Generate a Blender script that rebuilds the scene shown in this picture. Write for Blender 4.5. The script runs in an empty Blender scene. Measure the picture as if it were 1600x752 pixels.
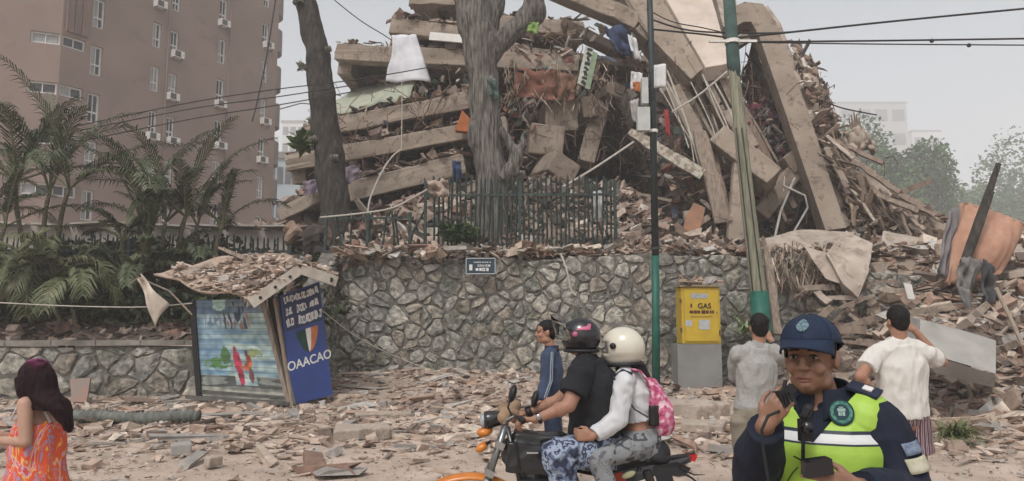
import bpy, bmesh, math, random
import numpy as np
from mathutils import Vector, Matrix, noise
V = Vector
R = math.radians
random.seed(7)
rs = np.random.RandomState(7)
S = bpy.context.scene
COL = S.collection

# ------------------------------------------------ camera, sky, sun, exposure
F = 1150.0
PITCH = math.atan((500 - 376) / F)
EYE = 1.6
cam_d = bpy.data.cameras.new('camera')
cam = bpy.data.objects.new('camera', cam_d)
COL.objects.link(cam)
cam.location = (0, 0, EYE)
cam.rotation_euler = (math.pi / 2 + PITCH, 0, 0)
cam_d.sensor_width = 36
cam_d.lens = 36 * F / 1600
cam_d.clip_start = 0.05
cam_d.clip_end = 5000
S.camera = cam
w = bpy.data.worlds.new('World')
S.world = w
w.use_nodes = True
nt = w.node_tree
bg = nt.nodes['Background']
sky = nt.nodes.new('ShaderNodeTexSky')
sky.sky_type = 'NISHITA'
sky.sun_disc = False
sky.sun_elevation = R(52)
sky.sun_rotation = R(205)
sky.air_density = 1.0
sky.dust_density = 4.0
hs = nt.nodes.new('ShaderNodeHueSaturation')      # thin cloud cover: the blue is washed out
hs.inputs['Saturation'].default_value = 0.38
hs.inputs['Hue'].default_value = 0.475
nt.links.new(sky.outputs[0], hs.inputs['Color'])
nt.links.new(hs.outputs[0], bg.inputs[0])
bg.inputs[1].default_value = 0.135
sd = bpy.data.lights.new('sun', 'SUN')
sd.energy = 1.5  # overcast, high sun
sd.angle = R(10)
sd.color = (1.0, 0.96, 0.9)
sun = bpy.data.objects.new('sun', sd)
COL.objects.link(sun)
sun.rotation_euler = (R(38), 0, R(-25))
S.view_settings.view_transform = 'Standard'
S.view_settings.look = 'None'
S.view_settings.gamma = 1
S.view_settings.use_curve_mapping = False
S.view_settings.exposure = 0.36
S.render.engine = 'CYCLES'
S.cycles.volume_bounces = 3
S.cycles.max_bounces = 6
S.cycles.volume_step_rate = 4


def at(px, py, Y):
    """world point at world distance Y seen at pixel px, py of the 1600x752 photo"""
    xc = (px - 800) / F
    yc = (376 - py) / F
    d = V((xc, math.cos(PITCH) - yc * math.sin(PITCH), math.sin(PITCH) + yc * math.cos(PITCH)))
    t = Y / d.y
    return V((d.x * t, Y, EYE + d.z * t))


# ------------------------------------------------ materials
MATS = {}


def ramp(nt, stops, interp='LINEAR'):
    n = nt.nodes.new('ShaderNodeValToRGB')
    n.color_ramp.interpolation = interp
    els = n.color_ramp.elements
    while len(els) > 1:
        els.remove(els[-1])
    els[0].position = stops[0][0]
    els[0].color = (*stops[0][1], 1)
    for p, c in stops[1:]:
        e = els.new(p)
        e.color = (*c, 1)
    return n


def mat(name, c1, c2=None, rough=0.85, scale=6.0, bump=0.3, bscale=None, metal=0.0, spec=0.3,
        stretch=None, dirt=None, dirt_amt=0.5, dscale=2.0, sheen=0, trans=0, dist=0.02, contrast=(0.35, 0.65)):
    if name in MATS:
        return MATS[name]
    m = bpy.data.materials.new(name)
    m.use_nodes = True
    nt = m.node_tree
    b = nt.nodes['Principled BSDF']
    b.inputs['Roughness'].default_value = rough
    b.inputs['Metallic'].default_value = metal
    b.inputs['Specular IOR Level'].default_value = spec
    if trans:
        b.inputs['Transmission Weight'].default_value = trans
    if c2 is None:
        c2 = tuple(x * 0.72 for x in c1)
    tc = nt.nodes.new('ShaderNodeTexCoord')
    mp = nt.nodes.new('ShaderNodeMapping')
    if stretch:
        mp.inputs['Scale'].default_value = stretch
    nt.links.new(tc.outputs['Object'], mp.inputs[0])
    n1 = nt.nodes.new('ShaderNodeTexNoise')
    n1.inputs['Scale'].default_value = scale
    n1.inputs['Detail'].default_value = 6
    nt.links.new(mp.outputs[0], n1.inputs['Vector'])
    r1 = ramp(nt, [(contrast[0], c2), (contrast[1], c1)])
    nt.links.new(n1.outputs[0], r1.inputs[0])
    col = r1.outputs[0]
    if dirt:
        n2 = nt.nodes.new('ShaderNodeTexNoise')
        n2.inputs['Scale'].default_value = dscale
        n2.inputs['Detail'].default_value = 8
        n2.inputs['Roughness'].default_value = 0.7
        nt.links.new(tc.outputs['Object'], n2.inputs['Vector'])
        r2 = ramp(nt, [(0.62 - dirt_amt * 0.3, (0, 0, 0)), (0.72 - dirt_amt * 0.2, (1, 1, 1))])
        nt.links.new(n2.outputs[0], r2.inputs[0])
        mx = nt.nodes.new('ShaderNodeMixRGB')
        nt.links.new(r2.outputs[0], mx.inputs[0])
        nt.links.new(col, mx.inputs[1])
        mx.inputs[2].default_value = (*dirt, 1)
        col = mx.outputs[0]
    nt.links.new(col, b.inputs['Base Color'])
    if bump:
        n3 = nt.nodes.new('ShaderNodeTexNoise')
        n3.inputs['Scale'].default_value = bscale or scale * 4
        n3.inputs['Detail'].default_value = 6
        nt.links.new(mp.outputs[0], n3.inputs['Vector'])
        bm_ = nt.nodes.new('ShaderNodeBump')
        bm_.inputs['Strength'].default_value = bump
        bm_.inputs['Distance'].default_value = dist
        nt.links.new(n3.outputs[0], bm_.inputs['Height'])
        nt.links.new(bm_.outputs[0], b.inputs['Normal'])
    MATS[name] = m
    return m


def island_mat(name, cols, rough=0.9, bump=0.4, bscale=20, var=0.25, stain=0):
    """every loose piece of the mesh takes one of the given colours"""
    m = bpy.data.materials.new(name)
    m.use_nodes = True
    nt = m.node_tree
    b = nt.nodes['Principled BSDF']
    b.inputs['Roughness'].default_value = rough
    b.inputs['Specular IOR Level'].default_value = 0.2
    g = nt.nodes.new('ShaderNodeNewGeometry')
    k = len(cols)
    r1 = ramp(nt, [(i / k, c) for i, c in enumerate(cols)], 'CONSTANT')
    nt.links.new(g.outputs['Random Per Island'], r1.inputs[0])
    tc = nt.nodes.new('ShaderNodeTexCoord')
    n = nt.nodes.new('ShaderNodeTexNoise')
    n.inputs['Scale'].default_value = bscale * 0.4
    n.inputs['Detail'].default_value = 5
    nt.links.new(tc.outputs['Object'], n.inputs['Vector'])
    mr = nt.nodes.new('ShaderNodeMapRange')
    mr.inputs[1].default_value = 0.3
    mr.inputs[2].default_value = 0.7
    mr.inputs[3].default_value = 1 - var
    mr.inputs[4].default_value = 1 + var
    nt.links.new(n.outputs[0], mr.inputs[0])
    mx = nt.nodes.new('ShaderNodeVectorMath')
    mx.operation = 'SCALE'
    nt.links.new(r1.outputs[0], mx.inputs[0])
    nt.links.new(mr.outputs[0], mx.inputs['Scale'])
    out = mx.outputs[0]
    if stain:                      # broad damp and mossy patches
        n4 = nt.nodes.new('ShaderNodeTexNoise')
        n4.inputs['Scale'].default_value = 1.1
        n4.inputs['Detail'].default_value = 7
        n4.inputs['Roughness'].default_value = .65
        nt.links.new(tc.outputs['Object'], n4.inputs['Vector'])
        r4 = ramp(nt, [(.40, (.52, .55, .48)), (.5, (.95, .95, .93)), (.62, (1.15, 1.12, 1.05))])
        nt.links.new(n4.outputs[0], r4.inputs[0])
        m4 = nt.nodes.new('ShaderNodeMixRGB')
        m4.blend_type = 'MULTIPLY'
        m4.inputs[0].default_value = stain
        nt.links.new(out, m4.inputs[1])
        nt.links.new(r4.outputs[0], m4.inputs[2])
        out = m4.outputs[0]
    nt.links.new(out, b.inputs['Base Color'])
    if bump:
        n3 = nt.nodes.new('ShaderNodeTexNoise')
        n3.inputs['Scale'].default_value = bscale
        n3.inputs['Detail'].default_value = 6
        nt.links.new(tc.outputs['Object'], n3.inputs['Vector'])
        bb = nt.nodes.new('ShaderNodeBump')
        bb.inputs['Strength'].default_value = bump
        bb.inputs['Distance'].default_value = 0.02
        nt.links.new(n3.outputs[0], bb.inputs['Height'])
        nt.links.new(bb.outputs[0], b.inputs['Normal'])
    MATS[name] = m
    return m


# ------------------------------------------------ mesh building
WL = {}


def tag(o, label=None, cat=None, group=None, kind=None):
    if label:
        o['label'] = label
    if cat:
        o['category'] = cat
    if group:
        o['group'] = group
    if kind:
        o['kind'] = kind
    return o


def link_mesh(name, verts, faces, mats, parent=None, midx=None, smooth=False, loc=None):
    verts = np.asarray(verts, dtype=float).reshape(-1, 3)
    lo = verts.min(0)
    hi = verts.max(0)
    o3 = np.array([(lo[0] + hi[0]) / 2, (lo[1] + hi[1]) / 2, lo[2] if parent is None else (lo[2] + hi[2]) / 2])
    if loc is not None:
        o3 = np.array(loc)
    me = bpy.data.meshes.new(name)
    me.from_pydata((verts - o3).tolist(), [], faces)
    if not isinstance(mats, (list, tuple)):
        mats = [mats]
    for m in mats:
        me.materials.append(m)
    if midx is not None and len(midx) == len(me.polygons):
        me.polygons.foreach_set('material_index', midx)
    if smooth:
        me.polygons.foreach_set('use_smooth', [True] * len(me.polygons))
    me.update()
    o = bpy.data.objects.new(name, me)
    COL.objects.link(o)
    if parent is not None:
        o.parent = parent
        o.location = V(o3) - WL[parent.name]
    else:
        o.location = o3
    WL[o.name] = V(o3)
    return o


def root(name, loc, label, cat, group=None):
    o = bpy.data.objects.new(name, None)
    COL.objects.link(o)
    o.location = loc
    o.empty_display_size = 0.2
    WL[o.name] = V(loc)
    return tag(o, label, cat, group)


def frame_of(d, up=V((0, 0, 1))):
    d = d.normalized()
    if abs(d.dot(up)) > 0.98:
        up = V((1, 0, 0)) if abs(d.x) < 0.9 else V((0, 1, 0))
    s = d.cross(up).normalized()
    u = s.cross(d).normalized()
    return d, s, u


class MB:
    def __init__(s):
        s.v = []
        s.f = []
        s.m = []

    def add(s, vs, fs, mi=0):
        o = len(s.v)
        s.v += [tuple(x) for x in vs]
        s.f += [[i + o for i in f] for f in fs]
        s.m += [mi] * len(fs)
        return s

    def hexa(s, p, mi=0):
        """8 corners: bottom ring 0-3, top ring 4-7"""
        return s.add(p, [[3, 2, 1, 0], [4, 5, 6, 7], [0, 1, 5, 4], [1, 2, 6, 5], [2, 3, 7, 6], [3, 0, 4, 7]], mi)

    def box(s, c, size, M=None, mi=0):
        hx, hy, hz = size[0] / 2, size[1] / 2, size[2] / 2
        ps = [V((x * hx, y * hy, z * hz)) for z in (-1, 1) for x, y in ((-1, -1), (1, -1), (1, 1), (-1, 1))]
        c = V(c)
        if M is not None:
            ps = [M @ p for p in ps]
        return s.hexa([p + c for p in ps], mi)

    def beam(s, a, b, w, h, up=V((0, 0, 1)), mi=0, w2=None, h2=None):
        a = V(a)
        b = V(b)
        d, sd_, u = frame_of(b - a, up)
        w2 = w2 or w
        h2 = h2 or h
        A = [a + sd_ * x * w / 2 + u * y * h / 2 for x, y in ((-1, -1), (1, -1), (1, 1), (-1, 1))]
        B = [b + sd_ * x * w2 / 2 + u * y * h2 / 2 for x, y in ((-1, -1), (1, -1), (1, 1), (-1, 1))]
        return s.hexa(A + B, mi)

    def prism(s, pts, vec, mi=0):
        vec = V(vec)
        n = len(pts)
        P = [V(p) for p in pts]
        nrm = V((0, 0, 0))
        for i in range(n):
            nrm += P[i].cross(P[(i + 1) % n])
        if nrm.dot(vec) > 0:
            P.reverse()
        fs = [list(range(n)), [n + i for i in reversed(range(n))]]
        for i in range(n):
            j = (i + 1) % n
            fs.append([j, i, n + i, n + j])
        return s.add(P + [p + vec for p in P], fs, mi)

    def tube(s, pts, r, n=8, mi=0, cap=True, flat=1.0, ref=None, rough=0.0):
        pts = [V(p) for p in pts]
        k = len(pts)
        if not hasattr(r, '__len__'):
            r = [r] * k
        vs = []
        u0 = None
        for i, p in enumerate(pts):
            d = (pts[min(i + 1, k - 1)] - pts[max(i - 1, 0)])
            if d.length < 1e-9:
                d = V((0, 0, 1))
            d.normalize()
            if ref is not None:
                sd_ = (V(ref) - d * d.dot(V(ref))).normalized()
            elif u0 is None:
                _, sd_, _ = frame_of(d)
            else:
                sd_ = (u0 - d * d.dot(u0)).normalized()
            u0 = sd_
            uu = d.cross(sd_)
            ri = r[i]
            ra, rb = (ri if hasattr(ri, '__len__') else (ri, ri * flat))
            for j in range(n):
                a = 2 * math.pi * j / n
                q = 1 + (random.uniform(-rough, rough) if rough else 0)
                vs.append(p + sd_ * math.cos(a) * ra * q + uu * math.sin(a) * rb * q)
        fs = []
        for i in range(k - 1):
            for j in range(n):
                a = i * n + j
                b = i * n + (j + 1) % n
                fs.append([a, b, b + n, a + n])
        if cap:
            fs.append(list(reversed(range(n))))
            fs.append([(k - 1) * n + j for j in range(n)])
        return s.add(vs, fs, mi)

    def ell(s, c, r, M=None, n=14, k=9, mi=0):
        c = V(c)
        if not hasattr(r, '__len__'):
            r = (r, r, r)
        vs = [V((0, 0, -r[2]))]
        for i in range(1, k):
            t = -math.pi / 2 + math.pi * i / k
            for j in range(n):
                a = 2 * math.pi * j / n
                vs.append(V((math.cos(t) * math.cos(a) * r[0], math.cos(t) * math.sin(a) * r[1], math.sin(t) * r[2])))
        vs.append(V((0, 0, r[2])))
        if M is not None:
            vs = [M @ p for p in vs]
        fs = []
        for j in range(n):
            fs.append([0, 1 + (j + 1) % n, 1 + j])
        for i in range(k - 2):
            for j in range(n):
                a = 1 + i * n + j
                b = 1 + i * n + (j + 1) % n
                fs.append([a, b, b + n, a + n])
        L = len(vs) - 1
        o = 1 + (k - 2) * n
        for j in range(n):
            fs.append([o + j, o + (j + 1) % n, L])
        return s.add([p + c for p in vs], fs, mi)

    def cap(s, a, b, ra, rb, n=12):
        """rounded tapered limb"""
        a = V(a)
        b = V(b)
        d = b - a
        L = d.length
        d = d / max(L, 1e-6)
        pts = []
        rr = []
        for t in (-1, -.9, -.7, -.35):
            pts.append(a + d * ra * t)
            rr.append(ra * math.sqrt(max(1 - t * t, 0.0004)))
        for t in (0, .5, 1):
            pts.append(a.lerp(b, t))
            rr.append(ra + (rb - ra) * t)
        for t in (.35, .7, .9, 1):
            pts.append(b + d * rb * t)
            rr.append(rb * math.sqrt(max(1 - t * t, 0.0004)))
        return s.tube(pts, rr, n)

    def sheet(s, nu, nv, fn, thick=0.01, mi=0):
        g = [[V(fn(i / nu, j / nv)) for j in range(nv + 1)] for i in range(nu + 1)]
        vs = []
        for side in (0, 1):
            for i in range(nu + 1):
                for j in range(nv + 1):
                    p = g[i][j]
                    du = g[min(i + 1, nu)][j] - g[max(i - 1, 0)][j]
                    dv = g[i][min(j + 1, nv)] - g[i][max(j - 1, 0)]
                    nn = du.cross(dv)
                    nn = nn.normalized() if nn.length > 1e-12 else V((0, 0, 1))
                    vs.append(p + nn * (thick / 2 if side else -thick / 2))
        W = nv + 1
        O = (nu + 1) * W
        fs = []
        for i in range(nu):
            for j in range(nv):
                a = i * W + j
                fs.append([a, a + 1, a + W + 1, a + W])
                fs.append([O + a, O + a + W, O + a + W + 1, O + a + 1])
        for j in range(nv):
            fs.append([j + 1, j, O + j, O + j + 1])
            a = nu * W + j
            fs.append([a, a + 1, O + a + 1, O + a])
        for i in range(nu):
            a = i * W
            fs.append([a, a + W, O + a + W, O + a])
            a = i * W + nv
            fs.append([a + W, a, O + a, O + a + W])
        return s.add(vs, fs, mi)

    def build(s, name, mats, parent=None, smooth=False, bevel=0, sub=0, crack=0, label=None, cat=None, group=None, kind=None, loc=None):
        if bevel or crack:
            bm = bmesh.new()
            vv = [bm.verts.new(p) for p in s.v]
            for f, m_ in zip(s.f, s.m):
                try:
                    ff = bm.faces.new([vv[i] for i in f])
                    ff.material_index = m_
                except ValueError:
                    pass
            if crack:                      # broken, uneven edges
                bmesh.ops.subdivide_edges(bm, edges=[e for e in bm.edges if e.calc_length() > crack * 6], cuts=5, use_grid_fill=True)
                for v_ in bm.verts:
                    q = v_.co * 3.1
                    v_.co += V((noise.noise(q), noise.noise(q + V((9, 0, 0))), noise.noise(q + V((0, 9, 0))))) * crack
            if bevel:
                es = [e for e in bm.edges if len(e.link_faces) == 2 and e.calc_face_angle(0) > 0.5]
                bmesh.ops.bevel(bm, geom=es, offset=bevel, segments=2, affect='EDGES', profile=0.6)
            s.v = [tuple(v_.co) for v_ in bm.verts]
            bm.verts.index_update()
            s.f = [[v_.index for v_ in f.verts] for f in bm.faces]
            s.m = [f.material_index for f in bm.faces]
            bm.free()
        o = link_mesh(name, s.v, s.f, mats, parent, s.m, smooth, loc)
        tag(o, label, cat, group, kind)
        return o


def remesh(mb, voxel, smooth_it=4, fac=0.5):
    """fuse overlapping closed shells into one continuous surface"""
    me = bpy.data.meshes.new('tmp')
    me.from_pydata([tuple(p) for p in mb.v], [], mb.f)
    o = bpy.data.objects.new('tmp', me)
    COL.objects.link(o)
    m1 = o.modifiers.new('r', 'REMESH')
    m1.mode = 'VOXEL'
    m1.voxel_size = voxel
    m2 = o.modifiers.new('s', 'SMOOTH')
    m2.iterations = smooth_it
    m2.factor = fac
    dg = bpy.context.evaluated_depsgraph_get()
    dg.update()
    ev = o.evaluated_get(dg)
    m = ev.to_mesh()
    n = len(m.vertices)
    co = np.empty(n * 3)
    m.vertices.foreach_get('co', co)
    no = np.empty(n * 3)
    m.vertices.foreach_get('normal', no)
    fs = [list(p.vertices) for p in m.polygons]
    ev.to_mesh_clear()
    bpy.data.objects.remove(o)
    bpy.data.meshes.remove(me)
    return co.reshape(-1, 3), no.reshape(-1, 3), fs


def wrinkle(co, no, amp, freq=9.0, seed=0.0, stretch=(1, 1, 1)):
    out = co.copy()
    for i in range(len(co)):
        p = V((co[i][0] * freq * stretch[0] + seed, co[i][1] * freq * stretch[1], co[i][2] * freq * stretch[2]))
        a = noise.noise(p)
        b = noise.noise(p * 2.3)
        d = (abs(a) * -1.6 + 0.35 + 0.5 * b) * amp
        out[i] += no[i] * d
    return out


def solid(name, mb, m, parent=None, voxel=0.006, it=4, wr=0, freq=9, seed=0, stretch=(1, 1, 1), **kw):
    co, no, fs = remesh(mb, voxel, it)
    if wr:
        co = wrinkle(co, no, wr, freq, seed, stretch)
    o = link_mesh(name, co, fs, m, parent, None, True)
    tag(o, **kw)
    return o


def chip_mesh(name, P, L, W_, T, rot, m, parent=None, **kw):
    """P (n,3) centres, L/W_/T sizes, rot list of 3x3"""
    n = len(P)
    c = np.array([[-1, -1, -1], [1, -1, -1], [1, 1, -1], [-1, 1, -1], [-1, -1, 1], [1, -1, 1], [1, 1, 1], [-1, 1, 1]], float) * 0.5
    A = np.repeat(c[None], n, 0)
    A = A * (1 + rs.uniform(-0.45, 0.35, (n, 8, 3)))
    A[:, :, 0] *= L[:, None]
    A[:, :, 1] *= W_[:, None]
    A[:, :, 2] *= T[:, None]
    B = np.einsum('nij,nkj->nki', rot, A) + P[:, None, :]
    fb = np.array([[3, 2, 1, 0], [4, 5, 6, 7], [0, 1, 5, 4], [1, 2, 6, 5], [2, 3, 7, 6], [3, 0, 4, 7]])
    Fc = (fb[None] + (np.arange(n) * 8)[:, None, None]).reshape(-1, 4)
    o = link_mesh(name, B.reshape(-1, 3), Fc.tolist(), m, parent)
    tag(o, **kw)
    return o


def rand_rot(n, tilt, heading=None, hs_=math.pi):
    yaw = rs.uniform(-hs_, hs_, n) + (heading or 0)
    tx = rs.normal(0, tilt, n)
    ty = rs.normal(0, tilt, n)
    out = np.empty((n, 3, 3))
    cz, sz = np.cos(yaw), np.sin(yaw)
    cx, sx = np.cos(tx), np.sin(tx)
    cy, sy = np.cos(ty), np.sin(ty)
    Rz = np.zeros((n, 3, 3)); Rz[:, 0, 0] = cz; Rz[:, 0, 1] = -sz; Rz[:, 1, 0] = sz; Rz[:, 1, 1] = cz; Rz[:, 2, 2] = 1
    Rx = np.zeros((n, 3, 3)); Rx[:, 0, 0] = 1; Rx[:, 1, 1] = cx; Rx[:, 1, 2] = -sx; Rx[:, 2, 1] = sx; Rx[:, 2, 2] = cx
    Ry = np.zeros((n, 3, 3)); Ry[:, 1, 1] = 1; Ry[:, 0, 0] = cy; Ry[:, 0, 2] = sy; Ry[:, 2, 0] = -sy; Ry[:, 2, 2] = cy
    return Rz @ Rx @ Ry


def chips(name, P, smin, smax, m, tilt=0.35, **kw):
    P = np.asarray(P)
    n = len(P)
    s_ = smin * (smax / smin) ** (rs.uniform(0, 1, n) ** 1.9)
    kind = rs.uniform(0, 1, n)
    L = s_ * np.where(kind < 0.5, 1.7, 1.0)
    W_ = s_ * np.where(kind < 0.5, 0.35, 0.8) * rs.uniform(.7, 1.2, n)
    T = s_ * np.where(kind < 0.8, 0.14, 0.45) * rs.uniform(.6, 1.3, n)
    P = P.copy()
    P[:, 2] += T * 0.3 + s_ * tilt * 0.2
    return chip_mesh(name, P, L, W_, T, rand_rot(n, tilt), m, **kw)


def fbm(x, y, s=1.0):
    return noise.noise(V((x * s, y * s, 0.3))) + 0.5 * noise.noise(V((x * s * 2.1, y * s * 2.1, 4.3))) + 0.25 * noise.noise(V((x * s * 4.3, y * s * 4.3, 8.3)))


def smooth01(t):
    t = max(0.0, min(1.0, t))
    return t * t * (3 - 2 * t)


def lerp_tab(tab, x):
    if x <= tab[0][0]:
        return tab[0][1]
    for (a, b), (c, d) in zip(tab, tab[1:]):
        if x <= c:
            return b + (d - b) * (x - a) / (c - a)
    return tab[-1][1]


def text_obj(txt, p0, size, right, up, m, parent, name='lettering', thick=0.004, sx=1.0):
    """flat letters from the built-in font, standing on the plane spanned by right and up"""
    cu = bpy.data.curves.new('t', 'FONT')
    cu.body = txt
    cu.size = size
    cu.extrude = thick
    cu.offset = 0.012 * size
    cu.align_x = 'CENTER'
    cu.align_y = 'CENTER'
    o = bpy.data.objects.new('t', cu)
    COL.objects.link(o)
    dg = bpy.context.evaluated_depsgraph_get()
    me = bpy.data.meshes.new_from_object(o.evaluated_get(dg))
    right = V(right).normalized()
    up = V(up).normalized()
    n = right.cross(up)
    vs = [V(p0) + right * v_.co.x * sx + up * v_.co.y + n * v_.co.z for v_ in me.vertices]
    fs = [list(p.vertices) for p in me.polygons]
    bpy.data.objects.remove(o)
    ob = link_mesh(name, [tuple(p) for p in vs], fs, m, parent)
    return ob
# ================================================= palette
DUST = [(.38, .30, .24), (.32, .245, .19), (.44, .36, .29), (.25, .185, .145), (.33, .29, .25), (.54, .46, .38), (.30, .20, .15), (.15, .115, .095), (.38, .27, .21), (.27, .25, .23), (.42, .40, .37), (.20, .13, .10)]
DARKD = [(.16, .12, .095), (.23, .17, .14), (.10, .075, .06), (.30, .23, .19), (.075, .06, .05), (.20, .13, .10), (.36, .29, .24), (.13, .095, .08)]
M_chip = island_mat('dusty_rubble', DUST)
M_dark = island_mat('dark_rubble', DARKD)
M_terr = island_mat('terrace_rubble', DUST[:4] + DARKD + DARKD + [(.5, .44, .38), (.09, .08, .07), (.07, .065, .06), (.58, .54, .48)])
M_street = island_mat('street_chips', [(.40, .32, .26), (.46, .37, .30), (.34, .26, .21), (.52, .44, .37), (.28, .21, .17), (.38, .28, .22), (.42, .33, .27), (.36, .33, .30), (.48, .38, .31), (.20, .155, .13)])
M_splint = island_mat('splinters', [(.34, .26, .20), (.25, .19, .15), (.42, .34, .27), (.18, .14, .115), (.30, .25, .21), (.48, .40, .33), (.14, .11, .09), (.36, .27, .2)], bscale=14)
M_ground = mat('street_dust', (.50, .40, .33), (.34, .27, .22), rough=.95, scale=1.2, bump=.5, bscale=14, dirt=(.26, .21, .18), dirt_amt=.25, dscale=3.5)
M_soil = mat('soil_debris', (.12, .095, .078), (.05, .04, .034), rough=1, scale=3, bump=.8, bscale=9, dist=.1)
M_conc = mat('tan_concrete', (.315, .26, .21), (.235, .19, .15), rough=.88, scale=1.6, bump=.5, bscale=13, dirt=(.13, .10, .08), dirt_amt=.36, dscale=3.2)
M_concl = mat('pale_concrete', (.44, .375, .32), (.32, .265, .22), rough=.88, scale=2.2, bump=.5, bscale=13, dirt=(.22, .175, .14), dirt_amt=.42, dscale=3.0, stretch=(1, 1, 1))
M_grayc = mat('grey_concrete', (.33, .32, .295), (.26, .25, .23), rough=.85, scale=2.5, bump=.25, bscale=22, dirt=(.22, .2, .18), dirt_amt=.1)
M_wood = mat('weathered_wood', (.30, .24, .19), (.17, .135, .11), rough=.9, scale=5, bump=.6, bscale=16, stretch=(4, 4, .5))
M_mortar = mat('wall_mortar', (.19, .18, .16), (.09, .085, .075), rough=1, scale=8, bump=.8, bscale=30)
M_stone = island_mat('wall_stone', [(.25, .24, .22), (.31, .30, .275), (.20, .195, .18), (.28, .26, .225), (.35, .34, .31), (.22, .218, .205), (.27, .265, .245), (.24, .215, .185)], bump=1.0, bscale=22, var=.5, stain=1)
M_white = mat('white_paint', (.68, .67, .64), (.58, .56, .53), rough=.5, scale=3, bump=.05)
M_black = mat('black_plastic', (.018, .018, .02), (.012, .012, .014), rough=.45, scale=8, bump=.08)
M_iron = mat('dark_green_iron', (.030, .055, .05), (.018, .028, .026), rough=.6, scale=6, bump=.3, dirt=(.15, .14, .12), dirt_amt=.2, dscale=12)
M_leaf = mat('palm_leaf', (.06, .085, .038), (.028, .042, .018), rough=.55, scale=2, bump=.1, dirt=(.19, .18, .125), dirt_amt=.35, dscale=3)

# ================================================= ground and air
gm = MB()
nx = [-1450, -400, -60, -30] + [x * .8 for x in range(-30, 31)] + [30, 60, 400, 1450]
ny = [-180, -20] + [y * .7 for y in range(-6, 28)] + [22, 40, 100, 500, 1350]
for j, y in enumerate(ny):
    for i, x in enumerate(nx):
        z = 0 if abs(x) > 24 or y > 19 or y < -4 else .03 * fbm(x, y, .7)
        gm.v.append((x, y, z))
for j in range(len(ny) - 1):
    for i in range(len(nx) - 1):
        a = j * len(nx) + i
        gm.f.append([a, a + 1, a + len(nx) + 1, a + len(nx)])
        gm.m.append(0)
gm.build('ground', M_ground, smooth=True, kind='structure')


def patch(name, x0, x1, y0, y1, st, zf, m, kind='structure', **kw):
    b = MB()
    nx_ = int((x1 - x0) / st) + 1
    ny_ = int((y1 - y0) / st) + 1
    for j in range(ny_ + 1):
        for i in range(nx_ + 1):
            x = x0 + (x1 - x0) * i / nx_
            y = y0 + (y1 - y0) * j / ny_
            b.v.append((x, y, zf(x, y)))
    for j in range(ny_):
        for i in range(nx_):
            a = j * (nx_ + 1) + i
            b.f.append([a, a + 1, a + nx_ + 2, a + nx_ + 1])
            b.m.append(0)
    return b.build(name, m, smooth=True, kind=kind, **kw)


# far hill seen through the dust
b = MB()
for i in range(51):
    x = 60 + i * 26
    h = 60 + 13 * math.sin(i * .11 + 2) + 4 * fbm(i * .3, 2, 1)
    h *= smooth01((i + 2) / 9)
    for k, (dy, q) in enumerate(((0, 0), (60, .45), (140, .8), (240, 1), (420, .6))):
        b.v.append((x, 840 + dy + 12 * fbm(i, k, .3), h * q + (3 * fbm(i * .5, k, 1))))
for i in range(50):
    for k in range(4):
        a = i * 5 + k
        b.f.append([a, a + 5, a + 6, a + 1])
        b.m.append(0)
b.build('hill', mat('hill_scrub', (.09, .10, .075), (.05, .06, .04), scale=.05, bump=.4, bscale=.2), smooth=True, kind='structure')
# ================================================= retaining walls of fitted stone


def clip_poly(poly, px, py, nx_, ny_):
    out = []
    k = len(poly)
    for i in range(k):
        a = poly[i]
        c = poly[(i + 1) % k]
        da = (a[0] - px) * nx_ + (a[1] - py) * ny_
        dc = (c[0] - px) * nx_ + (c[1] - py) * ny_
        if da <= 0:
            out.append(a)
        if da * dc < 0:
            t = da / (da - dc)
            out.append((a[0] + (c[0] - a[0]) * t, a[1] + (c[1] - a[1]) * t))
    return out


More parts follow.
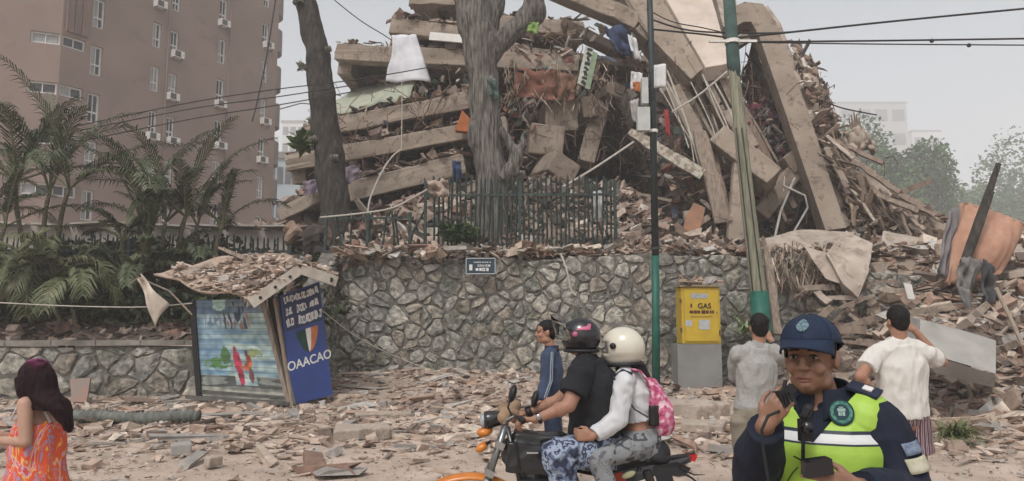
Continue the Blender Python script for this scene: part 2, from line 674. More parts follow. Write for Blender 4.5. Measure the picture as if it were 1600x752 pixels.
def stone_wall(name, A, B, z0, top, thick, cell, gap, seed, aspect=1.0, **kw):
    """wall from ground point A to B; top(u) gives the top height at distance u"""
    rr = random.Random(seed)
    A = V(A)
    B = V(B)
    d = (B - A)
    Ln = d.length
    d.normalize()
    nrm = V((d.y, -d.x, 0))                   # towards the street
    H = max(top(Ln * i / 20) for i in range(21))
    b = MB()
    N = 24
    for i in range(N):
        u0, u1 = Ln * i / N, Ln * (i + 1) / N
        p = [A + d * u0, A + d * u1, A + d * u1 - nrm * thick, A + d * u0 - nrm * thick]
        b.hexa([V((q.x, q.y, z0 - .2)) for q in p] + [V((p[0].x, p[0].y, top(u0) - .03)), V((p[1].x, p[1].y, top(u1) - .03)), V((p[2].x, p[2].y, top(u1) - .03)), V((p[3].x, p[3].y, top(u0) - .03))], 0)
    cx = cell
    cy = cell * aspect
    pts = {}
    for i in range(-2, int(Ln / cx) + 3):
        for j in range(-2, int((H - z0) / cy) + 3):
            if rr.random() < .13:
                continue
            pts[(i, j)] = ((i + .5 + (j % 2) * .5 + rr.uniform(-.46, .46)) * cx, z0 + (j + .5 + rr.uniform(-.44, .44)) * cy, rr.uniform(-.12, .16) * cell * cell)
            if rr.random() < .42:
                pts[(i + .5, j + .5)] = ((i + 1 + (j % 2) * .5 + rr.uniform(-.2, .2)) * cx, z0 + (j + 1 + rr.uniform(-.2, .2)) * cy, -.17 * cell * cell)
    for (i, j), (u, z, w_) in pts.items():
        if u < -.1 or u > Ln + .1 or z < z0 - .1 or z > H + .1:
            continue
        poly = [(u - 2 * cx, z - 2 * cy), (u + 2 * cx, z - 2 * cy), (u + 2 * cx, z + 2 * cy), (u - 2 * cx, z + 2 * cy)]
        for di in [x * .5 for x in range(-6, 7)]:
            for dj in [x * .5 for x in range(-6, 7)]:
                if (di or dj) and (i + di, j + dj) in pts:
                    q = pts[(i + di, j + dj)]
                    ex, ey = q[0] - u, q[1] - z
                    L = math.hypot(ex, ey)
                    t = max(.12, min(.88, .5 + (w_ - q[2]) / (2 * L * L)))
                    g = gap * rr.uniform(.3, 1.5)
                    poly = clip_poly(poly, u + ex * t - ex / L * g, z + ey * t - ey / L * g, ex / L, ey / L)
                    if len(poly) < 3:
                        break
            if len(poly) < 3:
                break
        tt = top(min(max(u, 0), Ln))
        for (px, py, nx_, ny_) in ((0, 0, -1, 0), (Ln, 0, 1, 0), (0, z0 - .1, 0, -1), (0, tt - rr.uniform(0, .05), 0, 1)):
            if len(poly) >= 3:
                poly = clip_poly(poly, px, py, nx_, ny_)
        if len(poly) < 3:
            continue
        # round the corners, then refine and wobble the outline
        cut = []
        for q in range(len(poly)):
            a, c = poly[q], poly[(q + 1) % len(poly)]
            f_ = rr.uniform(.12, .28)
            cut += [(a[0] + (c[0] - a[0]) * f_, a[1] + (c[1] - a[1]) * f_), (a[0] + (c[0] - a[0]) * (1 - f_), a[1] + (c[1] - a[1]) * (1 - f_))]
        poly = cut
        fine = []
        k = len(poly)
        for q in range(k):
            a, c = poly[q], poly[(q + 1) % k]
            L = math.hypot(c[0] - a[0], c[1] - a[1])
            m_ = max(1, int(L / (cell * .22)))
            for t in range(m_):
                x_ = a[0] + (c[0] - a[0]) * t / m_
                y_ = a[1] + (c[1] - a[1]) * t / m_
                fine.append((x_ + rr.uniform(-.016, .016), y_ + rr.uniform(-.016, .016)))
        gx = sum(q[0] for q in fine) / len(fine)
        gy = sum(q[1] for q in fine) / len(fine)
        out = rr.uniform(.015, .055)
        tx, ty = rr.uniform(-.10, .10), rr.uniform(-.12, .12)
        rings = []
        for (s_, o_) in ((1.0, -.05), (.97, out * .45), (.86, out), (.5, out + rr.uniform(-.008, .02))):
            ring = []
            for (x_, y_) in fine:
                X = gx + (x_ - gx) * s_
                Y = gy + (y_ - gy) * s_
                o2 = o_ + ((X - gx) * tx + (Y - gy) * ty if o_ > 0 else 0) + (rr.uniform(-.010, .010) if o_ > 0 else 0)
                ring.append(A + d * X + nrm * o2 + V((0, 0, Y)) - V((0, 0, A.z)))
            rings.append(ring)
        n = len(fine)
        vs = [p for r_ in rings for p in r_] + [A + d * gx + nrm * (out + rr.uniform(0, .02)) + V((0, 0, gy - A.z))]
        fs = []
        for r_ in range(3):
            for q in range(n):
                a = r_ * n + q
                c = r_ * n + (q + 1) % n
                fs.append([a, c, c + n, a + n])
        for q in range(n):
            fs.append([3 * n + q, 3 * n + (q + 1) % n, 4 * n])
        b.add(vs, fs, 1)
    return b.build(name, [M_mortar, M_stone], **kw)


WY = 16.7
wa = at(522, 600, WY + .5)
wb = at(1480, 600, 15.9)
WA = V((wa.x, wa.y, 0))
WB = V((wb.x, wb.y, 0))
WLEN = (WB - WA).length
ztop = at(760, 400, WY).z
stone_wall('stone_wall', WA, WB, 0, lambda u: ztop + .05 * math.sin(u * 1.1) + .04 * math.sin(u * 3.7) - (.5 * smooth01((u - WLEN + 3) / 2)), .5, .36, .021, 3, .86,
           label='tall grey fieldstone retaining wall holding up the terrace below the collapsed building', cat='stone wall')
stone_wall('stone_wall', (WA.x + .01, 15.38, 0), (WA.x + .01, WA.y + .15, 0), 0, lambda u: ztop - 1.0 + .6 * u, .4, .36, .021, 5, .8,
           label='short shaded return of the tall stone wall behind the blue kiosk panel', cat='stone wall')
la = at(-140, 620, 14.6)
lb = at(530, 620, 15.4)
LA = V((la.x, la.y, 0))
LB = V((WA.x - .01, lb.y, 0))
lt = at(150, 540, 14.9).z
stone_wall('stone_wall', LA, LB, 0, lambda u: lt + .01 * math.sin(u * 2), .4, .40, .014, 11, 1.15,
           label='low grey stone garden wall with a flat cap behind the woman in the orange dress', cat='stone wall')
b = MB()
d_ = (LB - LA).normalized()
n_ = V((d_.y, -d_.x, 0))
for i in range(9):
    p = LA.lerp(LB, i / 9 + .001)
    q = LA.lerp(LB, (i + 1) / 9 - .001)
    b.beam(V((p.x, p.y, lt + .05)) - n_ * .19, V((q.x, q.y, lt + .05)) - n_ * .19, .56, .1)
b.build('wall_cap', mat('wall_cap_concrete', (.27, .25, .22), (.17, .16, .14), scale=4, bump=.5), bevel=.015, label='flat worn concrete cap along the low garden wall at left', cat='wall cap')

# garden behind the low wall, terrace behind the tall one


def garden_z(x, y):
    return 1.0 + 1.35 * smooth01((y - 14.6) / 3.0) + .06 * fbm(x, y, 1.4)


patch('garden_bed', -18, WA.x - .05, 15.15, 24, .5, garden_z, M_soil)

# ================================================= rubble mound of the collapse
CREST = [(-9.6, 4.0), (-8.2, 5.2), (-7.4, 7.2), (-6.0, 9.6), (-4.2, 11.6), (-2.5, 12.8), (8, 13.2), (9.2, 12.2), (10.2, 9.0), (11.6, 7.2), (13.2, 5.6), (15, 4.6), (18, 3.8), (24, 3.4)]
FRONT = [(-9, 25.5), (-2, 25.5), (0, 28.5), (1, 31), (4.2, 31), (5.2, 29), (9.2, 29), (10.5, 26), (12, 23), (14, 21), (24, 21)]


def mound_z(x, y):
    c = lerp_tab(CREST, x)
    f = lerp_tab(FRONT, x)
    foot0 = ztop - .12 + .35 * smooth01((y - 17.2) / 1.0)
    # foot slope up to the building front
    fh = lerp_tab([(-9, 4.2), (-6, 4.4), (-3, 4.9), (0, 5.7), (3.2, 5.4), (4.4, 4.4), (5.8, 3.6), (8.6, 3.3), (9.6, 3.9), (12, 4.2), (15, 3.8), (24, 3.3)], x)
    z = foot0 + (fh - foot0) * smooth01((y - 17.4) / 4.5)
    t = (y - f) / (2.2 if x < 10 else 5.0)
    z = z + (max(c - z, 0)) * smooth01(t)
    if y > 33:
        z = 3 + (z - 3) * smooth01((44 - y) / 9)
    edge = smooth01((x + 9.4) / 1.2) if y > 18 else 1
    z = z * edge + 2.2 * (1 - edge)
    z += .16 * fbm(x, y, 1.1) + (.5 * fbm(x, y, .45) if y > f - 2 else 0)
    return z


patch('rubble_slope', WA.x + .02, 24, 17.15, 44, .34, mound_z, M_soil, kind='stuff', label='mound of broken masonry under the collapsed building', cat='rubble')


def spill_z(x, y):
    hx = lerp_tab([(4.6, 0), (5.4, .4), (6.4, 1.0), (7.3, 2.1), (8.1, 2.9), (9.4, 3.25), (11, 3.4), (16, 3.4), (24, 3.2)], x)
    y0 = lerp_tab([(4.6, 15.5), (6, 13.5), (8, 12.5), (10, 11.2), (24, 10)], x)
    t = (y - y0) / (17.0 - y0)
    return -.03 + hx * max(0, min(1, t)) ** 1.2 + .12 * fbm(x, y, 1.2) * smooth01((y - y0 + .4))


patch('rubble_spill', 4.6, 24, 10.0, 17.6, .3, spill_z, M_soil, kind='stuff', label='rubble that spilled over the stone wall down to the street at right', cat='rubble')


def front_z(x, y):
    """low bank of chips at the foot of the walls"""
    k = lerp_tab([(-14, .05), (-6, .12), (-3.4, .42), (-2.5, .5), (0, .42), (3, .35), (5, .3), (24, .3)], x)
    return k * smooth01((y - 13.4) / 3.0) - .02 + .04 * fbm(x, y, 1.6)


patch('rubble_bank', -14, 4.6, 12.2, 17.0, .3, front_z, mat('bank_dust', (.40, .32, .26), (.28, .22, .18), scale=2, bump=.6, bscale=12), kind='stuff', label='low bank of dusty debris at the foot of the stone wall', cat='rubble')


def floor_z(x, y):
    z = .02
    if y > 12.2 and x < 4.6:
        z = max(z, front_z(x, y))
    if x > 4.6 and y > 10:
        z = max(z, spill_z(x, y))
    return z


def scatter(n, x0, x1, y0, y1, zf, dens=None):
    out = []
    while len(out) < n:
        x = random.uniform(x0, x1)
        y = random.uniform(y0, y1)
        if dens and random.random() > dens(x, y):
            continue
        out.append((x, y, zf(x, y)))
    return np.array(out)


def street_d(x, y):
    if abs(x) > y * .75 + 1:
        return 0
    far = smooth01((y - 7.6) / 3.2)
    clump = .5 + .5 * fbm(x, y, .55)
    near = .05 * max(0, clump)
    return min(1, near + far * (.22 + .6 * max(0, clump + .1)))


chips('street_rubble', scatter(30000, -14, 16, 3.2, 17.0, floor_z, street_d), .012, .22, M_street, .17, kind='stuff', label='splintered masonry and tile shards strewn over the dusty street', cat='rubble')
chips('street_grit', scatter(9000, -9, 9, 3.0, 10.5, lambda x, y: .012, lambda x, y: (.25 + .6 * max(0, fbm(x, y, .8))) if abs(x) < y * .75 + .6 else 0), .008, .05, M_chip, .3, kind='stuff', label='fine grit and crumbs on the street surface', cat='grit')
chips('spill_rubble', scatter(11000, 5, 18, 10.5, 17.4, spill_z, lambda x, y: .25 + .75 * smooth01((y - 11) / 3)), .05, .5, M_chip, .5, kind='stuff', label='dense broken boards and masonry on the slope at right', cat='rubble')


def wtop_z(x, y):
    return mound_z(x, y)


chips('terrace_rubble', scatter(40000, WA.x, 15, 17.1, 23.5, mound_z), .03, .5, M_terr, .55, kind='stuff', label='dusty rubble heaped on the terrace behind the fence', cat='rubble')
chips('collapse_rubble', scatter(36000, -9, 16, 22.5, 31.5, mound_z), .05, .6, M_dark, .7, kind='stuff', label='rubble between the fallen floors, coloured dark for the shade of the hollows', cat='rubble')  # darker palette puts the shade of the hollows into the deeper chips
chips('wall_top_rubble', scatter(1700, WA.x, WB.x, 16.55, 17.5, lambda x, y: ztop + .03 + random.uniform(-.05, .16)), .05, .38, M_chip, .4, kind='stuff', label='loose shards lying along the top of the stone wall', cat='rubble')
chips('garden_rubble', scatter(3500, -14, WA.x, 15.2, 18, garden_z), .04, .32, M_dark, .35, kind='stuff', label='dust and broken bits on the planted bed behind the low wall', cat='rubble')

# medium pieces of timber and masonry in the street
P = scatter(230, -9, 10, 7.5, 16.2, floor_z, lambda x, y: .15 + .85 * smooth01((y - 8) / 5))
nn_ = len(P)
P[:, 2] += .04
chip_mesh('street_timber', P, rs.uniform(.3, 1.0, nn_), rs.uniform(.05, .22, nn_), rs.uniform(.03, .09, nn_), rand_rot(nn_, .10), M_chip, kind='stuff', label='lengths of broken timber and stone lying among the street rubble')

# ================================================= haze
hz = MB()
hz.box((0, 600, 38.5), (3000, 1610, 80.5))      # z from -1.75 up
hz.v = [(x, y, (-1.5 if z < 0 else 125)) for x, y, z in hz.v]
ho = hz.build('haze', bpy.data.materials.new('haze_air'), kind='stuff', label='pale dust haze hanging over the street', cat='haze')
hm = ho.data.materials[0]
hm.use_nodes = True
hn = hm.node_tree
hn.nodes.remove(hn.nodes['Principled BSDF'])
pv = hn.nodes.new('ShaderNodeVolumePrincipled')
pv.inputs['Color'].default_value = (.985, .99, 1, 1)
pv.inputs['Density'].default_value = .0024
pv.inputs['Anisotropy'].default_value = 0.1
hn.links.new(pv.outputs[0], hn.nodes['Material Output'].inputs['Volume'])
# ================================================= apartment building at left
M_apt = mat('brown_render', (.24, .178, .150), (.205, .152, .128), rough=.9, scale=.35, bump=.12, bscale=30, dirt=(.165, .122, .10), dirt_amt=.2, dscale=.5)
M_aptd = mat('grey_render', (.19, .165, .15), (.16, .14, .128), rough=.9, scale=.6, bump=.1)
M_glass = mat('window_glass', (.045, .05, .058), (.02, .022, .026), rough=.2, scale=.8, bump=.03, bscale=1.5, spec=.4)
M_curt = mat('pale_curtain', (.34, .34, .33), (.24, .24, .24), rough=.7, scale=2, bump=.1, stretch=(6, 6, .5))
M_alu = mat('white_window_frame', (.60, .60, .58), (.5, .5, .48), rough=.5, scale=3, bump=0)
M_ac = mat('air_conditioner_white', (.62, .61, .58), (.52, .5, .47), rough=.55, scale=6, bump=.05)
M_acg = mat('air_conditioner_grille', (.10, .10, .10), (.06, .06, .06), rough=.6, scale=30, bump=.3)

C0 = at(76, 355, 40.0)
C0.z = 0
C1 = at(424, 355, 53.0)
C1.z = 0
C2 = V((C0.x - 14, C0.y - 5.5, 0))
TOPZ = 46
apt = root('apartment_building', (-26, 50, 0), 'tall brown apartment block with rows of narrow windows and white air conditioners at left', 'building')


def facade_frame(A, B):
    d = (B - A)
    L = d.length
    d.normalize()
    n = V((d.y, -d.x, 0))
    return A, d, n, L


FR = facade_frame(C0, C1)
FL = facade_frame(C2, C0)


def wall_with_holes(fr, holes, m, name='wall', th=.3):
    """one wall sheet with real openings: grid of quads, holes left out, reveals added"""
    A, d, n, L = fr
    us = sorted(set([0, L] + [h[0] for h in holes] + [h[1] for h in holes]))
    zs = sorted(set([0, TOPZ] + [h[2] for h in holes] + [h[3] for h in holes]))
    b = MB()
    for i in range(len(us) - 1):
        for j in range(len(zs) - 1):
            uc = (us[i] + us[i + 1]) / 2
            zc = (zs[j] + zs[j + 1]) / 2
            if any(h[0] < uc < h[1] and h[2] < zc < h[3] for h in holes):
                continue
            p = [A + d * us[i] + V((0, 0, zs[j])), A + d * us[i + 1] + V((0, 0, zs[j])), A + d * us[i + 1] + V((0, 0, zs[j + 1])), A + d * us[i] + V((0, 0, zs[j + 1]))]
            b.add(p, [[0, 1, 2, 3]])
    for (u0, u1, z0, z1) in holes:
        q = [A + d * u0 + V((0, 0, z0)), A + d * u1 + V((0, 0, z0)), A + d * u1 + V((0, 0, z1)), A + d * u0 + V((0, 0, z1))]
        k = [p - n * th for p in q]
        for a in range(4):
            c = (a + 1) % 4
            b.add([q[c], q[a], k[a], k[c]], [[0, 1, 2, 3]])
    return b.build(name, m, apt)


def window(fr, u0, u1, z0, z1, style=0):
    A, d, n, L = fr
    b = MB()
    off = -n * .16

    def P(u, z):
        return A + d * u + V((0, 0, z)) + off
    t = .095
    b.beam(P(u0 + t / 2, z0), P(u0 + t / 2, z1), .08, t, up=d)
    b.beam(P(u1 - t / 2, z0), P(u1 - t / 2, z1), .08, t, up=d)
    for z in (z0 + t / 2, z1 - t / 2) + ((z0 + (z1 - z0) * .36,) if style != 2 else ()):
        b.beam(P(u0 + t, z), P(u1 - t, z), .078, t)
    um = (u0 + u1) / 2
    b.beam(P(um, z0 + t), P(um, z1 - t), .06, .05, up=d)
    f = b.build('window', M_alu, apt)
    g = MB()
    g.beam(P(u0 + .02, (z0 + z1) / 2) - n * .06, P(u1 - .02, (z0 + z1) / 2) - n * .06, .02, z1 - z0 - .04)
    g.build('pane', M_glass, f)
    if style == 1 or random.random() < .35:
        c = MB()
        w_ = (u1 - u0)
        k = random.choice((.45, .5, .9))
        c.beam(P(u0 + .05, (z0 + z1) / 2) - n * .03, P(u0 + .05 + w_ * k - .05, (z0 + z1) / 2) - n * .03, .012, (z1 - z0) - .16)
        c.build('curtain', M_curt, f)


def aircon(fr, u, z):
    A, d, n, L = fr
    c = A + d * u + V((0, 0, z)) + n * .16
    M = Matrix((d, n, V((0, 0, 1)))).transposed()
    b = MB()
    b.box(c, (.72, .5, .46), M)
    ac = b.build('air_conditioner', M_ac, apt, bevel=.02)
    g = MB()
    g.box(c + n * .254 - d * .1, (.40, .012, .36), M)
    for k in range(7):
        g.box(c + n * .262 - d * .1 + V((0, 0, -.15 + k * .05)), (.38, .01, .008), M)
    g.build('grille', M_acg, ac)
    s_ = MB()
    for k in (-.28, .28):
        s_.beam(c - n * .1 + d * k - V((0, 0, .24)), c + n * .24 + d * k - V((0, 0, .24)), .03, .03)
        s_.beam(c - n * .1 + d * k - V((0, 0, .45)), c + n * .2 + d * k - V((0, 0, .25)), .025, .025)
    s_.build('bracket', M_acg, ac)


def upix(fr, px):
    """distance along the facade of the vertical seen at pixel px near mid height"""
    A, d, n, L = fr
    k = (px - 800) / F
    # camera depth equals about world y here
    t = (A.x - k * A.y) / (k * d.y - d.x)
    return t


def zpix(fr, u, py, px):
    A, d, n, L = fr
    Y = (A + d * u).y
    return at(px, py, Y).z


holesR = []
wins = []
acs = []
# columns: (px near mid height, py of the topmost window centre, floors, width m, height m, has units)
FH = 2.85
cols = [(129, 22, .95, 1.75, [0, 0, 0, 0, 0, 0], 1), (225, 55, .8, 1.6, [0, 0, 1, 1, 0, 0], 0), (254, 0, .8, 1.5, [0, 1, 1, 1, 0, 0], 0),
        (331, 18, .85, 1.7, [1, 0, 1, 1, 0, 0], 0), (401, -5, .8, 1.6, [0, 1, 0, 1, 1, 0], 0)]
for (px, py, ww, hh, un, st) in cols:
    u = upix(FR, px)
    ww *= .72
    zt = zpix(FR, u, py, px)
    k0 = -int((TOPZ - zt) / FH - .6)
    for k in range(k0, int(zt / FH)):
        z = zt - k * FH
        if z - hh / 2 < 1 or z + hh / 2 > TOPZ - .6:
            continue
        holesR.append((u - ww / 2, u + ww / 2, z - hh / 2, z + hh / 2))
        wins.append((FR, u - ww / 2, u + ww / 2, z - hh / 2, z + hh / 2, st if k != 2 else 0))
        i = k % 6
        if k >= 0 and un[i]:
            acs.append((u + (.12 if k % 2 else -.05), z - hh / 2 - .08))
        elif k < 0 and random.random() < .5:
            acs.append((u, z - hh / 2 - .08))
# corner windows and left face windows
holesL = []
for k in range(-4, 5):
    z = zpix(FR, 0, 62, 76) - k * 2.85 + .0
    if z < 1.5:
        continue
    holesR.append((.02 + .05, 1.35, z - .33, z + .33))
    wins.append((FR, .07, 1.35, z - .33, z + .33, 2))
    holesL.append((FL[3] - 1.5, FL[3] - .07, z - .33, z + .33))
    wins.append((FL, FL[3] - 1.5, FL[3] - .07, z - .33, z + .33, 2))
    for u0 in (FL[3] - 5.2, FL[3] - 9.5):
        holesL.append((u0, u0 + 1.9, z - .95, z + .45))
        wins.append((FL, u0, u0 + 1.9, z - .95, z + .45, 0))
wall_with_holes(FR, holesR, M_apt)
wall_with_holes(FL, holesL, M_apt)
for wv in wins:
    window(*wv)
for (u, z) in acs:
    aircon(FR, u, z)
aircon(FL, FL[3] - 3.6, zpix(FR, 0, 310, 76))
aircon(FL, FL[3] - 4.2, zpix(FR, 0, 18, 76) - 1.1)
# dark inner shell, side wall and roof so the block is closed
dR, nR = FR[1], FR[2]
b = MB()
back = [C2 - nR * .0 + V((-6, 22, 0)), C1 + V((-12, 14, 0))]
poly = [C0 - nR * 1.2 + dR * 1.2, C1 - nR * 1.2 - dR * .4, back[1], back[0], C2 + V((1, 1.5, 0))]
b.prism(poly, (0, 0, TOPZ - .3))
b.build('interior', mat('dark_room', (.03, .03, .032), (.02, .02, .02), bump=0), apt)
b = MB()
b.prism([C0 + V((0, 0, TOPZ)), C1 + V((0, 0, TOPZ)), back[1] + V((0, 0, TOPZ)), back[0] + V((0, 0, TOPZ)), C2 + V((0, 0, TOPZ))], (0, 0, .5))
b.build('roof', M_aptd, apt)
b = MB()
b.add([C1, back[1], back[1] + V((0, 0, TOPZ)), C1 + V((0, 0, TOPZ))], [[0, 1, 2, 3]])
b.build('wall', M_apt, apt)
# vertical pilaster strips and drain pipes on the facade
for px in (243, 343):
    u = upix(FR, px)
    b = MB()
    p = FR[0] + FR[1] * u + nR * .05
    b.tube([p, p + V((0, 0, TOPZ))], .055, 6)
    b.build('drain_pipe', M_apt, apt)
# broken balcony fin hanging at the corner
b = MB()
p = FL[0] + FL[1] * (FL[3] - .35) + FL[2] * .12
zc = zpix(FR, 0, 50, 86)
for k in range(3):
    q = C0 + dR * (.35 + k * .42) + nR * .11
    b.beam(V((q.x, q.y, zc + .1)), V((q.x, q.y, TOPZ - 2)), .16, .38, up=dR)
b.build('louvre', mat('brown_louvre', (.20, .135, .11), (.13, .09, .075), scale=4, stretch=(1, 1, .2)), apt)
# curved balcony ends on the far edge
for k in range(12):
    z = zpix(FR, FR[3], 330, 430) - 2.2 + k * 2.85
    b = MB()
    pts = []
    for j in range(7):
        a = j / 6 * math.pi / 2
        c = C1 + dR * (.02 + 1.15 * math.sin(a)) - nR * (1.5 - 1.5 * math.cos(a) + .05)
        pts.append(V((c.x, c.y, z)))
    pin = [V((C1.x, C1.y, z)) - nR * 1.6]
    b.prism(pts + pin, (0, 0, 1.75))
    b.build('balcony', M_aptd, apt)

# ================================================= far buildings


def far_building(name, px0, px1, pytop, Y, depth, floors, cols_, wallm, label, winm=None, skew=0.0, base=0):
    a = at(px0, pytop, Y)
    c = at(px1, pytop, Y)
    W_ = c.x - a.x
    top = a.z
    r = root(name, ((a.x + c.x) / 2, Y + depth / 2, base), label, 'building')
    b = MB()
    b.box(((a.x + c.x) / 2, Y + depth / 2, (top + base) / 2), (W_, depth, top - base))
    b.build('wall', wallm, r)
    b = MB()
    b.box(((a.x + c.x) / 2, Y + depth / 2, top + .5), (W_ + .8, depth + .8, 1.0))
    b.build('roof', M_aptd, r)
    winm = winm or M_glass
    fh = (top - base) / floors
    nwin = 0
    for f in range(max(0, floors - 7), floors):
        for k in range(cols_):
            b = MB()
            w_ = W_ / cols_
            b.box((a.x + w_ * (k + .5), Y - .04, base + fh * (f + .5)), (w_ * .72, .2, fh * .5))
            b.build('window', winm, r)
            nwin += 1
    return r


M_fw = mat('far_white_wall', (.52, .52, .50), (.45, .45, .43), scale=.2, bump=0)
M_fg = mat('far_grey_wall', (.30, .30, .29), (.25, .25, .24), scale=.2, bump=0)
far_building('office_building', 1283, 1416, 162, 400, 40, 9, 5, M_fg, 'long flat roofed grey office block dim in the haze beyond the trees')
far_building('office_building', 1425, 1470, 206, 430, 26, 8, 2, M_fw, 'smaller pale block with a projecting flat roof right of the long grey one')
r2 = far_building('tower_block', 441, 476, 192, 300, 20, 12, 3, M_fw, 'pale distant high rise just right of the brown apartment block')
r3 = far_building('low_house', 420, 470, 248, 110, 12, 5, 4, mat('far_blue_wall', (.33, .40, .43), (.28, .33, .36), scale=.3, bump=0), 'bluish low building in the gap beside the brown apartment block')
b = MB()
p = at(1276, 160, 135)
for k in range(3):
    q = at(1268 + k * 7, 100 + k * 6, 135)
    b.tube([V((q.x, 135, 0)), q], [.25, .08], 5)
    for j in range(5):
        z = q.z - 1.5 - j * 3
        b.beam(V((q.x - 1.1, 135, z)), V((q.x + 1.1, 135, z + .6)), .1, .1)
b.build('radio_mast', M_fg, label='thin lattice mast fading in the haze left of the grey office block', cat='mast')

# ================================================= trees


def leaf_crown(name, c, rad, n, size, m, parent, lumps=9, seed=1, droop=.0):
    rr = np.random.RandomState(seed)
    L = []
    for i in range(lumps):
        a = rr.uniform(0, 2 * math.pi)
        e = rr.uniform(-.5, 1)
        q = np.array([math.cos(a) * math.cos(e), math.sin(a) * math.cos(e), math.sin(e)]) * rr.uniform(.35, .8)
        L.append((q * np.array(rad), rr.uniform(.28, .5)))
    P = []
    for i in range(n):
        q, s_ = L[rr.randint(lumps)]
        v = rr.normal(0, 1, 3)
        v /= np.linalg.norm(v)
        P.append(np.array(c) + q + v * s_ * np.array(rad) * rr.uniform(.35, 1.08) ** .5)
    P = np.array(P)
    rot = rand_rot(n, .8)
    s_ = size * rr.uniform(.6, 1.5, n)
    base = np.array([[0, 0, 0], [.5, .28, .06], [1, 0, 0], [.5, -.28, .06]])
    A = base[None] * s_[:, None, None]
    B = np.einsum('nij,nkj->nki', rot, A) + P[:, None, :]
    Fc = (np.arange(4)[None] + (np.arange(n) * 4)[:, None])
    return link_mesh(name, B.reshape(-1, 3), Fc.tolist(), m, parent)


M_tleaf = island_mat('tree_leaf', [(.06, .12, .04), (.08, .15, .055), (.045, .09, .035), (.10, .17, .07), (.07, .13, .05)], rough=.6, bump=0)
M_bark = mat('grey_bark', (.20, .185, .165), (.065, .057, .05), rough=.95, scale=7, bump=1.0, bscale=12, stretch=(2.6, 2.6, .3), dist=.07, contrast=(.38, .62))
M_barkd = mat('dark_bark', (.075, .066, .058), (.03, .027, .024), rough=.95, scale=7, bump=1.0, bscale=16, stretch=(2, 2, .5), dist=.05)


def broad_tree(px, pybase, Y, pytop, rx, label, seed, n=9000, size=.4, group='trees beyond the collapse'):
    t = at(px, pytop, Y)
    x = t.x
    H = t.z
    r = root('leafy_tree', (x, Y, 0), label, 'tree', group)
    b = MB()
    b.tube([(x, Y, 0), (x + .2, Y, H * .3), (x - .1, Y, H * .6)], [.6, .45, .3], 9)
    for k in range(6):
        a = k * 1.1 + seed
        b.tube([(x, Y, H * (.3 + .04 * k)), (x + math.cos(a) * rx * .35, Y + math.sin(a) * rx * .35, H * .6), (x + math.cos(a) * rx * .6, Y + math.sin(a) * rx * .6, H * .8)], [.16, .1, .04], 6)
    b.build('trunk', M_bark, r)
    leaf_crown('crown', (x, Y, H * .62), (rx * 1.1, rx, H * .46), n, size, M_tleaf, r, 14, seed)
    return r


broad_tree(1400, 500, 105, 200, 10.0, 'big leafy tree directly behind the rubble slope, greenest of the hazy trees', 3, 16000, .62)
broad_tree(1475, 500, 140, 272, 11, 'rounded hazy tree to the right of the big leafy tree', 5, 9000, .8)
broad_tree(1345, 500, 110, 255, 7, 'smaller hazy tree showing between the rubble peak and the big leafy tree', 8, 7000, .65)
broad_tree(1608, 500, 150, 218, 10, 'tall layered hazy tree at the right edge of the photo', 9, 8000, .8)
broad_tree(1545, 500, 180, 300, 14, 'low hazy tree crown in the gap left of the layered tree', 12, 7000, 1.0)
broad_tree(1490, 500, 230, 305, 18, 'far faint tree crown below the small pale block', 15, 6000, 1.2)
leaf_crown('woodland', (130, 240, 8), (90, 30, 13), 16000, 1.8, M_tleaf, None, 60, 21)
tag(bpy.data.objects['woodland'], 'faint belt of trees at the foot of the hazy hill', 'woodland', kind='stuff')
# ================================================= the collapsed building


def slab(label, tl, tr, Yl, Yr, th, depth, rise=0.0, deck=.22, plan=1.6, m=None, left_end=True, name='floor_slab', beamth=.55, skewx=0.0, crack=.06, rub=True):
    """a fallen floor: edge beam along the visible front, thin deck running back behind it.
    tl, tr: pixels of the top edge; th: height of the beam in metres; depth in metres"""
    m = m or M_conc
    a = at(tl[0], tl[1], Yl)
    c = at(tr[0], tr[1], Yr)
    bk = V((skewx, depth, rise))
    r = root(name, (a + c) / 2 + bk * .5, label, 'concrete slab', 'fallen floor slabs')
    d = (c - a).normalized()
    upv = V((0, 0, -1)) + d * d.z
    upv.normalize()
    b = MB()
    e = bk.normalized()
    # deck
    n = 6
    b.prism([a + upv * .03, c + upv * .03, c + upv * (deck + .03), a + upv * (deck + .03)], bk)
    b.build('deck', m, r, crack=.05)
    b = MB()
    fo = -e * .01
    b.prism([a + fo, c + fo, c + fo + upv * th, a + fo + upv * th], e * beamth)
    b.build('edge_beam', m, r, bevel=.035, crack=crack)
    if left_end:
        b = MB()
        s_ = a + e * beamth - d * .0
        b.prism([s_ + upv * .02, s_ + d * .5 + upv * .02, s_ + d * .5 + upv * plan, s_ + upv * plan], e * (depth - beamth) * .8)
        b.build('end_beam', m, r, bevel=.03)
    # ribs below the deck
    L = (c - a).length
    for k in range(1, 4):
        s_ = a + d * L * k / 4 + e * beamth
        b = MB()
        b.prism([s_ + upv * .1, s_ + d * .3 + upv * .1, s_ + d * .3 + upv * th * .9, s_ + upv * th * .9], e * (depth - beamth) * .9)
        b.build('rib', m, r)
    if rub:
        P = []
        for k in range(int(L * 110)):
            u = random.random()
            v_ = random.random() ** 1.4
            p = a + d * L * u + bk * v_
            P.append((p.x, p.y, p.z + .02 + abs(random.gauss(0, .18)) * min(1, .25 + v_ * 2.5)))
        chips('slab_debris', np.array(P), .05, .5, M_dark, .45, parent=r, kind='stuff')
    return r


def s2(px, Y):           # metres for a pixel length at distance Y
    return px / F * Y


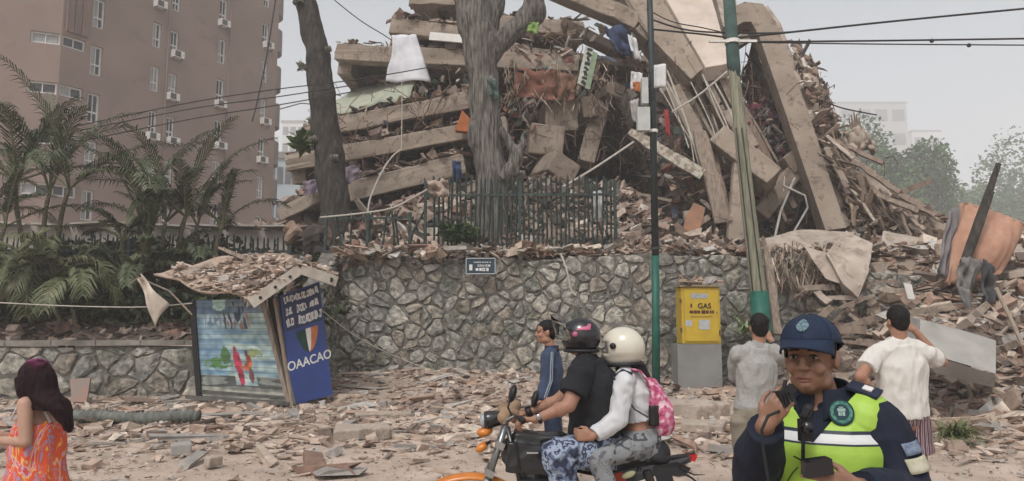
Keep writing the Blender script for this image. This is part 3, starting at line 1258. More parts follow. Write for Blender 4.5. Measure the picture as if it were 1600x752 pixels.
slab('uppermost tan slab sticking out at the top left of the collapse, above a white board', (612, 27), (742, 42), 24.2, 23.6, s2(25, 24), 8, .3, plan=s2(62, 24))
slab('long tan slab with a hollow underside, second from the top at left', (526, 68), (905, 86), 24.6, 23.4, s2(27, 24), 8, .4, plan=s2(44, 24))
slab('tan slab topped by a green sloping sheet, third from the top at left', (474, 192), (760, 138), 24.0, 22.6, s2(27, 23.5), 8.5, 1.6, plan=.7)
slab('tan slab ending in a broken lip beside the leaning dark trunk, fourth from the top', (444, 244), (790, 182), 23.4, 22.2, s2(25, 23), 8.5, 1.3, plan=s2(46, 23))
slab('tan slab sloping down to the right fence, fifth from the top at left', (478, 300), (722, 240), 22.8, 21.8, s2(33, 22), 8.5, 1.3, plan=.7)
slab('lowest tilted slab at the foot of the stack beside the apartment block', (432, 325), (520, 286), 22.4, 22.0, s2(22, 22), 8, 1.2, plan=1.2)
slab('roof slab running across the top behind the forked trunk', (742, 22), (912, 34), 25.8, 25.4, s2(24, 25), 7, .4, left_end=False)
slab('short roof slab above the uppermost left slab, mostly out of the photo', (640, -14), (760, -12), 26, 25.6, .5, 7, .2, left_end=False)
slab('broken slab in shade behind the forked trunk, above the hanging red sheet', (790, 100), (960, 108), 26.2, 26.2, .55, 5, .3, left_end=False)
slab('deep slab low in the shade behind the fence', (560, 330), (760, 285), 23.4, 22.6, .5, 6, .9, left_end=False)

# green sheet lying on the third slab
a, b_, c = at(478, 190, 23.95), at(640, 157, 23.3), at(585, 130, 27.0)
b = MB()
b.sheet(14, 8, lambda u, v_: a.lerp(b_, u).lerp(at(560, 140, 27.0).lerp(at(655, 128, 26.6), u), v_) + V((0, 0, .06 + .12 * fbm(u * 3, v_ * 3, 1) + .25 * math.sin(v_ * 3) * u)), .05)
b.build('roof_sheet', mat('pale_green_sheet', (.36, .39, .31), (.27, .29, .23), scale=2, bump=.3, dirt=(.28, .23, .19), dirt_amt=.3), smooth=True, label='pale green sheet lying on the third slab from the top at left', cat='roof sheet')

# upper right: tilted roof deck and beams


def plate(name, pix, Ys, back, m, label, cat='concrete slab', group=None, bevel=.03, crack=.02):
    P = [at(p[0], p[1], y) for p, y in zip(pix, Ys)]
    b = MB()
    b.prism(P, back)
    return b.build(name, m, bevel=bevel, crack=crack, label=label, cat=cat, group=group)


# broad pale roof deck, tilted towards the viewer
plate('deck_plate', [(1012, -50), (1098, -50), (1142, 98), (1103, 106)], [25.5, 25.5, 21.6, 21.4], (0, .35, -.35), mat('pale_roof_deck', (.58, .50, .43), (.46, .39, .33), rough=.88, scale=1.5, bump=.3, bscale=14, dirt=(.34, .28, .23), dirt_amt=.15, dscale=3.0), 'broad pale roof deck tilted down to the right beside the wooden utility pole')
plate('deck_plate', [(1104, -60), (1150, -60), (1152, 60), (1130, 40)], [27, 27, 24.2, 24.2], (0, .35, -.35), M_concl, 'second pale deck strip hidden partly by the utility pole')
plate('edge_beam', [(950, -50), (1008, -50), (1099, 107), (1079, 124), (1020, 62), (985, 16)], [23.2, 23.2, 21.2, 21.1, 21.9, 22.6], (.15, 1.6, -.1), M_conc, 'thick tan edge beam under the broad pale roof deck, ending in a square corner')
plate('deck_plate', [(770, 66), (1010, 96), (1012, 108), (770, 78)], [24.6, 24.0, 24.0, 24.6], (0, 8, 1.4), M_conc, 'deck added as a ceiling to darken the opening right of the forked trunk')  # ceiling plate added to keep daylight out of the opening
plate('deck_plate', [(1092, 84), (1186, 40), (1190, 56), (1096, 100)], [24.2, 23.6, 23.6, 24.2], (0, 7, 1.2), M_conc, 'deck added to shade the hollow behind the utility pole')  # second added plate, blocks sky light above this hollow
# arch of broken beams
for i, (p, q, w_, Yp, Yq, lab) in enumerate([
        ((850, -22), (962, 24), 26, 23.6, 23.0, 'tan beam at the top centre sloping down to the right'),
        ((960, 22), (1000, 42), 26, 23.0, 22.8, 'short broken beam piece following the sloping beam at top centre'),
        ((998, 46), (1016, 64), 24, 22.8, 22.8, 'last broken beam piece beside the dark steel pole'),
        ((880, 40), (1000, 100), 14, 24.6, 24.2, 'thin cracked beam below the sloping beam at top centre')]):
    b = MB()
    b.beam(at(p[0], p[1], Yp), at(q[0], q[1], Yq), .9, s2(w_, 23))
    b.build('broken_beam', M_conc, bevel=.04, crack=.03, label=lab, cat='concrete beam')

# steep frame standing on its end at right
fr_ = root('fallen_portal', at(1250, 330, 22), 'tall tan concrete frame bent at the top and leaning on the rubble at right', 'concrete frame')
pix_out = [(1143, 12), (1163, 3), (1192, 6), (1212, 34), (1262, 172), (1322, 356)]
pix_in = [(1290, 360), (1228, 178), (1184, 52), (1172, 32), (1148, 42)]
Yf = lambda px, py: 21.7 - (py / 360.0) * 2.0
P = [at(x, y, Yf(x, y)) for x, y in pix_out + pix_in]
b = MB()
# build the frame as joined quads so that it is not one concave face
O_ = [at(x, y, Yf(x, y)) for x, y in pix_out]
I_ = [at(x, y, Yf(x, y)) for x, y in [(1148, 42), (1162, 34), (1174, 34), (1186, 56), (1228, 178), (1290, 360)]]
bk = V((.25, 1.1, .05))
for k in range(5):
    b.prism([O_[k], O_[k + 1], I_[k + 1], I_[k]], bk)
b.build('frame_beam', M_conc, fr_, bevel=.0)
b = MB()
# slab deck running back from the outer edge of the frame
for k in range(2, 5):
    d0, d1 = O_[k] + V((.02, .4, 0)), O_[k + 1] + V((.02, .4, 0))
    b.prism([d0, d1, d1 + V((.28, 0, .12)), d0 + V((.28, 0, .12))], V((1.4, 6.5, -.6)))
b.build('deck', M_concl, fr_, crack=.0)
for k, off in enumerate((.55, .95, 1.3)):
    b = MB()
    b.beam(O_[3] + V((off * .8, 1 + k * .6, -.5)), O_[5] + V((off, .6 + k * .5, -.1)), .5, .2)
    b.build('rib', M_concl, fr_, crack=.02)

# blocks and beams in and around the dark opening
BL = [
    ('tan concrete box beam jutting from the dark opening, upper of two', (850, 152, 906, 206), 23.4, 1.8, .12, 0),
    ('tan concrete box beam jutting from the dark opening, lower and further left', (826, 192, 884, 244), 22.8, 1.9, .1, .1),
    ('small tan box tilted on its corner just above the fence', (856, 242, 908, 282), 22.2, 1.2, .45, .5),
    ('small square tan block hanging right of the upper box beam', (908, 148, 936, 184), 23.6, 1.0, .15, -.15),
    ('little tan block hanging near the blue cloth', (950, 128, 978, 152), 23.6, .8, .3, .3),
]
for lab, (x0, y0, x1, y1), Y, dp, yaw, roll in BL:
    c = at((x0 + x1) / 2, (y0 + y1) / 2, Y)
    M = Matrix.Rotation(yaw, 3, 'Z') @ Matrix.Rotation(roll, 3, 'Y')
    b = MB()
    b.box(c + M @ V((0, dp / 2, 0)), (s2(x1 - x0, Y) * .95, dp, s2(y1 - y0, Y) * .95), M)
    b.build('concrete_block', M_conc, bevel=.04, crack=.02, label=lab, cat='concrete block')
BM = [
    ('wide tan beam behind the utility pole with a pale top face', (1118, 222), (1206, 288), 34, 21.0, 20.4, 1.3),
    ('tan beam sloping down left from the foot of the clothes heap', (1252, 252), (1184, 338), 26, 21.6, 21.3, .6),
    ('short tan slab piece above the beam that slopes down left', (1262, 236), (1228, 262), 30, 21.4, 21.4, .5),
    ('tall flat slab leaning in the dark opening', (942, 150), (914, 258), 26, 24.6, 23.6, .5),
    ('tan panel leaning left of the clothes heap under the edge beam', (1050, 140), (1092, 222), 24, 21.9, 21.3, .4),
    ('upright tan panel right of the rusty pointed panel', (1078, 330), (1090, 398), 22, 19.6, 19.3, .2),
    ('upright grey panel leaning against the utility pole foot', (1160, 250), (1148, 398), 28, 20.4, 19.4, .3),
    ('grey slab leaning behind the utility pole', (1138, 176), (1172, 236), 26, 21.9, 21.3, .4),
]
for lab, p, q, w_, Yp, Yq, dp in BM:
    b = MB()
    A_, B_ = at(p[0], p[1], Yp), at(q[0], q[1], Yq)
    b.beam(A_, B_, s2(w_, Yp), dp, up=V((0, -1, 0)))
    b.build('concrete_beam', M_conc, bevel=.04, crack=.025, label=lab, cat='concrete beam')

# flat pale slabs on top of the wall at right
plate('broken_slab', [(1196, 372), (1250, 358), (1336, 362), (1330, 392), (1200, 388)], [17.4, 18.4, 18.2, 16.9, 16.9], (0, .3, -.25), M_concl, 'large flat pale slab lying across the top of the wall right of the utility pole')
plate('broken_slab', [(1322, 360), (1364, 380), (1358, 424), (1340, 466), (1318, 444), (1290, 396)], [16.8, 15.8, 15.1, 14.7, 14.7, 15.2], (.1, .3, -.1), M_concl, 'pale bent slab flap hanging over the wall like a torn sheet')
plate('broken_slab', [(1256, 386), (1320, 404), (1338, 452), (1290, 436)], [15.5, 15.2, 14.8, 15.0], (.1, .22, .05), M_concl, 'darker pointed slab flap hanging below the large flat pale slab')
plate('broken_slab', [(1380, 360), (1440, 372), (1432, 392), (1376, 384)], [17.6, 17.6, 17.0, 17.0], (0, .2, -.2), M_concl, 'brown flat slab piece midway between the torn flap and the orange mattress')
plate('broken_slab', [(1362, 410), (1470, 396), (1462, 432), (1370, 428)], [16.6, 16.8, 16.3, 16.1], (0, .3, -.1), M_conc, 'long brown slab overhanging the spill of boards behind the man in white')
b = MB()
A_, B_ = at(1436, 545, 11.6), at(1556, 566, 11.2)
b.prism([at(1438, 500, 12.1), at(1556, 532, 11.9), at(1556, 584, 11.3), at(1436, 548, 11.6)], (.35, 1.3, .12))
b.prism([at(1436, 550, 11.62), at(1556, 586, 11.32), at(1554, 606, 11.5), at(1462, 584, 11.75)], (.3, .9, 0))
b.build('concrete_block', M_grayc, bevel=.02, crack=.0, label='big pale grey concrete block lying behind the man in the white shirt', cat='concrete block')
# flat slab pieces in the street
for lab, (x, y), Y, sz, yaw in [
        ('flat tan slab fragment with split edge on the street left of the motorcycle', (566, 672), 10.2, (.75, .4, .14), .2),
        ('small grey brick lying on the street in front of the kiosk', (284, 708), 8.9, (.22, .16, .13), .4),
        ('brown brick standing on the street near the fallen trunk', (333, 724), 8.2, (.17, .13, .12), .9),
        ('long thin plank of stone in front of the kiosk', (600, 636), 12.2, (.9, .25, .08), .1),
        ('squared tan kerb stone behind the backpack', (1085, 646), 12.3, (1.1, .4, .25), -.1),
        ('tan slab fragment in front of the grey cabinet base', (1100, 678), 10.8, (.6, .4, .12), -.4),
        ('flat slab fragment half buried right of the kerb stone', (1120, 636), 12.6, (.9, .5, .1), .5)]:
    c = at(x, y, Y)
    b = MB()
    b.box((c.x, c.y, floor_z(c.x, c.y) + sz[2] * .5), sz, Matrix.Rotation(yaw, 3, 'Z') @ Matrix.Rotation(.07, 3, 'X'))
    b.build('stone_fragment', M_concl if 'grey brick' not in lab else M_grayc, bevel=.02, crack=.03, label=lab, cat='masonry fragment')

# leaning planks and boards: (top px, bottom px, width px, Y top, Y bottom)
BOARD = mat('brown_board', (.26, .20, .16), (.16, .12, .095), rough=.9, scale=4, bump=.4, bscale=14, stretch=(3, 3, .5))
rusty = mat('rusty_panel', (.33, .17, .10), (.22, .13, .09), rough=.9, scale=3, bump=.3)


def board(p, q, w_, Yp, Yq, m, label, group=None, t=.07, name='board'):
    b = MB()
    A_, B_ = at(p[0], p[1], Yp), at(q[0], q[1], Yq)
    n = 7
    ws = s2(w_, (Yp + Yq) / 2)
    L = []
    d, sd_, u = frame_of(B_ - A_, V((0, -1, 0)))
    pts = []
    k0 = random.uniform(.5, 1)
    left = []
    right = []
    for i in range(n + 1):
        c = A_.lerp(B_, i / n) + u * math.sin(i / n * 3.1) * random.uniform(-.03, .06)
        ww = ws / 2 * (k0 + (1 - k0) * min(1, i / 2)) * random.uniform(.85, 1.08)
        left.append(c + sd_ * ww)
        right.append(c - sd_ * ww)
    for i in range(n):
        b.hexa([left[i], right[i], right[i + 1], left[i + 1], left[i] + u * t, right[i] + u * t, right[i + 1] + u * t, left[i + 1] + u * t])
    return b.build(name, m, label=label, cat='board', group=group)


board((984, 207), (1098, 274), 18, 20.6, 20.0, mat('painted_board', (.42, .39, .33), (.22, .18, .14), scale=9, contrast=(.42, .56), stretch=(1, 1, 1), bump=.4), 'whitewashed board with flaking paint lying diagonally right of the steel pole', t=.1)
board((1092, 208), (1128, 350), 24, 20.6, 20.0, M_wood, 'tall dark weathered plank with a pointed top left of the utility pole', t=.12)
board((1108, 220), (1136, 350), 14, 21.0, 20.3, BOARD, 'second plank close behind the pointed one', t=.1)
board((1092, 322), (1064, 396), 26, 19.6, 19.2, rusty, 'rusty orange brown pointed panel standing on the wall left of the utility pole', t=.06)
board((1106, 340), (1040, 378), 12, 19.6, 19.2, M_wood, 'grey splintered plank low beside the rusty panel', t=.08)
board((1196, 386), (1214, 524), 13, 15.6, 14.9, M_wood, 'long narrow plank leaning beside the green base of the utility pole', t=.08)
g1 = 'thin boards leaning under the tilted roof deck'
for k in range(36):
    x0 = 1024 + k * 3.6 + random.uniform(-6, 6)
    y0 = 96 + k * 1.2 + random.uniform(-18, 22)
    Ln = random.uniform(90, 210)
    sl = random.uniform(.28, .62)
    board((x0, y0), (x0 + Ln * sl, y0 + Ln), random.uniform(3, 10), 22.6 + random.uniform(-.6, 1.6), 21.6 + random.uniform(-.6, 1), random.choice([BOARD, M_wood, M_conc, M_wood]),
          'one of the thin boards leaning together under the tilted roof deck', g1, t=random.uniform(.04, .1), name='leaning_board')
g2 = 'splintered boards down the right hand slope'
for k in range(46):
    t = random.random()
    x0 = 1290 + 260 * t ** 1.2 + random.uniform(-14, 10)
    y0 = 205 + 215 * t ** .9 + random.uniform(-20, 25)
    Ln = random.uniform(30, 95)
    an = random.uniform(.35, 1.25) if t < .5 else random.uniform(-.4, .9)
    Yb = 20.5 - t * 2.5 + random.uniform(-.6, .5)
    board((x0, y0), (x0 + Ln * math.cos(an), y0 + Ln * math.sin(an)), random.uniform(4, 12), Yb + random.uniform(0, .5), Yb - .4, random.choice([M_concl, M_wood, M_conc, BOARD]),
          'one of the splintered boards lying down the right hand rubble slope', g2, t=random.uniform(.03, .08), name='splintered_board')
g3 = 'broken boards on the spill below the orange mattress'
for k in range(40):
    x0 = random.uniform(1235, 1590)
    y0 = random.uniform(420, 590) if x0 > 1350 else random.uniform(440, 540)
    Yb = 16.4 - (y0 - 400) / 190 * 3.6
    Ln = random.uniform(20, 80)
    an = random.uniform(-.9, 1.3)
    board((x0, y0), (x0 + Ln * math.cos(an), y0 + Ln * math.sin(an) * .8), random.uniform(4, 13), Yb, Yb - .35, random.choice([M_concl, M_wood, M_conc, BOARD]),
          'one of the broken boards scattered over the spill below the orange mattress', g3, t=random.uniform(.03, .08), name='broken_board')
g4 = 'long splinters across the terrace behind the fence'
for k in range(26):
    x0 = random.uniform(560, 1160)
    y0 = random.uniform(300, 392)
    Yb = 21.5 - (y0 - 290) / 100 * 4
    Ln = random.uniform(20, 60)
    an = random.uniform(-.8, .8)
    board((x0, y0), (x0 + Ln * math.cos(an), y0 + Ln * math.sin(an)), random.uniform(3, 8), Yb, Yb - .2, random.choice([M_concl, M_wood, BOARD]),
          'one of the long splinters lying across the terrace rubble behind the fence', g4, t=.04, name='long_splinter')
# fibrous splinters on the right slope (uncountable)
n = 2000
t = rs.uniform(0, 1, n)
P = []
H_ = np.empty(n)
for i in range(n):
    tt = t[i]
    px = 1238 + 330 * tt ** 1.1 + rs.normal(0, 16)
    lo = lerp_tab([(1215, 60), (1250, 130), (1290, 215), (1330, 262), (1390, 325), (1500, 372), (1600, 402)], px)
    py = lo + abs(rs.normal(0, 38)) + 8
    px = max(px, lerp_tab([(30, 1222), (172, 1272), (356, 1336)], py) + abs(rs.normal(0, 10)))
    Yb = 21.6 - tt * 2.6 + rs.normal(0, .5) + max(0, 250 - py) * .012
    p = at(px, py, Yb)
    P.append(tuple(p))
rr_ = np.empty((n, 3, 3))
for i in range(n):
    an = rs.uniform(.3, 1.6) if t[i] < .5 else rs.uniform(-.6, 1.3)
    d = V((math.cos(an), rs.normal(0, .6), -math.sin(an)))
    d, sd_, u = frame_of(d)
    rr_[i] = np.array([list(d), list(sd_), list(u)]).T
chip_mesh('splinter_heap', np.array(P), rs.uniform(.2, 1.0, n), rs.uniform(.03, .16, n), rs.uniform(.02, .06, n), rr_, M_splint, kind='stuff', label='mass of long pale splinters hanging down the right side of the collapse', cat='splinters')
# inner core of the right slope, under the splinters
core = MB()
cp = [(1228, 40), (1262, 150), (1300, 232), (1340, 282), (1392, 338), (1460, 375), (1600, 412), (1720, 430)]
for k in range(len(cp) - 1):
    (x0, y0), (x1, y1) = cp[k], cp[k + 1]
    a_, c_ = at(x0 + 22, y0 + 20, 23.0 - k * .35), at(x1 + 22, y1 + 20, 23.0 - (k + 1) * .35)
    core.hexa([V((a_.x, a_.y, 2)), V((c_.x, c_.y, 2)), V((c_.x + 1.5, c_.y + 7, 2)), V((a_.x + 1.5, a_.y + 7, 2)), a_, c_, c_ + V((1.5, 7, -1)), a_ + V((1.5, 7, -1))])
core.build('rubble_core', M_soil, crack=.12, kind='stuff', label='packed rubble under the splinters at right', cat='rubble')
P = []
for i in range(5200):
    tt = rs.uniform(0, 1)
    px = 1225 + 370 * tt + rs.normal(0, 10)
    lo = lerp_tab([(1215, 60), (1250, 130), (1290, 215), (1330, 262), (1390, 325), (1500, 372), (1600, 402)], px)
    py = lo + 6 + abs(rs.normal(0, 60))
    px = max(px, lerp_tab([(30, 1222), (172, 1272), (356, 1336)], py) + abs(rs.normal(0, 10)))
    P.append(tuple(at(px, py, 21.9 - tt * 2.6 + rs.normal(0, .4) - max(0, py - lo - 50) * .012)))
chips('slope_rubble', np.array(P), .06, .5, M_terr, .9, kind='stuff', label='broken masonry between the splinters on the right side of the collapse', cat='rubble')
# short dangling strips, roots and wires in the opening (uncountable)
n = 1100
P = []
rr_ = np.empty((n, 3, 3))
for i in range(n):
    if i % 3 == 0:
        px, py = rs.uniform(790, 960), rs.uniform(100, 175)
        Yb = rs.uniform(22.8, 24.2)
    elif i % 3 == 1:
        px, py = rs.uniform(1150, 1250), rs.uniform(110, 260)
        Yb = rs.uniform(22.8, 24)
    else:
        px, py = rs.uniform(1210, 1320), rs.uniform(396, 450)
        Yb = 16.2 - (py - 400) / 100 * .8 + rs.normal(0, .2)
    P.append(tuple(at(px, py, Yb)))
    d = V((rs.normal(0, .5), rs.normal(0, .3), -1))
    d, sd_, u = frame_of(d)
    rr_[i] = np.array([list(d), list(sd_), list(u)]).T
chip_mesh('dangling_strips', np.array(P), rs.uniform(.15, .6, n), rs.uniform(.012, .035, n), rs.uniform(.01, .02, n), rr_, M_splint, kind='stuff', label='dangling roots strips and wires hanging from the torn floors', cat='strips')

# scraps of household things and torn cloth, reinforcing rods (uncountable)
n = 700
P = []
for i in range(n):
    k = i % 3
    if k == 0:
        px = rs.uniform(480, 760); py = rs.uniform(110, 330); Yb = rs.uniform(23.2, 24.4)
        if py < 330 - (px - 430) * .9:
            py = 300
    elif k == 1:
        px = rs.uniform(790, 1010); py = rs.uniform(40, 150); Yb = rs.uniform(22.6, 25)
        if i % 2:
            px = rs.uniform(780, 850); py = rs.uniform(140, 270)
    else:
        px = rs.uniform(1030, 1250); py = rs.uniform(120, 380); Yb = rs.uniform(21.5, 23.5)
    P.append(tuple(at(px, py, Yb)))
M_scrap = island_mat('household_scraps', [(.30, .28, .25), (.08, .09, .12), (.20, .08, .06), (.36, .33, .30), (.12, .10, .09), (.26, .20, .14), (.08, .11, .09), (.16, .13, .11), (.20, .16, .13), (.33, .24, .17)], bump=.2)
chip_mesh('household_scraps', np.array(P), rs.uniform(.1, .42, n), rs.uniform(.06, .26, n), rs.uniform(.01, .07, n), rand_rot(n, 1.1), M_scrap, kind='stuff', label='scraps of cloth paper and furniture caught all over the collapse')
rb = MB()
for i in range(420):
    k = i % 3
    if k == 0:
        px = random.uniform(470, 745); py = 335 - (px - 430) * .34 - 50 * random.randrange(0, 4) + random.uniform(-6, 10); Yb = 22.9
    elif k == 1:
        px = random.uniform(790, 1010); py = random.uniform(40, 240); Yb = random.uniform(22.4, 24)
    else:
        px = random.uniform(1030, 1400); py = random.uniform(max(60, (px - 1200) * 1.3), 390); Yb = random.uniform(20.6, 22.4)
    p = at(px, py, Yb)
    d = V((random.gauss(0, .6), random.uniform(-.6, .1), random.gauss(-.4, .6))) * random.uniform(.3, .9)
    rb.tube([p, p + d * .5 + V((random.gauss(0, .1), 0, .05)), p + d + V((0, 0, -.15))], random.uniform(.008, .018), 4)
rb.build('reinforcing_rods', mat('rusty_steel', (.16, .10, .07), (.09, .06, .045), rough=.8, bump=0), kind='stuff', label='bent rusty rods and wires sticking out of the broken floors')

# hanging cloth, sheets and belongings


def cloth(name, pix, Y, m, label, cat, amp=.12, n=10, thick=.012, group=None, yb=0):
    P = [at(p[0], p[1], Y + (yb * (i >= 2))) for i, p in enumerate(pix)]     # tl tr br bl
    sd_ = random.uniform(0, 50)
    nrm = (P[1] - P[0]).cross(P[3] - P[0]).normalized()
    L = max((P[1] - P[0]).length, .2)
    b = MB()
    b.sheet(n, n, lambda u, v_: (P[0].lerp(P[1], u)).lerp(P[3].lerp(P[2], u), v_) + nrm * amp * (math.sin(u * 11 + sd_ + v_ * 2) * .6 * v_ + noise.noise(V((u * 4 + sd_, v_ * 3, 0)))) + V((0, 0, noise.noise(V((u * 5, v_ * 5, sd_))) * amp * .5)), thick)
    return b.build(name, m, smooth=True, label=label, cat=cat, group=group)


def cm(name, c, d=None, **k):
    return mat(name, c, d, rough=.95, scale=5, bump=.3, bscale=20, **k)


M_sheet = cm('dusty_white_cloth', (.60, .60, .60), (.50, .50, .50))
cloth('hanging_cloth', [(806, 108), (870, 112), (866, 158), (802, 150)], 23.0, cm('red_brown_cloth', (.22, .09, .06), (.14, .07, .05)), 'dark red sheet hanging above the upper box beam', 'cloth', .2)
cloth('hanging_cloth', [(866, 110), (902, 118), (898, 156), (862, 160)], 23.1, cm('brown_cloth', (.24, .12, .08), (.16, .09, .06)), 'rust brown sheet hanging right of the dark red one', 'cloth', .2)
cloth('blue_cloth', [(944, 42), (976, 38), (990, 92), (962, 84)], 22.6, cm('navy_cloth', (.05, .07, .14), (.03, .04, .08)), 'dark blue cloth caught under the arch of broken beams', 'cloth', .25)
cloth('white_rag', [(982, 56), (994, 60), (1002, 96), (992, 92)], 22.3, M_sheet, 'narrow white rag hanging beside the dark blue cloth', 'rag', .12)
cloth('white_rag', [(986, 112), (1004, 114), (1002, 142), (985, 140)], 21.6, M_sheet, 'white rag with an orange stain hanging left of the white box on the steel pole', 'rag', .1)
cloth('white_rag', [(984, 158), (998, 155), (996, 192), (988, 190)], 21.6, cm('grey_rag', (.42, .40, .37)), 'long grey rag hanging just left of the larger box on the steel pole', 'rag', .1)
cloth('orange_rag', [(988, 128), (1002, 128), (1000, 144), (990, 142)], 21.5, cm('orange_cloth', (.45, .16, .06)), 'small orange rag hanging below the stained white one', 'rag', .05)
cloth('red_rag', [(1038, 172), (1044, 172), (1048, 216), (1040, 208)], 21.0, cm('red_cloth', (.35, .05, .05)), 'thin red rag hanging right of the steel pole', 'rag', .05)
cloth('blue_bag', [(706, 250), (720, 252), (722, 278), (708, 282)], 21.0, cm('blue_bag_cloth', (.06, .10, .20)), 'dark blue bag stuck at the end of the fifth slab by the fence', 'bag', .15)
cloth('purple_sheet', [(536, 262), (562, 258), (560, 280), (538, 290)], 22.0, cm('dull_purple', (.22, .18, .22)), 'dull purple sheet between the two lowest slabs', 'sheet', .1)
cloth('purple_sheet', [(474, 284), (504, 276), (502, 300), (476, 306)], 21.8, cm('dull_purple'[:], (.22, .18, .22)), 'pale mauve sheet left of the leaning dark trunk', 'sheet', .1)
cloth('pink_sheet', [(600, 322), (656, 300), (660, 326), (612, 348)], 20.8, cm('dull_pink', (.33, .23, .20)), 'dusty pink sheet lying under the lowest slab left of the fence', 'sheet', .12)
b = MB()
b.prism([at(722, 172, 21.9), at(735, 186, 21.9), at(737, 206, 21.9), at(711, 204, 21.9)], (0, .3, 0))
b.build('plastic_wedge', cm('orange_plastic', (.45, .15, .06)), bevel=.02, label='orange wedge shaped panel left of the forked trunk', cat='panel')
plate('white_board', [(672, 50), (740, 56), (738, 68), (670, 62)], [23.2, 23, 23, 23.2], (0, .08, 0), M_white, 'white board lying between the two highest slabs', 'board', crack=0)
# striped awning frame with dark lettering-like stripes
b = MB()
q = [at(915, 72, 21.8), at(922, 76, 21.8), at(912, 136, 21.6), at(902, 130, 21.6)]
b.prism([q[0], q[1] + V((.12, 0, 0)), q[2] + V((.06, 0, 0)), q[3]], (0, .06, 0))
sg = b.build('shop_panel', cm('cream_panel', (.46, .48, .42)), label='narrow cream and green panel hanging in the middle of the collapse', cat='panel')
b = MB()
b.prism([at(927, 80, 21.7), at(934, 84, 21.7), at(922, 140, 21.5), at(914, 138, 21.5)], (0, .06, 0))
b.build('green_strip', cm('pale_green_panel', (.22, .29, .19)), sg)
b = MB()
for k in range(8):
    f = k / 8 + .06
    c = q[0].lerp(q[3], f).lerp(q[1].lerp(q[2], f), .6) + V((0.06, -.02, 0))
    b.box(c, (.16, .015, .07 + .03 * (k % 2)), Matrix.Rotation(.3 + .5 * (k % 3), 3, 'Y'))
b.build('printed_marks', M_black, sg)
# heap of clothes right of the pole (uncountable scraps)
n = 420
P = []
for i in range(n):
    P.append(tuple(at(rs.uniform(1182, 1244), rs.uniform(160, 252), rs.uniform(22.6, 23.6))))
M_cl = island_mat('clothes', [(.12, .10, .14), (.22, .20, .20), (.08, .08, .10), (.40, .37, .34), (.20, .05, .09), (.15, .14, .20), (.30, .26, .22), (.10, .09, .08)], bump=.2)
chip_mesh('clothes_heap', np.array(P), rs.uniform(.12, .4, n), rs.uniform(.1, .22, n), rs.uniform(.03, .12, n), rand_rot(n, 1.0), M_cl, kind='stuff', label='tangled heap of dark and magenta clothes inside the fallen frame', cat='clothes')
b = MB()
b.tube([at(1207, 388, 20.2), at(1220, 330, 20.4), at(1242, 278, 20.4)], .035, 6)
b.tube([at(1227, 386, 20.1), at(1262, 325, 20.2), at(1258, 306, 20.2), at(1224, 290, 20.4)], .03, 6)
b.tube([at(1224, 300, 20.4), at(1226, 276, 20.6)], .02, 6)
b.build('bent_pipes', cm('galvanised_pipe', (.42, .40, .37)), label='bent pale pipes standing in the dark gap under the fallen frame', cat='pipe')
# orange mattress with draped curtains and a leaning post
b = MB()
mt = [at(1502, 318, 15.6), at(1596, 352, 15.4), at(1558, 428, 15.2), at(1478, 446, 15.3)]
b.sheet(18, 18, lambda u, v_: mt[0].lerp(mt[1], u).lerp(mt[3].lerp(mt[2], u), v_) + V((0, -.35 * math.sin(u * 3.14) * math.sin(v_ * 3.14) + .02 * math.sin(u * 40), 0)), .20)
mo = b.build('mattress', cm('orange_mattress_cover', (.46, .27, .19), (.38, .21, .145)), smooth=True, label='orange brown mattress standing tilted on the rubble at the far right', cat='mattress')
b = MB()
b.tube([mt[i % 4] + V((0, -.1, 0)) for i in range(5)], .022, 6)
b.build('piping', cm('mattress_piping', (.36, .22, .16)), mo, smooth=True)
GC = cm('grey_curtain', (.20, .19, .18), (.13, .125, .12))
cloth('curtain', [(1500, 402), (1534, 404), (1520, 470), (1492, 448)], 14.7, GC, 'grey curtain draped in folds below the orange mattress', 'curtain', .14, 16)
cloth('curtain', [(1536, 404), (1552, 418), (1562, 470), (1530, 480)], 14.6, cm('dark_curtain', (.07, .07, .075)), 'black and grey curtain bunched to the right of the grey one', 'curtain', .18, 16)
cloth('curtain', [(1494, 446), (1516, 452), (1520, 500), (1512, 498)], 14.6, GC, 'lower pointed end of the grey drapes under the mattress', 'curtain', .08, 10)
cloth('curtain', [(1482, 330), (1500, 322), (1480, 440), (1464, 420)], 15.4, cm('lilac_sheet', (.24, .22, .23)), 'grey lilac sheet hanging over the left edge of the mattress', 'curtain', .12, 12)
b = MB()
b.tube([at(1506, 412, 14.9), at(1530, 345, 14.9), at(1560, 256, 14.9)], [.10, .09, .05], 7, rough=.15)
b.tube([at(1512, 408, 14.85), at(1534, 350, 14.85), at(1552, 300, 14.85)], [.05, .05, .03], 6, rough=.15)
b.build('charred_post', M_barkd, label='dark splintered post leaning in front of the orange mattress', cat='post')
b = MB()
b.prism([at(1412, 442, 14.9), at(1424, 444, 14.9), at(1430, 468, 14.9), at(1419, 467, 14.9)], (0, .03, 0))
b.build('white_card', M_white, label='small white card hanging above the head of the man in white', cat='card')
for lab, pts in [('long pale pole slanting down at the right edge of the photo', [(1556, 450), (1580, 500), (1598, 540)]), ]:
    b = MB()
    b.tube([at(x, y, 13.5) for x, y in pts], .035, 6)
    b.build('pale_pole', cm('pale_pole_wood', (.45, .38, .31)), label=lab, cat='pole')
b = MB()
b.box(at(1605, 425, 15.5), (1.1, .5, .14), Matrix.Rotation(-.15, 3, 'Y'), 0)
b.build('broken_slab', M_concl, crack=.03, bevel=.02, label='pale slab fragment cut by the right edge of the photo beside the mattress', cat='concrete slab')
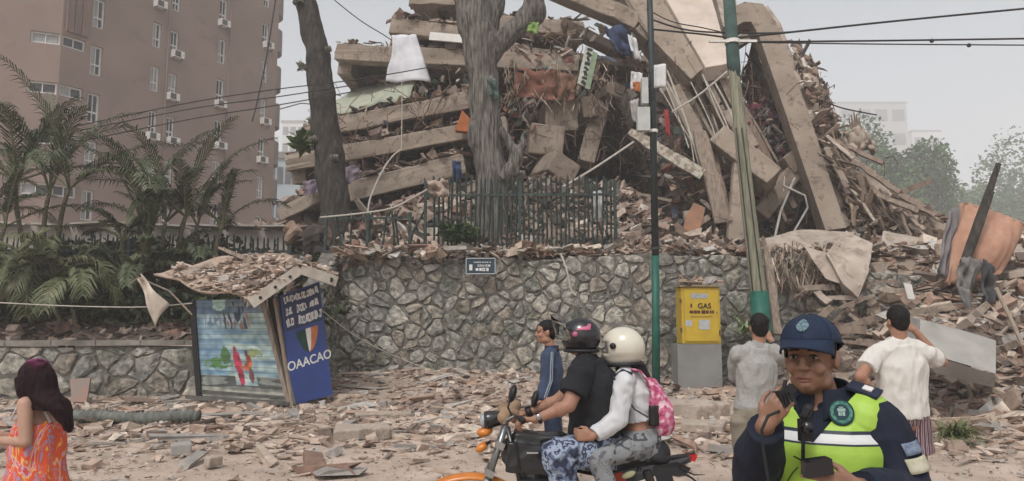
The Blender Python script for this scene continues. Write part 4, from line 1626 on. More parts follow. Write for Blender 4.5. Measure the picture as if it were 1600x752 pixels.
# boulder-like lumps on the terrace at left
for lab, (x, y), rr2, cc in [('rounded brown lump of masonry on the terrace above the kiosk', (508, 372), .20, (.34, .25, .19)), ('upright brown stone left of the rounded lump', (455, 362), .22, (.30, .21, .16)),
                        ('round reddish ball shaped lump in front of the bent pickets', (551, 382), .13, (.42, .26, .2)), ('dark soil lump at the foot of the leaning trunk', (492, 378), .35, (.07, .06, .055))]:
    p = at(x, y, 17.6)
    b = MB()
    b.ell(p, (rr2, rr2, rr2 * 1.15), n=12, k=8)
    b.v = [tuple(V(q_) + V((1, 1, 1)) * 0 + (V(q_) - p) * .9 * noise.noise(V(q_) * 5)) for q_ in b.v]
    b.build('lump', cm('lump_' + lab[:6].strip(), cc), smooth=False, label=lab, cat='stone')
# crumpled pale debris on top of the right slope
for lab, pix in [('pale crumpled slab high on the right slope with a splintered tip', [(1318, 208), (1344, 196), (1352, 232), (1326, 240)]), ('curled white sheet at the top of the right slope', [(1344, 200), (1362, 220), (1368, 244), (1350, 228)])]:
    cloth('crumpled_sheet', pix, 20.3, M_concl, lab, 'sheet', .25, 9, .08)
b = MB()
for k in range(5):
    b.beam(at(1334 + k * 3, 215, 20.4), at(1326 + k * 4, 174 + abs(k - 2) * 5, 20.4), .1, .06, w2=.03, h2=.02)
b.build('splintered_post', M_wood, label='splintered upright post at the top of the right slope', cat='post')
# ================================================= fences


def picket_fence(A, B, zb, h, step, label, bent=0.0, missing=0.0, tiltmax=.03, rails=2, zr=0, seed=1, leanall=0.0, posts=True):
    rr = random.Random(seed)
    A = V(A)
    B = V(B)
    r = root('picket_fence', ((A.x + B.x) / 2, (A.y + B.y) / 2, zb), label, 'fence')
    d = B - A
    L = d.length
    d.normalize()
    n = V((d.y, -d.x, 0))
    k = int(L / step)
    for i in range(k + 1):
        if rr.random() < missing:
            continue
        u = i * step
        t = rr.gauss(0, tiltmax) + leanall
        hh = h * rr.uniform(.96, 1.03)
        base = A + d * u + V((0, 0, zb))
        m_ = base + d * t * hh * .6 + V((0, 0, hh * .55)) + n * rr.gauss(0, bent * .3)
        tp = base + d * (t * hh + rr.gauss(0, bent)) + V((0, 0, hh)) + n * (rr.gauss(0, bent))
        b = MB()
        b.tube([base, m_, tp - V((0, 0, .06)), tp], [.025, .025, .025, .005], 4)
        b.build('picket', M_iron, r)
    for z in [(.18 + (h * .68) * q / max(1, rails - 1)) for q in range(rails)]:
        b = MB()
        b.beam(A + V((0, 0, zb + z)) + n * .03, B + V((0, 0, zb + z + zr)) + n * .03, .03, .055)
        b.build('rail', M_iron, r)
    if posts:
        for u in [0, L * .5, L]:
            b = MB()
            b.beam(A + d * u + V((0, 0, zb - .1)) + n * .01, A + d * u + V((0, 0, zb + h * .95)) + n * .01, .07, .07)
            b.build('post', M_iron, r)
    return r


f0, f1 = at(664, 396, 17.15), at(962, 396, 17.0)
picket_fence((f0.x, f0.y, 0), (f1.x, f1.y, 0), ztop - .02, at(800, 277, 17.1).z - ztop + .02, .106, 'green iron picket fence standing upright on the stone wall in front of the forked trunk', .015, .02, .012, 2, seed=3)
f0, f1 = at(508, 396, 17.35), at(640, 396, 17.2)
picket_fence((f0.x, f0.y, 0), (f1.x, f1.y, 0), ztop - .02, at(560, 328, 17.3).z - ztop, .15, 'crushed iron fence with crooked pickets above the kiosk roof', .08, .2, .14, 2, seed=5)
f0, f1 = at(-60, 440, 18.0), at(452, 440, 18.4)
gz = 1.9
picket_fence((f0.x, f0.y, 0), (f1.x, f1.y, 0), gz, at(300, 368, 18.3).z - gz, .125, 'long dark iron picket fence behind the palms at left', .02, .05, .015, 2, seed=8)
# pale capped wall behind the left fence
b = MB()
q0, q1 = at(-80, 352, 21), at(452, 362, 22)
b.beam(V((q0.x, q0.y, q0.z - 1.6)), V((q1.x, q1.y, q1.z - 1.6)), .3, 3.2)
b.build('boundary_wall', mat('dusty_white_wall', (.38, .34, .30), (.28, .25, .22), scale=2), label='dusty pale boundary wall behind the long left fence', cat='wall')
b = MB()
for k in range(9):
    c = q0.lerp(q1, (k + .3) / 9)
    c2_ = q0.lerp(q1, (k + 1.15) / 9)
    b.beam(V((c.x, c.y, q0.z + .03 + .05 * random.random())), V((c2_.x, c2_.y, q0.z + .0 + .12 * random.random())), .9, .05)
b.build('roof_sheets', mat('fibre_roofing', (.42, .40, .36), (.30, .27, .24), scale=3), label='row of broken pale roofing sheets on top of the boundary wall', cat='roofing')

# ================================================= street name plate on the wall
pl = at(751, 416, 16.45)
pr = root('street_sign', pl, 'small dark blue street name plate with white lettering fixed high on the stone wall', 'sign')
b = MB()
b.box(pl, (s2(48, 16.5), .03, s2(27, 16.5)), Matrix.Rotation(.03, 3, 'Y'))
M_signb = mat('sign_blue', (.025, .05, .08), (.02, .04, .06), rough=.4, bump=.02)
b.build('plate', M_signb, pr, bevel=.004)
b = MB()
fw = s2(48, 16.5) / 2 - .02
fh = s2(27, 16.5) / 2 - .02
for (x, z, w_, h_) in ((0, fh, 2 * fw, .012), (0, -fh, 2 * fw, .012), (-fw, 0, .012, 2 * fh), (fw, 0, .012, 2 * fh)):
    b.box(pl + V((x, -.02, z)), (w_, .008, h_))
b.build('border', M_white, pr)
b = MB()
for row, (z, h_, x0, x1) in enumerate(((.085, .025, -.14, .24), (.01, .05, -.05, .2), (-.075, .075, -.08, .2))):
    x = x0
    while x < x1:
        w_ = random.uniform(.02, .045) * (1 + row * .25)
        b.box(pl + V((x, -.02, z)), (w_, .008, h_ * random.uniform(.7, 1)))
        if row and random.random() < .6:
            b.box(pl + V((x, -.022, z)), (w_ * .45, .01, h_ * .35), mi=1)
        x += w_ + .018
b.box(pl + V((-.22, -.02, -.03)), (.07, .008, .13))
b.build('lettering', [M_white, M_signb], pr)

# ================================================= kiosk
M_kblue = mat('kiosk_blue', (.022, .05, .21), (.018, .04, .17), rough=.4, scale=3, bump=.04, dirt=(.13, .13, .16), dirt_amt=.0, spec=.4)
M_ktop = mat('kiosk_navy', (.02, .03, .09), (.015, .02, .06), rough=.4, bump=.03)
kp = at(450, 630, 13.9)
kio = root('kiosk', (kp.x - .6, 14.4, 0), 'leaning street kiosk with a mural side and a blue front under a rubble covered roof', 'kiosk')
# corners of the body: C front corner, D right end of the blue side, M left end of mural side


def on_plane(px, py, A, B, C):
    n = (B - A).cross(C - A)
    o = V((0, 0, EYE))
    d = at(px, py, 10) - o
    return o + d * ((A - o).dot(n) / d.dot(n))


KC0, KM0, KM1 = at(456, 632, 13.75), at(316, 622, 14.6), at(305, 470, 14.6)
KC1 = on_plane(414, 466, KC0, KM0, KM1)
KD0, KB0, KB1 = at(520, 617, 14.15), at(458, 633, 13.7), at(438, 462, 13.75)
KD1 = on_plane(499, 440, KD0, KB0, KB1)


def quadlerp(bl, br, tl, tr, u, v_):
    return bl.lerp(br, u).lerp(tl.lerp(tr, u), v_)


def wavecol():
    m = bpy.data.materials.new('mural_paint')
    m.use_nodes = True
    nt = m.node_tree
    bs = nt.nodes['Principled BSDF']
    bs.inputs['Roughness'].default_value = .6
    at_ = nt.nodes.new('ShaderNodeVertexColor')
    at_.layer_name = 'paint'
    nt.links.new(at_.outputs[0], bs.inputs['Base Color'])
    return m


# the mural is paint on a slatted panel: a fine grid that carries the painted picture
NU, NVv = 150, 160
mu = MB()
nrm = (KC0 - KM0).cross(KM1 - KM0).normalized()
if nrm.y > 0:
    nrm = -nrm
for j in range(NVv + 1):
    for i in range(NU + 1):
        u, v_ = i / NU, j / NVv
        p = quadlerp(KM0, KC0, KM1, KC1, u, v_)
        mu.v.append(tuple(p + nrm * .002 * math.sin(v_ * 60)))
for j in range(NVv):
    for i in range(NU):
        a = j * (NU + 1) + i
        mu.f.append([a, a + 1, a + NU + 2, a + NU + 1])
        mu.m.append(0)
mo_ = mu.build('mural_panel', wavecol(), kio)


def ellip(u, v_, cx, cy, rx, ry, an=0):
    dx, dy = u - cx, v_ - cy
    c, s_ = math.cos(an), math.sin(an)
    x, y = dx * c + dy * s_, -dx * s_ + dy * c
    return (x / rx) ** 2 + (y / ry) ** 2 < 1 + .5 * noise.noise(V((u * 30, v_ * 30, cx * 9)))


def mural(u, v_):
    nz = noise.noise(V((u * 3, v_ * 22, 1)))
    n2 = noise.noise(V((u * 14, v_ * 18, 5)))
    c = V((.12, .22, .30)).lerp(V((.42, .54, .50)), max(0, min(1, .5 + nz * .8 + .35 * math.sin(v_ * 62))))
    if u < .35:
        c = c.lerp(V((.16, .30, .46)), .5)
    if v_ > .86:
        c = c.lerp(V((.10, .14, .24)), .6)
    if .74 < v_ < .84 and n2 > -.1 and math.sin(u * 90) > -.2 and .1 < u < .62:
        c = V((.50, .56, .58))
    if .70 < v_ < .98 and .38 < u < .72:
        k = noise.noise(V((u * 22, v_ * 9, 3)))
        c = V((.04, .06, .11)) if k > .12 else (V((.38, .20, .13)) if k < -.22 and v_ < .86 else c)
    if ellip(u, v_, .34, .985, .1, .10):
        c = V((.45, .68, .60))
    if ellip(u, v_, .24, .36, .19, .055, .05) and n2 > -.25:
        c = V((.05, .16, .045)) if n2 > .1 else V((.12, .24, .09))
    if ellip(u, v_, .34, .44, .06, .09):
        c = V((.07, .17, .06))
    if ellip(u, v_, .72, .46, .09, .05, -.3) and n2 > 0:
        c = V((.22, .27, .10))
    if ellip(u, v_, .48, .38, .048, .11, .1) or ellip(u, v_, .50, .24, .035, .09):
        c = V((.40, .03, .07)) if n2 > -.2 else V((.23, .02, .05))
    if ellip(u, v_, .465, .50, .022, .035):
        c = V((.32, .03, .06))
    if ellip(u, v_, .61, .37, .042, .085, -.3) or ellip(u, v_, .56, .33, .07, .016):
        c = V((.50, .14, .06)) if n2 > -.15 else V((.30, .07, .05))
    if ellip(u, v_, .60, .465, .02, .028):
        c = V((.12, .03, .03))
    if ellip(u, v_, .62, .25, .03, .08):
        c = V((.16, .06, .06))
    if .10 < v_ < .24 and not (.42 < u < .68 and v_ > .15):
        c = V((.07, .08, .075)) if nz > -.1 else V((.22, .24, .22))
    if v_ < .12:
        c = V((.36, .36, .31)) if nz > -.25 else V((.20, .20, .18))
    if v_ < .02:
        c = V((.08, .075, .07))
    if math.sin(v_ * 118) > .93 and v_ > .2:
        c = c * .5
    return c * (.95 + .5 * n2)


ca = mo_.data.color_attributes.new('paint', 'FLOAT_COLOR', 'POINT')
for j in range(NVv + 1):
    for i in range(NU + 1):
        c = mural(i / NU, j / NVv)
        ca.data[j * (NU + 1) + i].color = (max(c.x, .01), max(c.y, .01), max(c.z, .01), 1)
b = MB()
back = V((-.35, 1.3, 0)) * .0 - nrm * 1.35
b.prism([KM0 - nrm * .03, KC0 - nrm * .03, KC1 - nrm * .03, KM1 - nrm * .03], -nrm * 1.2)
b.build('body', mat('kiosk_body', (.05, .05, .05), (.03, .03, .03)), kio)
nb = (KD0 - KB0).cross(KB1 - KB0).normalized()
if nb.y > 0:
    nb = -nb
b = MB()
b.prism([KB0, KD0, KD1, KB1], -nb * .12)
bp = b.build('blue_panel', M_kblue, kio, bevel=.01)


def onblue(u, v_, o=.004):
    return quadlerp(KB0, KD0, KB1, KD1, u, v_) + nb * o


b = MB()
b.prism([onblue(.03, .66), onblue(.97, .66), onblue(.97, .985), onblue(.03, .985)], nb * .004)
b.build('panel_top', M_ktop, kio)
ru = (onblue(1, .5) - onblue(0, .5)).normalized()
uu = (onblue(.5, .8) - onblue(.5, .2)).normalized()
b = MB()
rr = random.Random(4)
for (v0, v1, n_) in ((.90, .975, 11), (.79, .87, 7), (.68, .77, 8)):
    u = .08
    while u < .92:
        w_ = rr.uniform(.03, .075)
        lean = rr.uniform(-.03, .03)
        z0, z1 = v0 + rr.uniform(0, .02), v1 - rr.uniform(0, .02)
        if v0 < .85 and rr.random() < .15:
            u += .05
            continue
        b.prism([onblue(u, z0, .009), onblue(u + w_, z0, .009), onblue(u + w_ + lean, z1, .009), onblue(u + lean, z1, .009)], nb * .004)
        if rr.random() < .5:
            b.prism([onblue(u + w_ * .3, z0 + .02, .014), onblue(u + w_ * .7, z0 + .02, .014), onblue(u + w_ * .7, z1 - .02, .014), onblue(u + w_ * .3, z1 - .02, .014)], nb * .003, mi=rr.choice((1, 1, 2)))
        u += w_ + .012
b.build('lettering', [M_white, M_ktop, mat('sign_red', (.35, .05, .05), bump=0)], kio)
# shield emblem: dark green, white, orange
b = MB()
cx, cy = .55, .56


def shield(t0, t1, y_, o):
    return onblue(cx + t0, y_, o)


def sh_w(y_):      # half width of the shield at height y
    t = (y_ - .42) / .21
    return .27 * math.sqrt(max(0, min(1, t * 1.25))) * (1 if t < .85 else 1)


ys = [.42 + .21 * k / 10 for k in range(11)]
for mi, (f0_, f1_) in enumerate(((-1, -.15), (-.15, .32), (.32, 1))):
    for k in range(10):
        y0, y1 = ys[k], ys[k + 1]
        b.prism([onblue(cx + f0_ * sh_w(y0), y0, .006), onblue(cx + f1_ * sh_w(y0) + .0001, y0, .006), onblue(cx + f1_ * sh_w(y1) + .0001, y1, .006), onblue(cx + f0_ * sh_w(y1), y1, .006)], nb * .004, mi=mi)
b.build('shield_emblem', [mat('emblem_green', (.02, .06, .04), bump=0), M_white, mat('emblem_orange', (.55, .18, .06), bump=0)], kio)
text_obj('OAACAO', onblue(.525, .345, .006), .235, ru, uu, M_white, kio, sx=.86, thick=.002)
# posts, sill and inner frame
b = MB()
b.beam(KC0 + nrm * .05, at(410, 462, 13.9), .10, .08)
b.beam(KC0 + nrm * .03 + V((.06, 0, 0)), at(432, 466, 13.85), .16, .06)
b.build('corner_post', M_wood, kio)
b = MB()
b.beam(KM0 - V((.05, 0, 0)), KM1 - V((.05, 0, 0)), .1, .1)
b.build('left_post', M_black, kio)
b = MB()
b.beam(KM0 + V((-.25, -.1, .02)), KC0 + V((0, -.06, .02)), .12, .07)
b.beam(KM0 + V((.0, -.02, .14)), KC0 + V((0, -.01, .12)), .05, .04)
b.build('sill', mat('old_sill', (.12, .115, .10), (.07, .065, .06)), kio)
# roof
RA = at(470, 418, 13.35)           # apex front
RE = at(393, 472, 13.1)            # left eave front
RW = at(527, 436, 13.75)           # right eave front
RB = at(345, 404, 15.0)            # ridge back
RC = at(240, 432, 14.5)            # far left corner of the left slope
RD = at(470, 408, 15.4)
M_roof = mat('dusty_roofing', (.42, .33, .26), (.33, .25, .20), rough=.95, scale=3, bump=.5, bscale=14)


def roofpt(u, v_):
    return RE.lerp(RA, v_).lerp(RC.lerp(RB, v_), u) + V((0, 0, .05 * math.sin(u * 9) + .05 * fbm(u * 3, v_ * 3, 1)))


b = MB()
b.sheet(14, 8, roofpt, .035)
b.sheet(10, 6, lambda u, v_: RA.lerp(RW, v_).lerp(RB.lerp(RD, v_), u) + V((0, 0, .03 * fbm(u * 3, v_ * 4, 1))), .035)
rf_ = b.build('roof', M_roof, kio)
b = MB()
M_fas = mat('fascia_board', (.50, .46, .40), (.38, .33, .28), scale=4, bump=.2)
b.beam(RE + V((0, -.03, -.03)), RA + V((0, -.03, -.03)), .03, .19, mi=0)
b.beam(RA + V((.01, -.032, -.03)), RW + V((0, -.03, -.05)), .03, .19, mi=0)
fa = b.build('fascia', M_fas, rf_)
b = MB()
for t in (.2, .5, .8):
    p = RE.lerp(RA, t) + V((0, -.05, -.05))
    b.tube([p, p - V((0, .012, 0))], [.03, .03], 10)
p = RA.lerp(RW, .85) + V((0, -.05, -.05))
b.tube([p, p - V((0, .012, 0))], [.045, .045], 10)
b.build('fixing_hole', M_black, rf_)
P = []
for k in range(1500):
    u, v_ = random.random() ** 1.2, random.random()
    if u > .5 and random.random() < (u - .5) * 1.7:
        continue
    p = roofpt(u * .98, v_)
    if (u > .75 and v_ > .3) and random.random() < .8:
        continue
    P.append((p.x, p.y, p.z + .03 + abs(random.gauss(0, .035))))
for k in range(500):
    u, v_ = random.random(), random.random()
    p = RA.lerp(RW, v_).lerp(RB.lerp(RD, v_), u)
    P.append((p.x, p.y, p.z + .04 + abs(random.gauss(0, .05))))
chips('roof_rubble', np.array(P), .02, .22, M_street, .25, kind='stuff', label='brown shards piled on the kiosk roof', cat='rubble')
# long boards on the kiosk roof and torn paper strips hanging
board((345, 388), (400, 410), 6, 14.6, 14.2, M_wood, 'dark board lying on the back of the kiosk roof')
board((286, 432), (330, 412), 8, 14.2, 14.6, M_concl, 'pale board on the left part of the kiosk roof')
b = MB()
for k in range(9):
    p = at(378 + k * 5 + random.uniform(-2, 2), 462 + random.uniform(-4, 6), 13.2)
    q = p + V((random.uniform(-.1, .1), -.03, -random.uniform(.12, .3)))
    b.tube([p, (p + q) / 2 + V((.02, 0, 0)), q], [.035, .03, .005], 4, flat=.2)
b.build('torn_strips', cm('torn_paper', (.42, .35, .28)), kio)
# torn white sheet left of the kiosk
b = MB()
tp = [at(214, 436, 14.0), at(222, 428, 14.0), at(262, 476, 13.9), at(240, 512, 13.9)]
b.sheet(10, 10, lambda u, v_: tp[0].lerp(tp[1], u).lerp(tp[3].lerp(tp[2], u), v_ * .999) + V((0, .08 * math.sin(u * 4 + v_ * 3) + .05 * math.sin(v_ * 8), 0)), .015)
b.build('torn_sheet', cm('cream_sheet', (.58, .50, .42), (.46, .39, .32)), smooth=True, label='torn cream sheet hanging from a stick left of the kiosk', cat='sheet')
b = MB()
b.tube([at(205, 443, 14.1), at(216, 434, 14.05), at(265, 455, 14.0), at(300, 492, 13.9)], .018, 6)
b.build('stick', M_wood, label='thin stick holding the torn cream sheet beside the kiosk', cat='stick')
# brick-red board leaning on the low wall
b = MB()
b.prism([at(109, 592, 14.2), at(141, 591, 14.2), at(135, 629, 14.0), at(112, 628, 14.0)], (0, .05, 0))
b.build('red_board', mat('faded_red_board', (.27, .17, .14), (.22, .185, .16), scale=5, contrast=(.45, .55)), label='faded red board leaning on the low wall behind the woman', cat='board')
# fallen ridged trunk in the street
b = MB()
pts, rad = [], []
for k in range(61):
    t = k / 60
    p = at(108 + 202 * t, 668 - 14 * t, 11.4)
    pts.append(V((p.x, p.y, .13 + .02 * math.sin(t * 9))))
    rad.append(.08 + .03 * (k % 3 == 0))
b.tube(pts, rad, 12, rough=.04)
b.build('fallen_palm_trunk', mat('ringed_bark', (.17, .18, .16), (.10, .105, .095), scale=6, bump=.6), smooth=True, label='ringed grey green palm trunk lying across the street behind the woman', cat='tree trunk')

# ================================================= yellow cabinet
yc = at(1095, 493, 15.3)
w_ = s2(60, 15.3)
h_ = s2(87, 15.3)
cab = root('utility_cabinet', (yc.x, 15.5, 0), 'yellow metal cabinet with worn stickers on a grey concrete plinth against the stone wall', 'cabinet')
M_yel = mat('yellow_enamel', (.52, .36, .035), (.44, .30, .03), rough=.45, scale=3, bump=.05, dirt=(.25, .17, .06), dirt_amt=.1, dscale=5)
b = MB()
b.box((yc.x, 15.55, yc.z), (w_, .5, h_))
b.build('body', M_yel, cab, bevel=.012)
b = MB()
b.box((yc.x + .01, 15.285, yc.z), (w_ - .1, .03, h_ - .1))
b.build('door', M_yel, cab, bevel=.008)
b = MB()
b.box((yc.x, 15.54, yc.z + h_ / 2 + .03), (w_ + .06, .58, .035))
b.build('lid', mat('cabinet_lid', (.30, .25, .15), (.2, .16, .1)), cab)
b = MB()
for k in (-.3, .3):
    b.box((yc.x - w_ / 2 - .012, 15.3, yc.z + k), (.03, .05, .09))
b.box((yc.x + w_ / 2 - .005, 15.27, yc.z - .35), (.05, .05, .1))
b.build('hinge', mat('worn_metal', (.12, .10, .07)), cab)
b = MB()
b.box((yc.x - .03, 15.268, yc.z + .40), (.36, .006, .10))
b.build('sticker', mat('sticker_grey', (.36, .38, .38), (.26, .28, .28), scale=20, bump=0), cab)
b = MB()
b.box((yc.x + .06, 15.268, yc.z - .19), (.22, .006, .2))
b.box((yc.x - .26, 15.268, yc.z - .16), (.13, .006, .13), Matrix.Rotation(.2, 3, 'Y'))
b.build('sticker', mat('sticker_pale', (.42, .44, .44), (.34, .36, .37), scale=9, bump=0), cab)
text_obj('GAS', (yc.x + .07, 15.262, yc.z + .19), .15, (1, 0, 0), (0, 0, 1), M_black, cab)
b = MB()
b.box((yc.x - .20, 15.268, yc.z + .2), (.035, .006, .08))
x = -.22
while x < .25:
    w2 = random.uniform(.025, .06)
    b.box((yc.x + x, 15.268, yc.z + .07), (w2, .006, random.uniform(.05, .08)))
    x += w2 + .012
b.box((yc.x + .01, 15.268, yc.z - .03), (.46, .006, .012))
b.build('lettering', mat('sign_dark_red', (.10, .035, .02), bump=0), cab)
b = MB()
gp = at(1093, 578, 15.3)
ph = yc.z - h_ / 2 - .01
b.box((gp.x, 15.57, ph / 2 - .02), (s2(68, 15.3), .62, ph + .04))
b.build('plinth', mat('plinth_grey', (.235, .235, .23), (.19, .19, .185), scale=2, bump=.15), cab, bevel=.02)
chips('cabinet_debris', np.array([(yc.x + random.uniform(-.35, .35), 15.5 + random.uniform(-.2, .2), yc.z + h_ / 2 + .07 + random.random() * .05) for k in range(60)]), .04, .3, M_chip, .5, kind='stuff', label='shards lying on top of the yellow cabinet', cat='rubble')

# ================================================= steel lamp pole with boxes
pr = root('steel_pole', (at(1025, 610, 15.0).x, 15.0, 0), 'slim dark green steel pole carrying two pale boxes in front of the stone wall', 'pole')
M_pg = mat('pole_dark', (.025, .04, .04), (.018, .025, .026), rough=.5, bump=.1)
M_pg2 = mat('pole_green', (.012, .105, .075), (.01, .075, .055), rough=.5, bump=.1)
base = at(1025, 610, 15.0)
b = MB()
b.tube([at(1024, 400, 15), at(1019, 110, 15), at(1013, -60, 15)], [.075, .07, .06], 12)
b.build('upper_shaft', M_pg, pr, smooth=True)
b = MB()
b.tube([V((base.x, 15, -.05)), at(1024, 400, 15)], [.085, .078], 12)
b.build('lower_shaft', M_pg2, pr, smooth=True)
b = MB()
b.tube([V((base.x, 15, 0)), V((base.x, 15, .12))], [.16, .12], 12)
b.build('foot', M_pg2, pr, smooth=True)
for (x0, y0, x1, y1) in ((995, 168, 1015, 206), (1002, 122, 1012, 164)):
    c = at((x0 + x1) / 2, (y0 + y1) / 2, 14.9)
    b = MB()
    b.box(c, (s2(x1 - x0, 15), .16, s2(y1 - y0, 15)))
    bb_ = b.build('meter_box', mat('pale_box', (.46, .48, .46), (.38, .40, .38), rough=.5, bump=.05), pr, bevel=.01)
    b = MB()
    b.beam(c + V((.05, .02, .1)), at(1020, (y0 + y1) / 2 - 6, 15), .03, .03)
    b.build('bracket', M_pg, pr)
for z in (205, 388):
    b = MB()
    p = at(1021 if z < 300 else 1024, z, 15)
    b.tube([p - V((0, 0, .03)), p + V((0, 0, .03))], [.09, .09], 12)
    b.build('strap', M_white if z < 300 else M_pg, pr)
b = MB()
p = at(1030, 118, 14.8)
b.sheet(8, 8, lambda u, v_: at(1022 + 18 * u, 100 + 36 * v_, 14.8) + V((0, .05 * math.sin(u * 5), -.1 * (u - .5) ** 2)) if .0 <= u else p, .01)
b.v = [tuple(p + (V(q_) - p) * 1.0) for q_ in b.v]
b.build('white_rag', M_sheet, smooth=True, label='white leaf shaped rag caught on the steel pole just above the boxes', cat='rag')
# ================================================= wooden utility pole
up = root('utility_pole', (at(1190, 620, 14.6).x, 14.6, 0), 'leaning greenish wooden utility pole split lengthwise with painted green ends', 'utility pole')
M_pw = mat('pale_green_wood', (.26, .255, .19), (.17, .17, .12), rough=.9, scale=5, bump=.9, bscale=10, stretch=(5, 5, .35), contrast=(.4, .6))
b = MB()
b.tube([at(1186, 462, 14.7), at(1170, 330, 14.8), at(1154, 180, 14.9), at(1146, 108, 14.95)], [.155, .14, .125, .115], 10, rough=.05)
b.build('wooden_shaft', M_pw, up)
b = MB()
b.tube([at(1149, 122, 14.94), at(1146, 100, 14.95), at(1136, -50, 15)], [.105, .14, .12], 12)
b.build('green_top', mat('pole_bluegreen', (.06, .10, .09), (.04, .07, .065), scale=5, bump=.3), up, smooth=True)
b = MB()
lo_ = at(1190, 540, 14.6)
b.tube([V((lo_.x + .05, 14.55, -.1)), at(1186, 456, 14.68)], [.2, .185], 12)
b.build('green_base', M_pg2, up, smooth=True)
b = MB()
for x0, x1 in ((1149, 1176), (1158, 1190)):
    b.tube([at(x0 + 1, 200, 14.72), at(x1, 455, 14.5)], .016, 5)
b.build('split', M_barkd, up)
b = MB()
p = at(1144, 66, 14.95)
b.tube([p - V((0, 0, .04)), p + V((0, 0, .04))], [.16, .16], 12)
b.beam(p + V((-.5, -.05, 0)), p + V((.5, -.05, 0)), .06, .05)
b.build('wire_clamp', M_white, up)

# ================================================= cables
M_wire = mat('black_cable', (.03, .03, .032), (.02, .02, .02), rough=.7, bump=0)
M_wirel = mat('pale_rope', (.48, .45, .40), (.38, .35, .3), rough=.9, bump=0)


def cable(pix, Ys, r_, m, label, cat='cable', name='cable', sag=0.0, twist=False):
    P = [at(p[0], p[1], y) for p, y in zip(pix, Ys)]
    pts = []
    for k in range(len(P) - 1):
        for j in range(8):
            t = j / 8
            p0 = P[max(k - 1, 0)]
            p1, p2 = P[k], P[k + 1]
            p3 = P[min(k + 2, len(P) - 1)]
            q = .5 * ((2 * p1) + (p2 - p0) * t + (2 * p0 - 5 * p1 + 4 * p2 - p3) * t * t + (3 * p1 - p0 - 3 * p2 + p3) * t ** 3)
            pts.append(q - V((0, 0, sag * 4 * t * (1 - t))))
    pts.append(P[-1])
    b = MB()
    b.tube(pts, r_, 6)
    return b.build(name, m, label=label, cat=cat)


cable([(1144, 60), (1240, 50), (1400, 33), (1640, 10)], [14.9, 14.9, 15, 15.2], .022, M_wire, 'uppermost thick cable rising from the utility pole to the right edge')
cable([(1144, 66), (1360, 64), (1640, 60)], [14.9, 15, 15.2], .020, M_wire, 'middle cable running level from the utility pole to the right edge')
cable([(1144, 66), (1360, 69), (1640, 71)], [14.9, 15, 15.2], .014, M_wire, 'lowest thin cable running level from the utility pole to the right edge')
for (x, y) in ((1456, 64), (1514, 71)):
    b = MB()
    b.ell(at(x, y, 15.0), (.05, .04, .045), n=8, k=6)
    b.build('splice', M_wire, label='small black splice on the %s cable over the grey office block' % ('middle' if y < 68 else 'lowest thin'), cat='cable splice')
cable([(1240, 50), (1180, 52), (1080, 48), (1016, 30)], [15, 15, 15, 15], .018, M_wire, 'tangled upper cable between the steel pole and the utility pole')
cable([(1144, 60), (1100, 54), (1060, 50), (1019, 46)], [14.9, 15, 15, 15], .02, M_wire, 'tangled lower cable between the steel pole and the utility pole')
cable([(1010, 14), (1050, 34), (1100, 44), (1150, 56)], [15, 15, 15, 15], .012, M_wire, 'thin slanting wire from the steel pole down to the utility pole')
cable([(120, 197), (300, 160), (430, 140), (560, 124), (700, 100)], [19, 19, 18.6, 18.4, 18.2], .014, M_wire, 'highest of the three dark wires crossing in front of the apartment block')
cable([(120, 205), (300, 170), (430, 152), (560, 132)], [19, 19, 18.6, 18.4], .014, M_wire, 'middle one of the three dark wires crossing the apartment block')
cable([(120, 222), (300, 186), (430, 165), (560, 142)], [19, 19, 18.6, 18.4], .014, M_wire, 'lowest of the three dark wires crossing the apartment block')
cable([(432, -10), (418, 80), (404, 150), (394, 190)], [30, 30, 30, 30], .03, M_wire, 'thin dark wire hanging steeply in front of the right end of the apartment block')
cable([(505, -14), (560, 30), (600, 55), (616, 66)], [19, 19, 19, 19], .014, M_wire, 'black wire coming down to the hanging white sheet')
cable([(628, 126), (628, 180), (627, 234)], [18.9, 18.9, 18.9], .013, M_wirel, 'white cord hanging straight down from the white sheet', 'cord', 'cord')
cable([(627, 234), (612, 246), (596, 270), (578, 312), (574, 345)], [18.9, 18.9, 18.8, 18.7, 18.6], .022, M_wirel, 'thick pale rope curving down to the crushed fence', 'rope', 'rope')
cable([(668, 296), (640, 312), (610, 326), (560, 334), (500, 340)], [16.9, 17, 17, 17.1, 17.2], .02, M_wirel, 'pale rope running along the top of the crushed fence', 'rope', 'rope')
cable([(502, 484), (560, 528), (640, 566), (740, 598)], [14.0, 15.0, 15.8, 16.2], .009, M_wirel, 'thin white string slanting across the stone wall from the blue kiosk panel', 'string', 'string')
cable([(-20, 472), (100, 478), (220, 480), (300, 474)], [14.2, 14.2, 14.2, 14.2], .012, M_wirel, 'pale cable running level across the palms to the kiosk', 'cable', 'cable')
cable([(876, 396), (886, 424), (892, 452), (900, 462)], [16.3, 16.2, 16.2, 16.2], .02, M_wirel, 'short bent pale pole hanging over the stone wall below the fence', 'pole', 'bent_pole')
cable([(880, 292), (930, 262), (990, 222)], [19, 20, 20.5], .03, M_wirel, 'pale pole slanting up from the fence into the dark opening', 'pole', 'pale_pole')
cable([(1050, 175), (1090, 150), (1136, 112)], [20.5, 20.5, 20.5], .03, M_wirel, 'pale pole slanting up towards the utility pole under the edge beam', 'pole', 'pale_pole')
cable([(1290, 160), (1320, 170), (1370, 180)], [20.5, 20.4, 20.4], .02, M_wire, 'black wire sagging off the right side of the fallen frame')
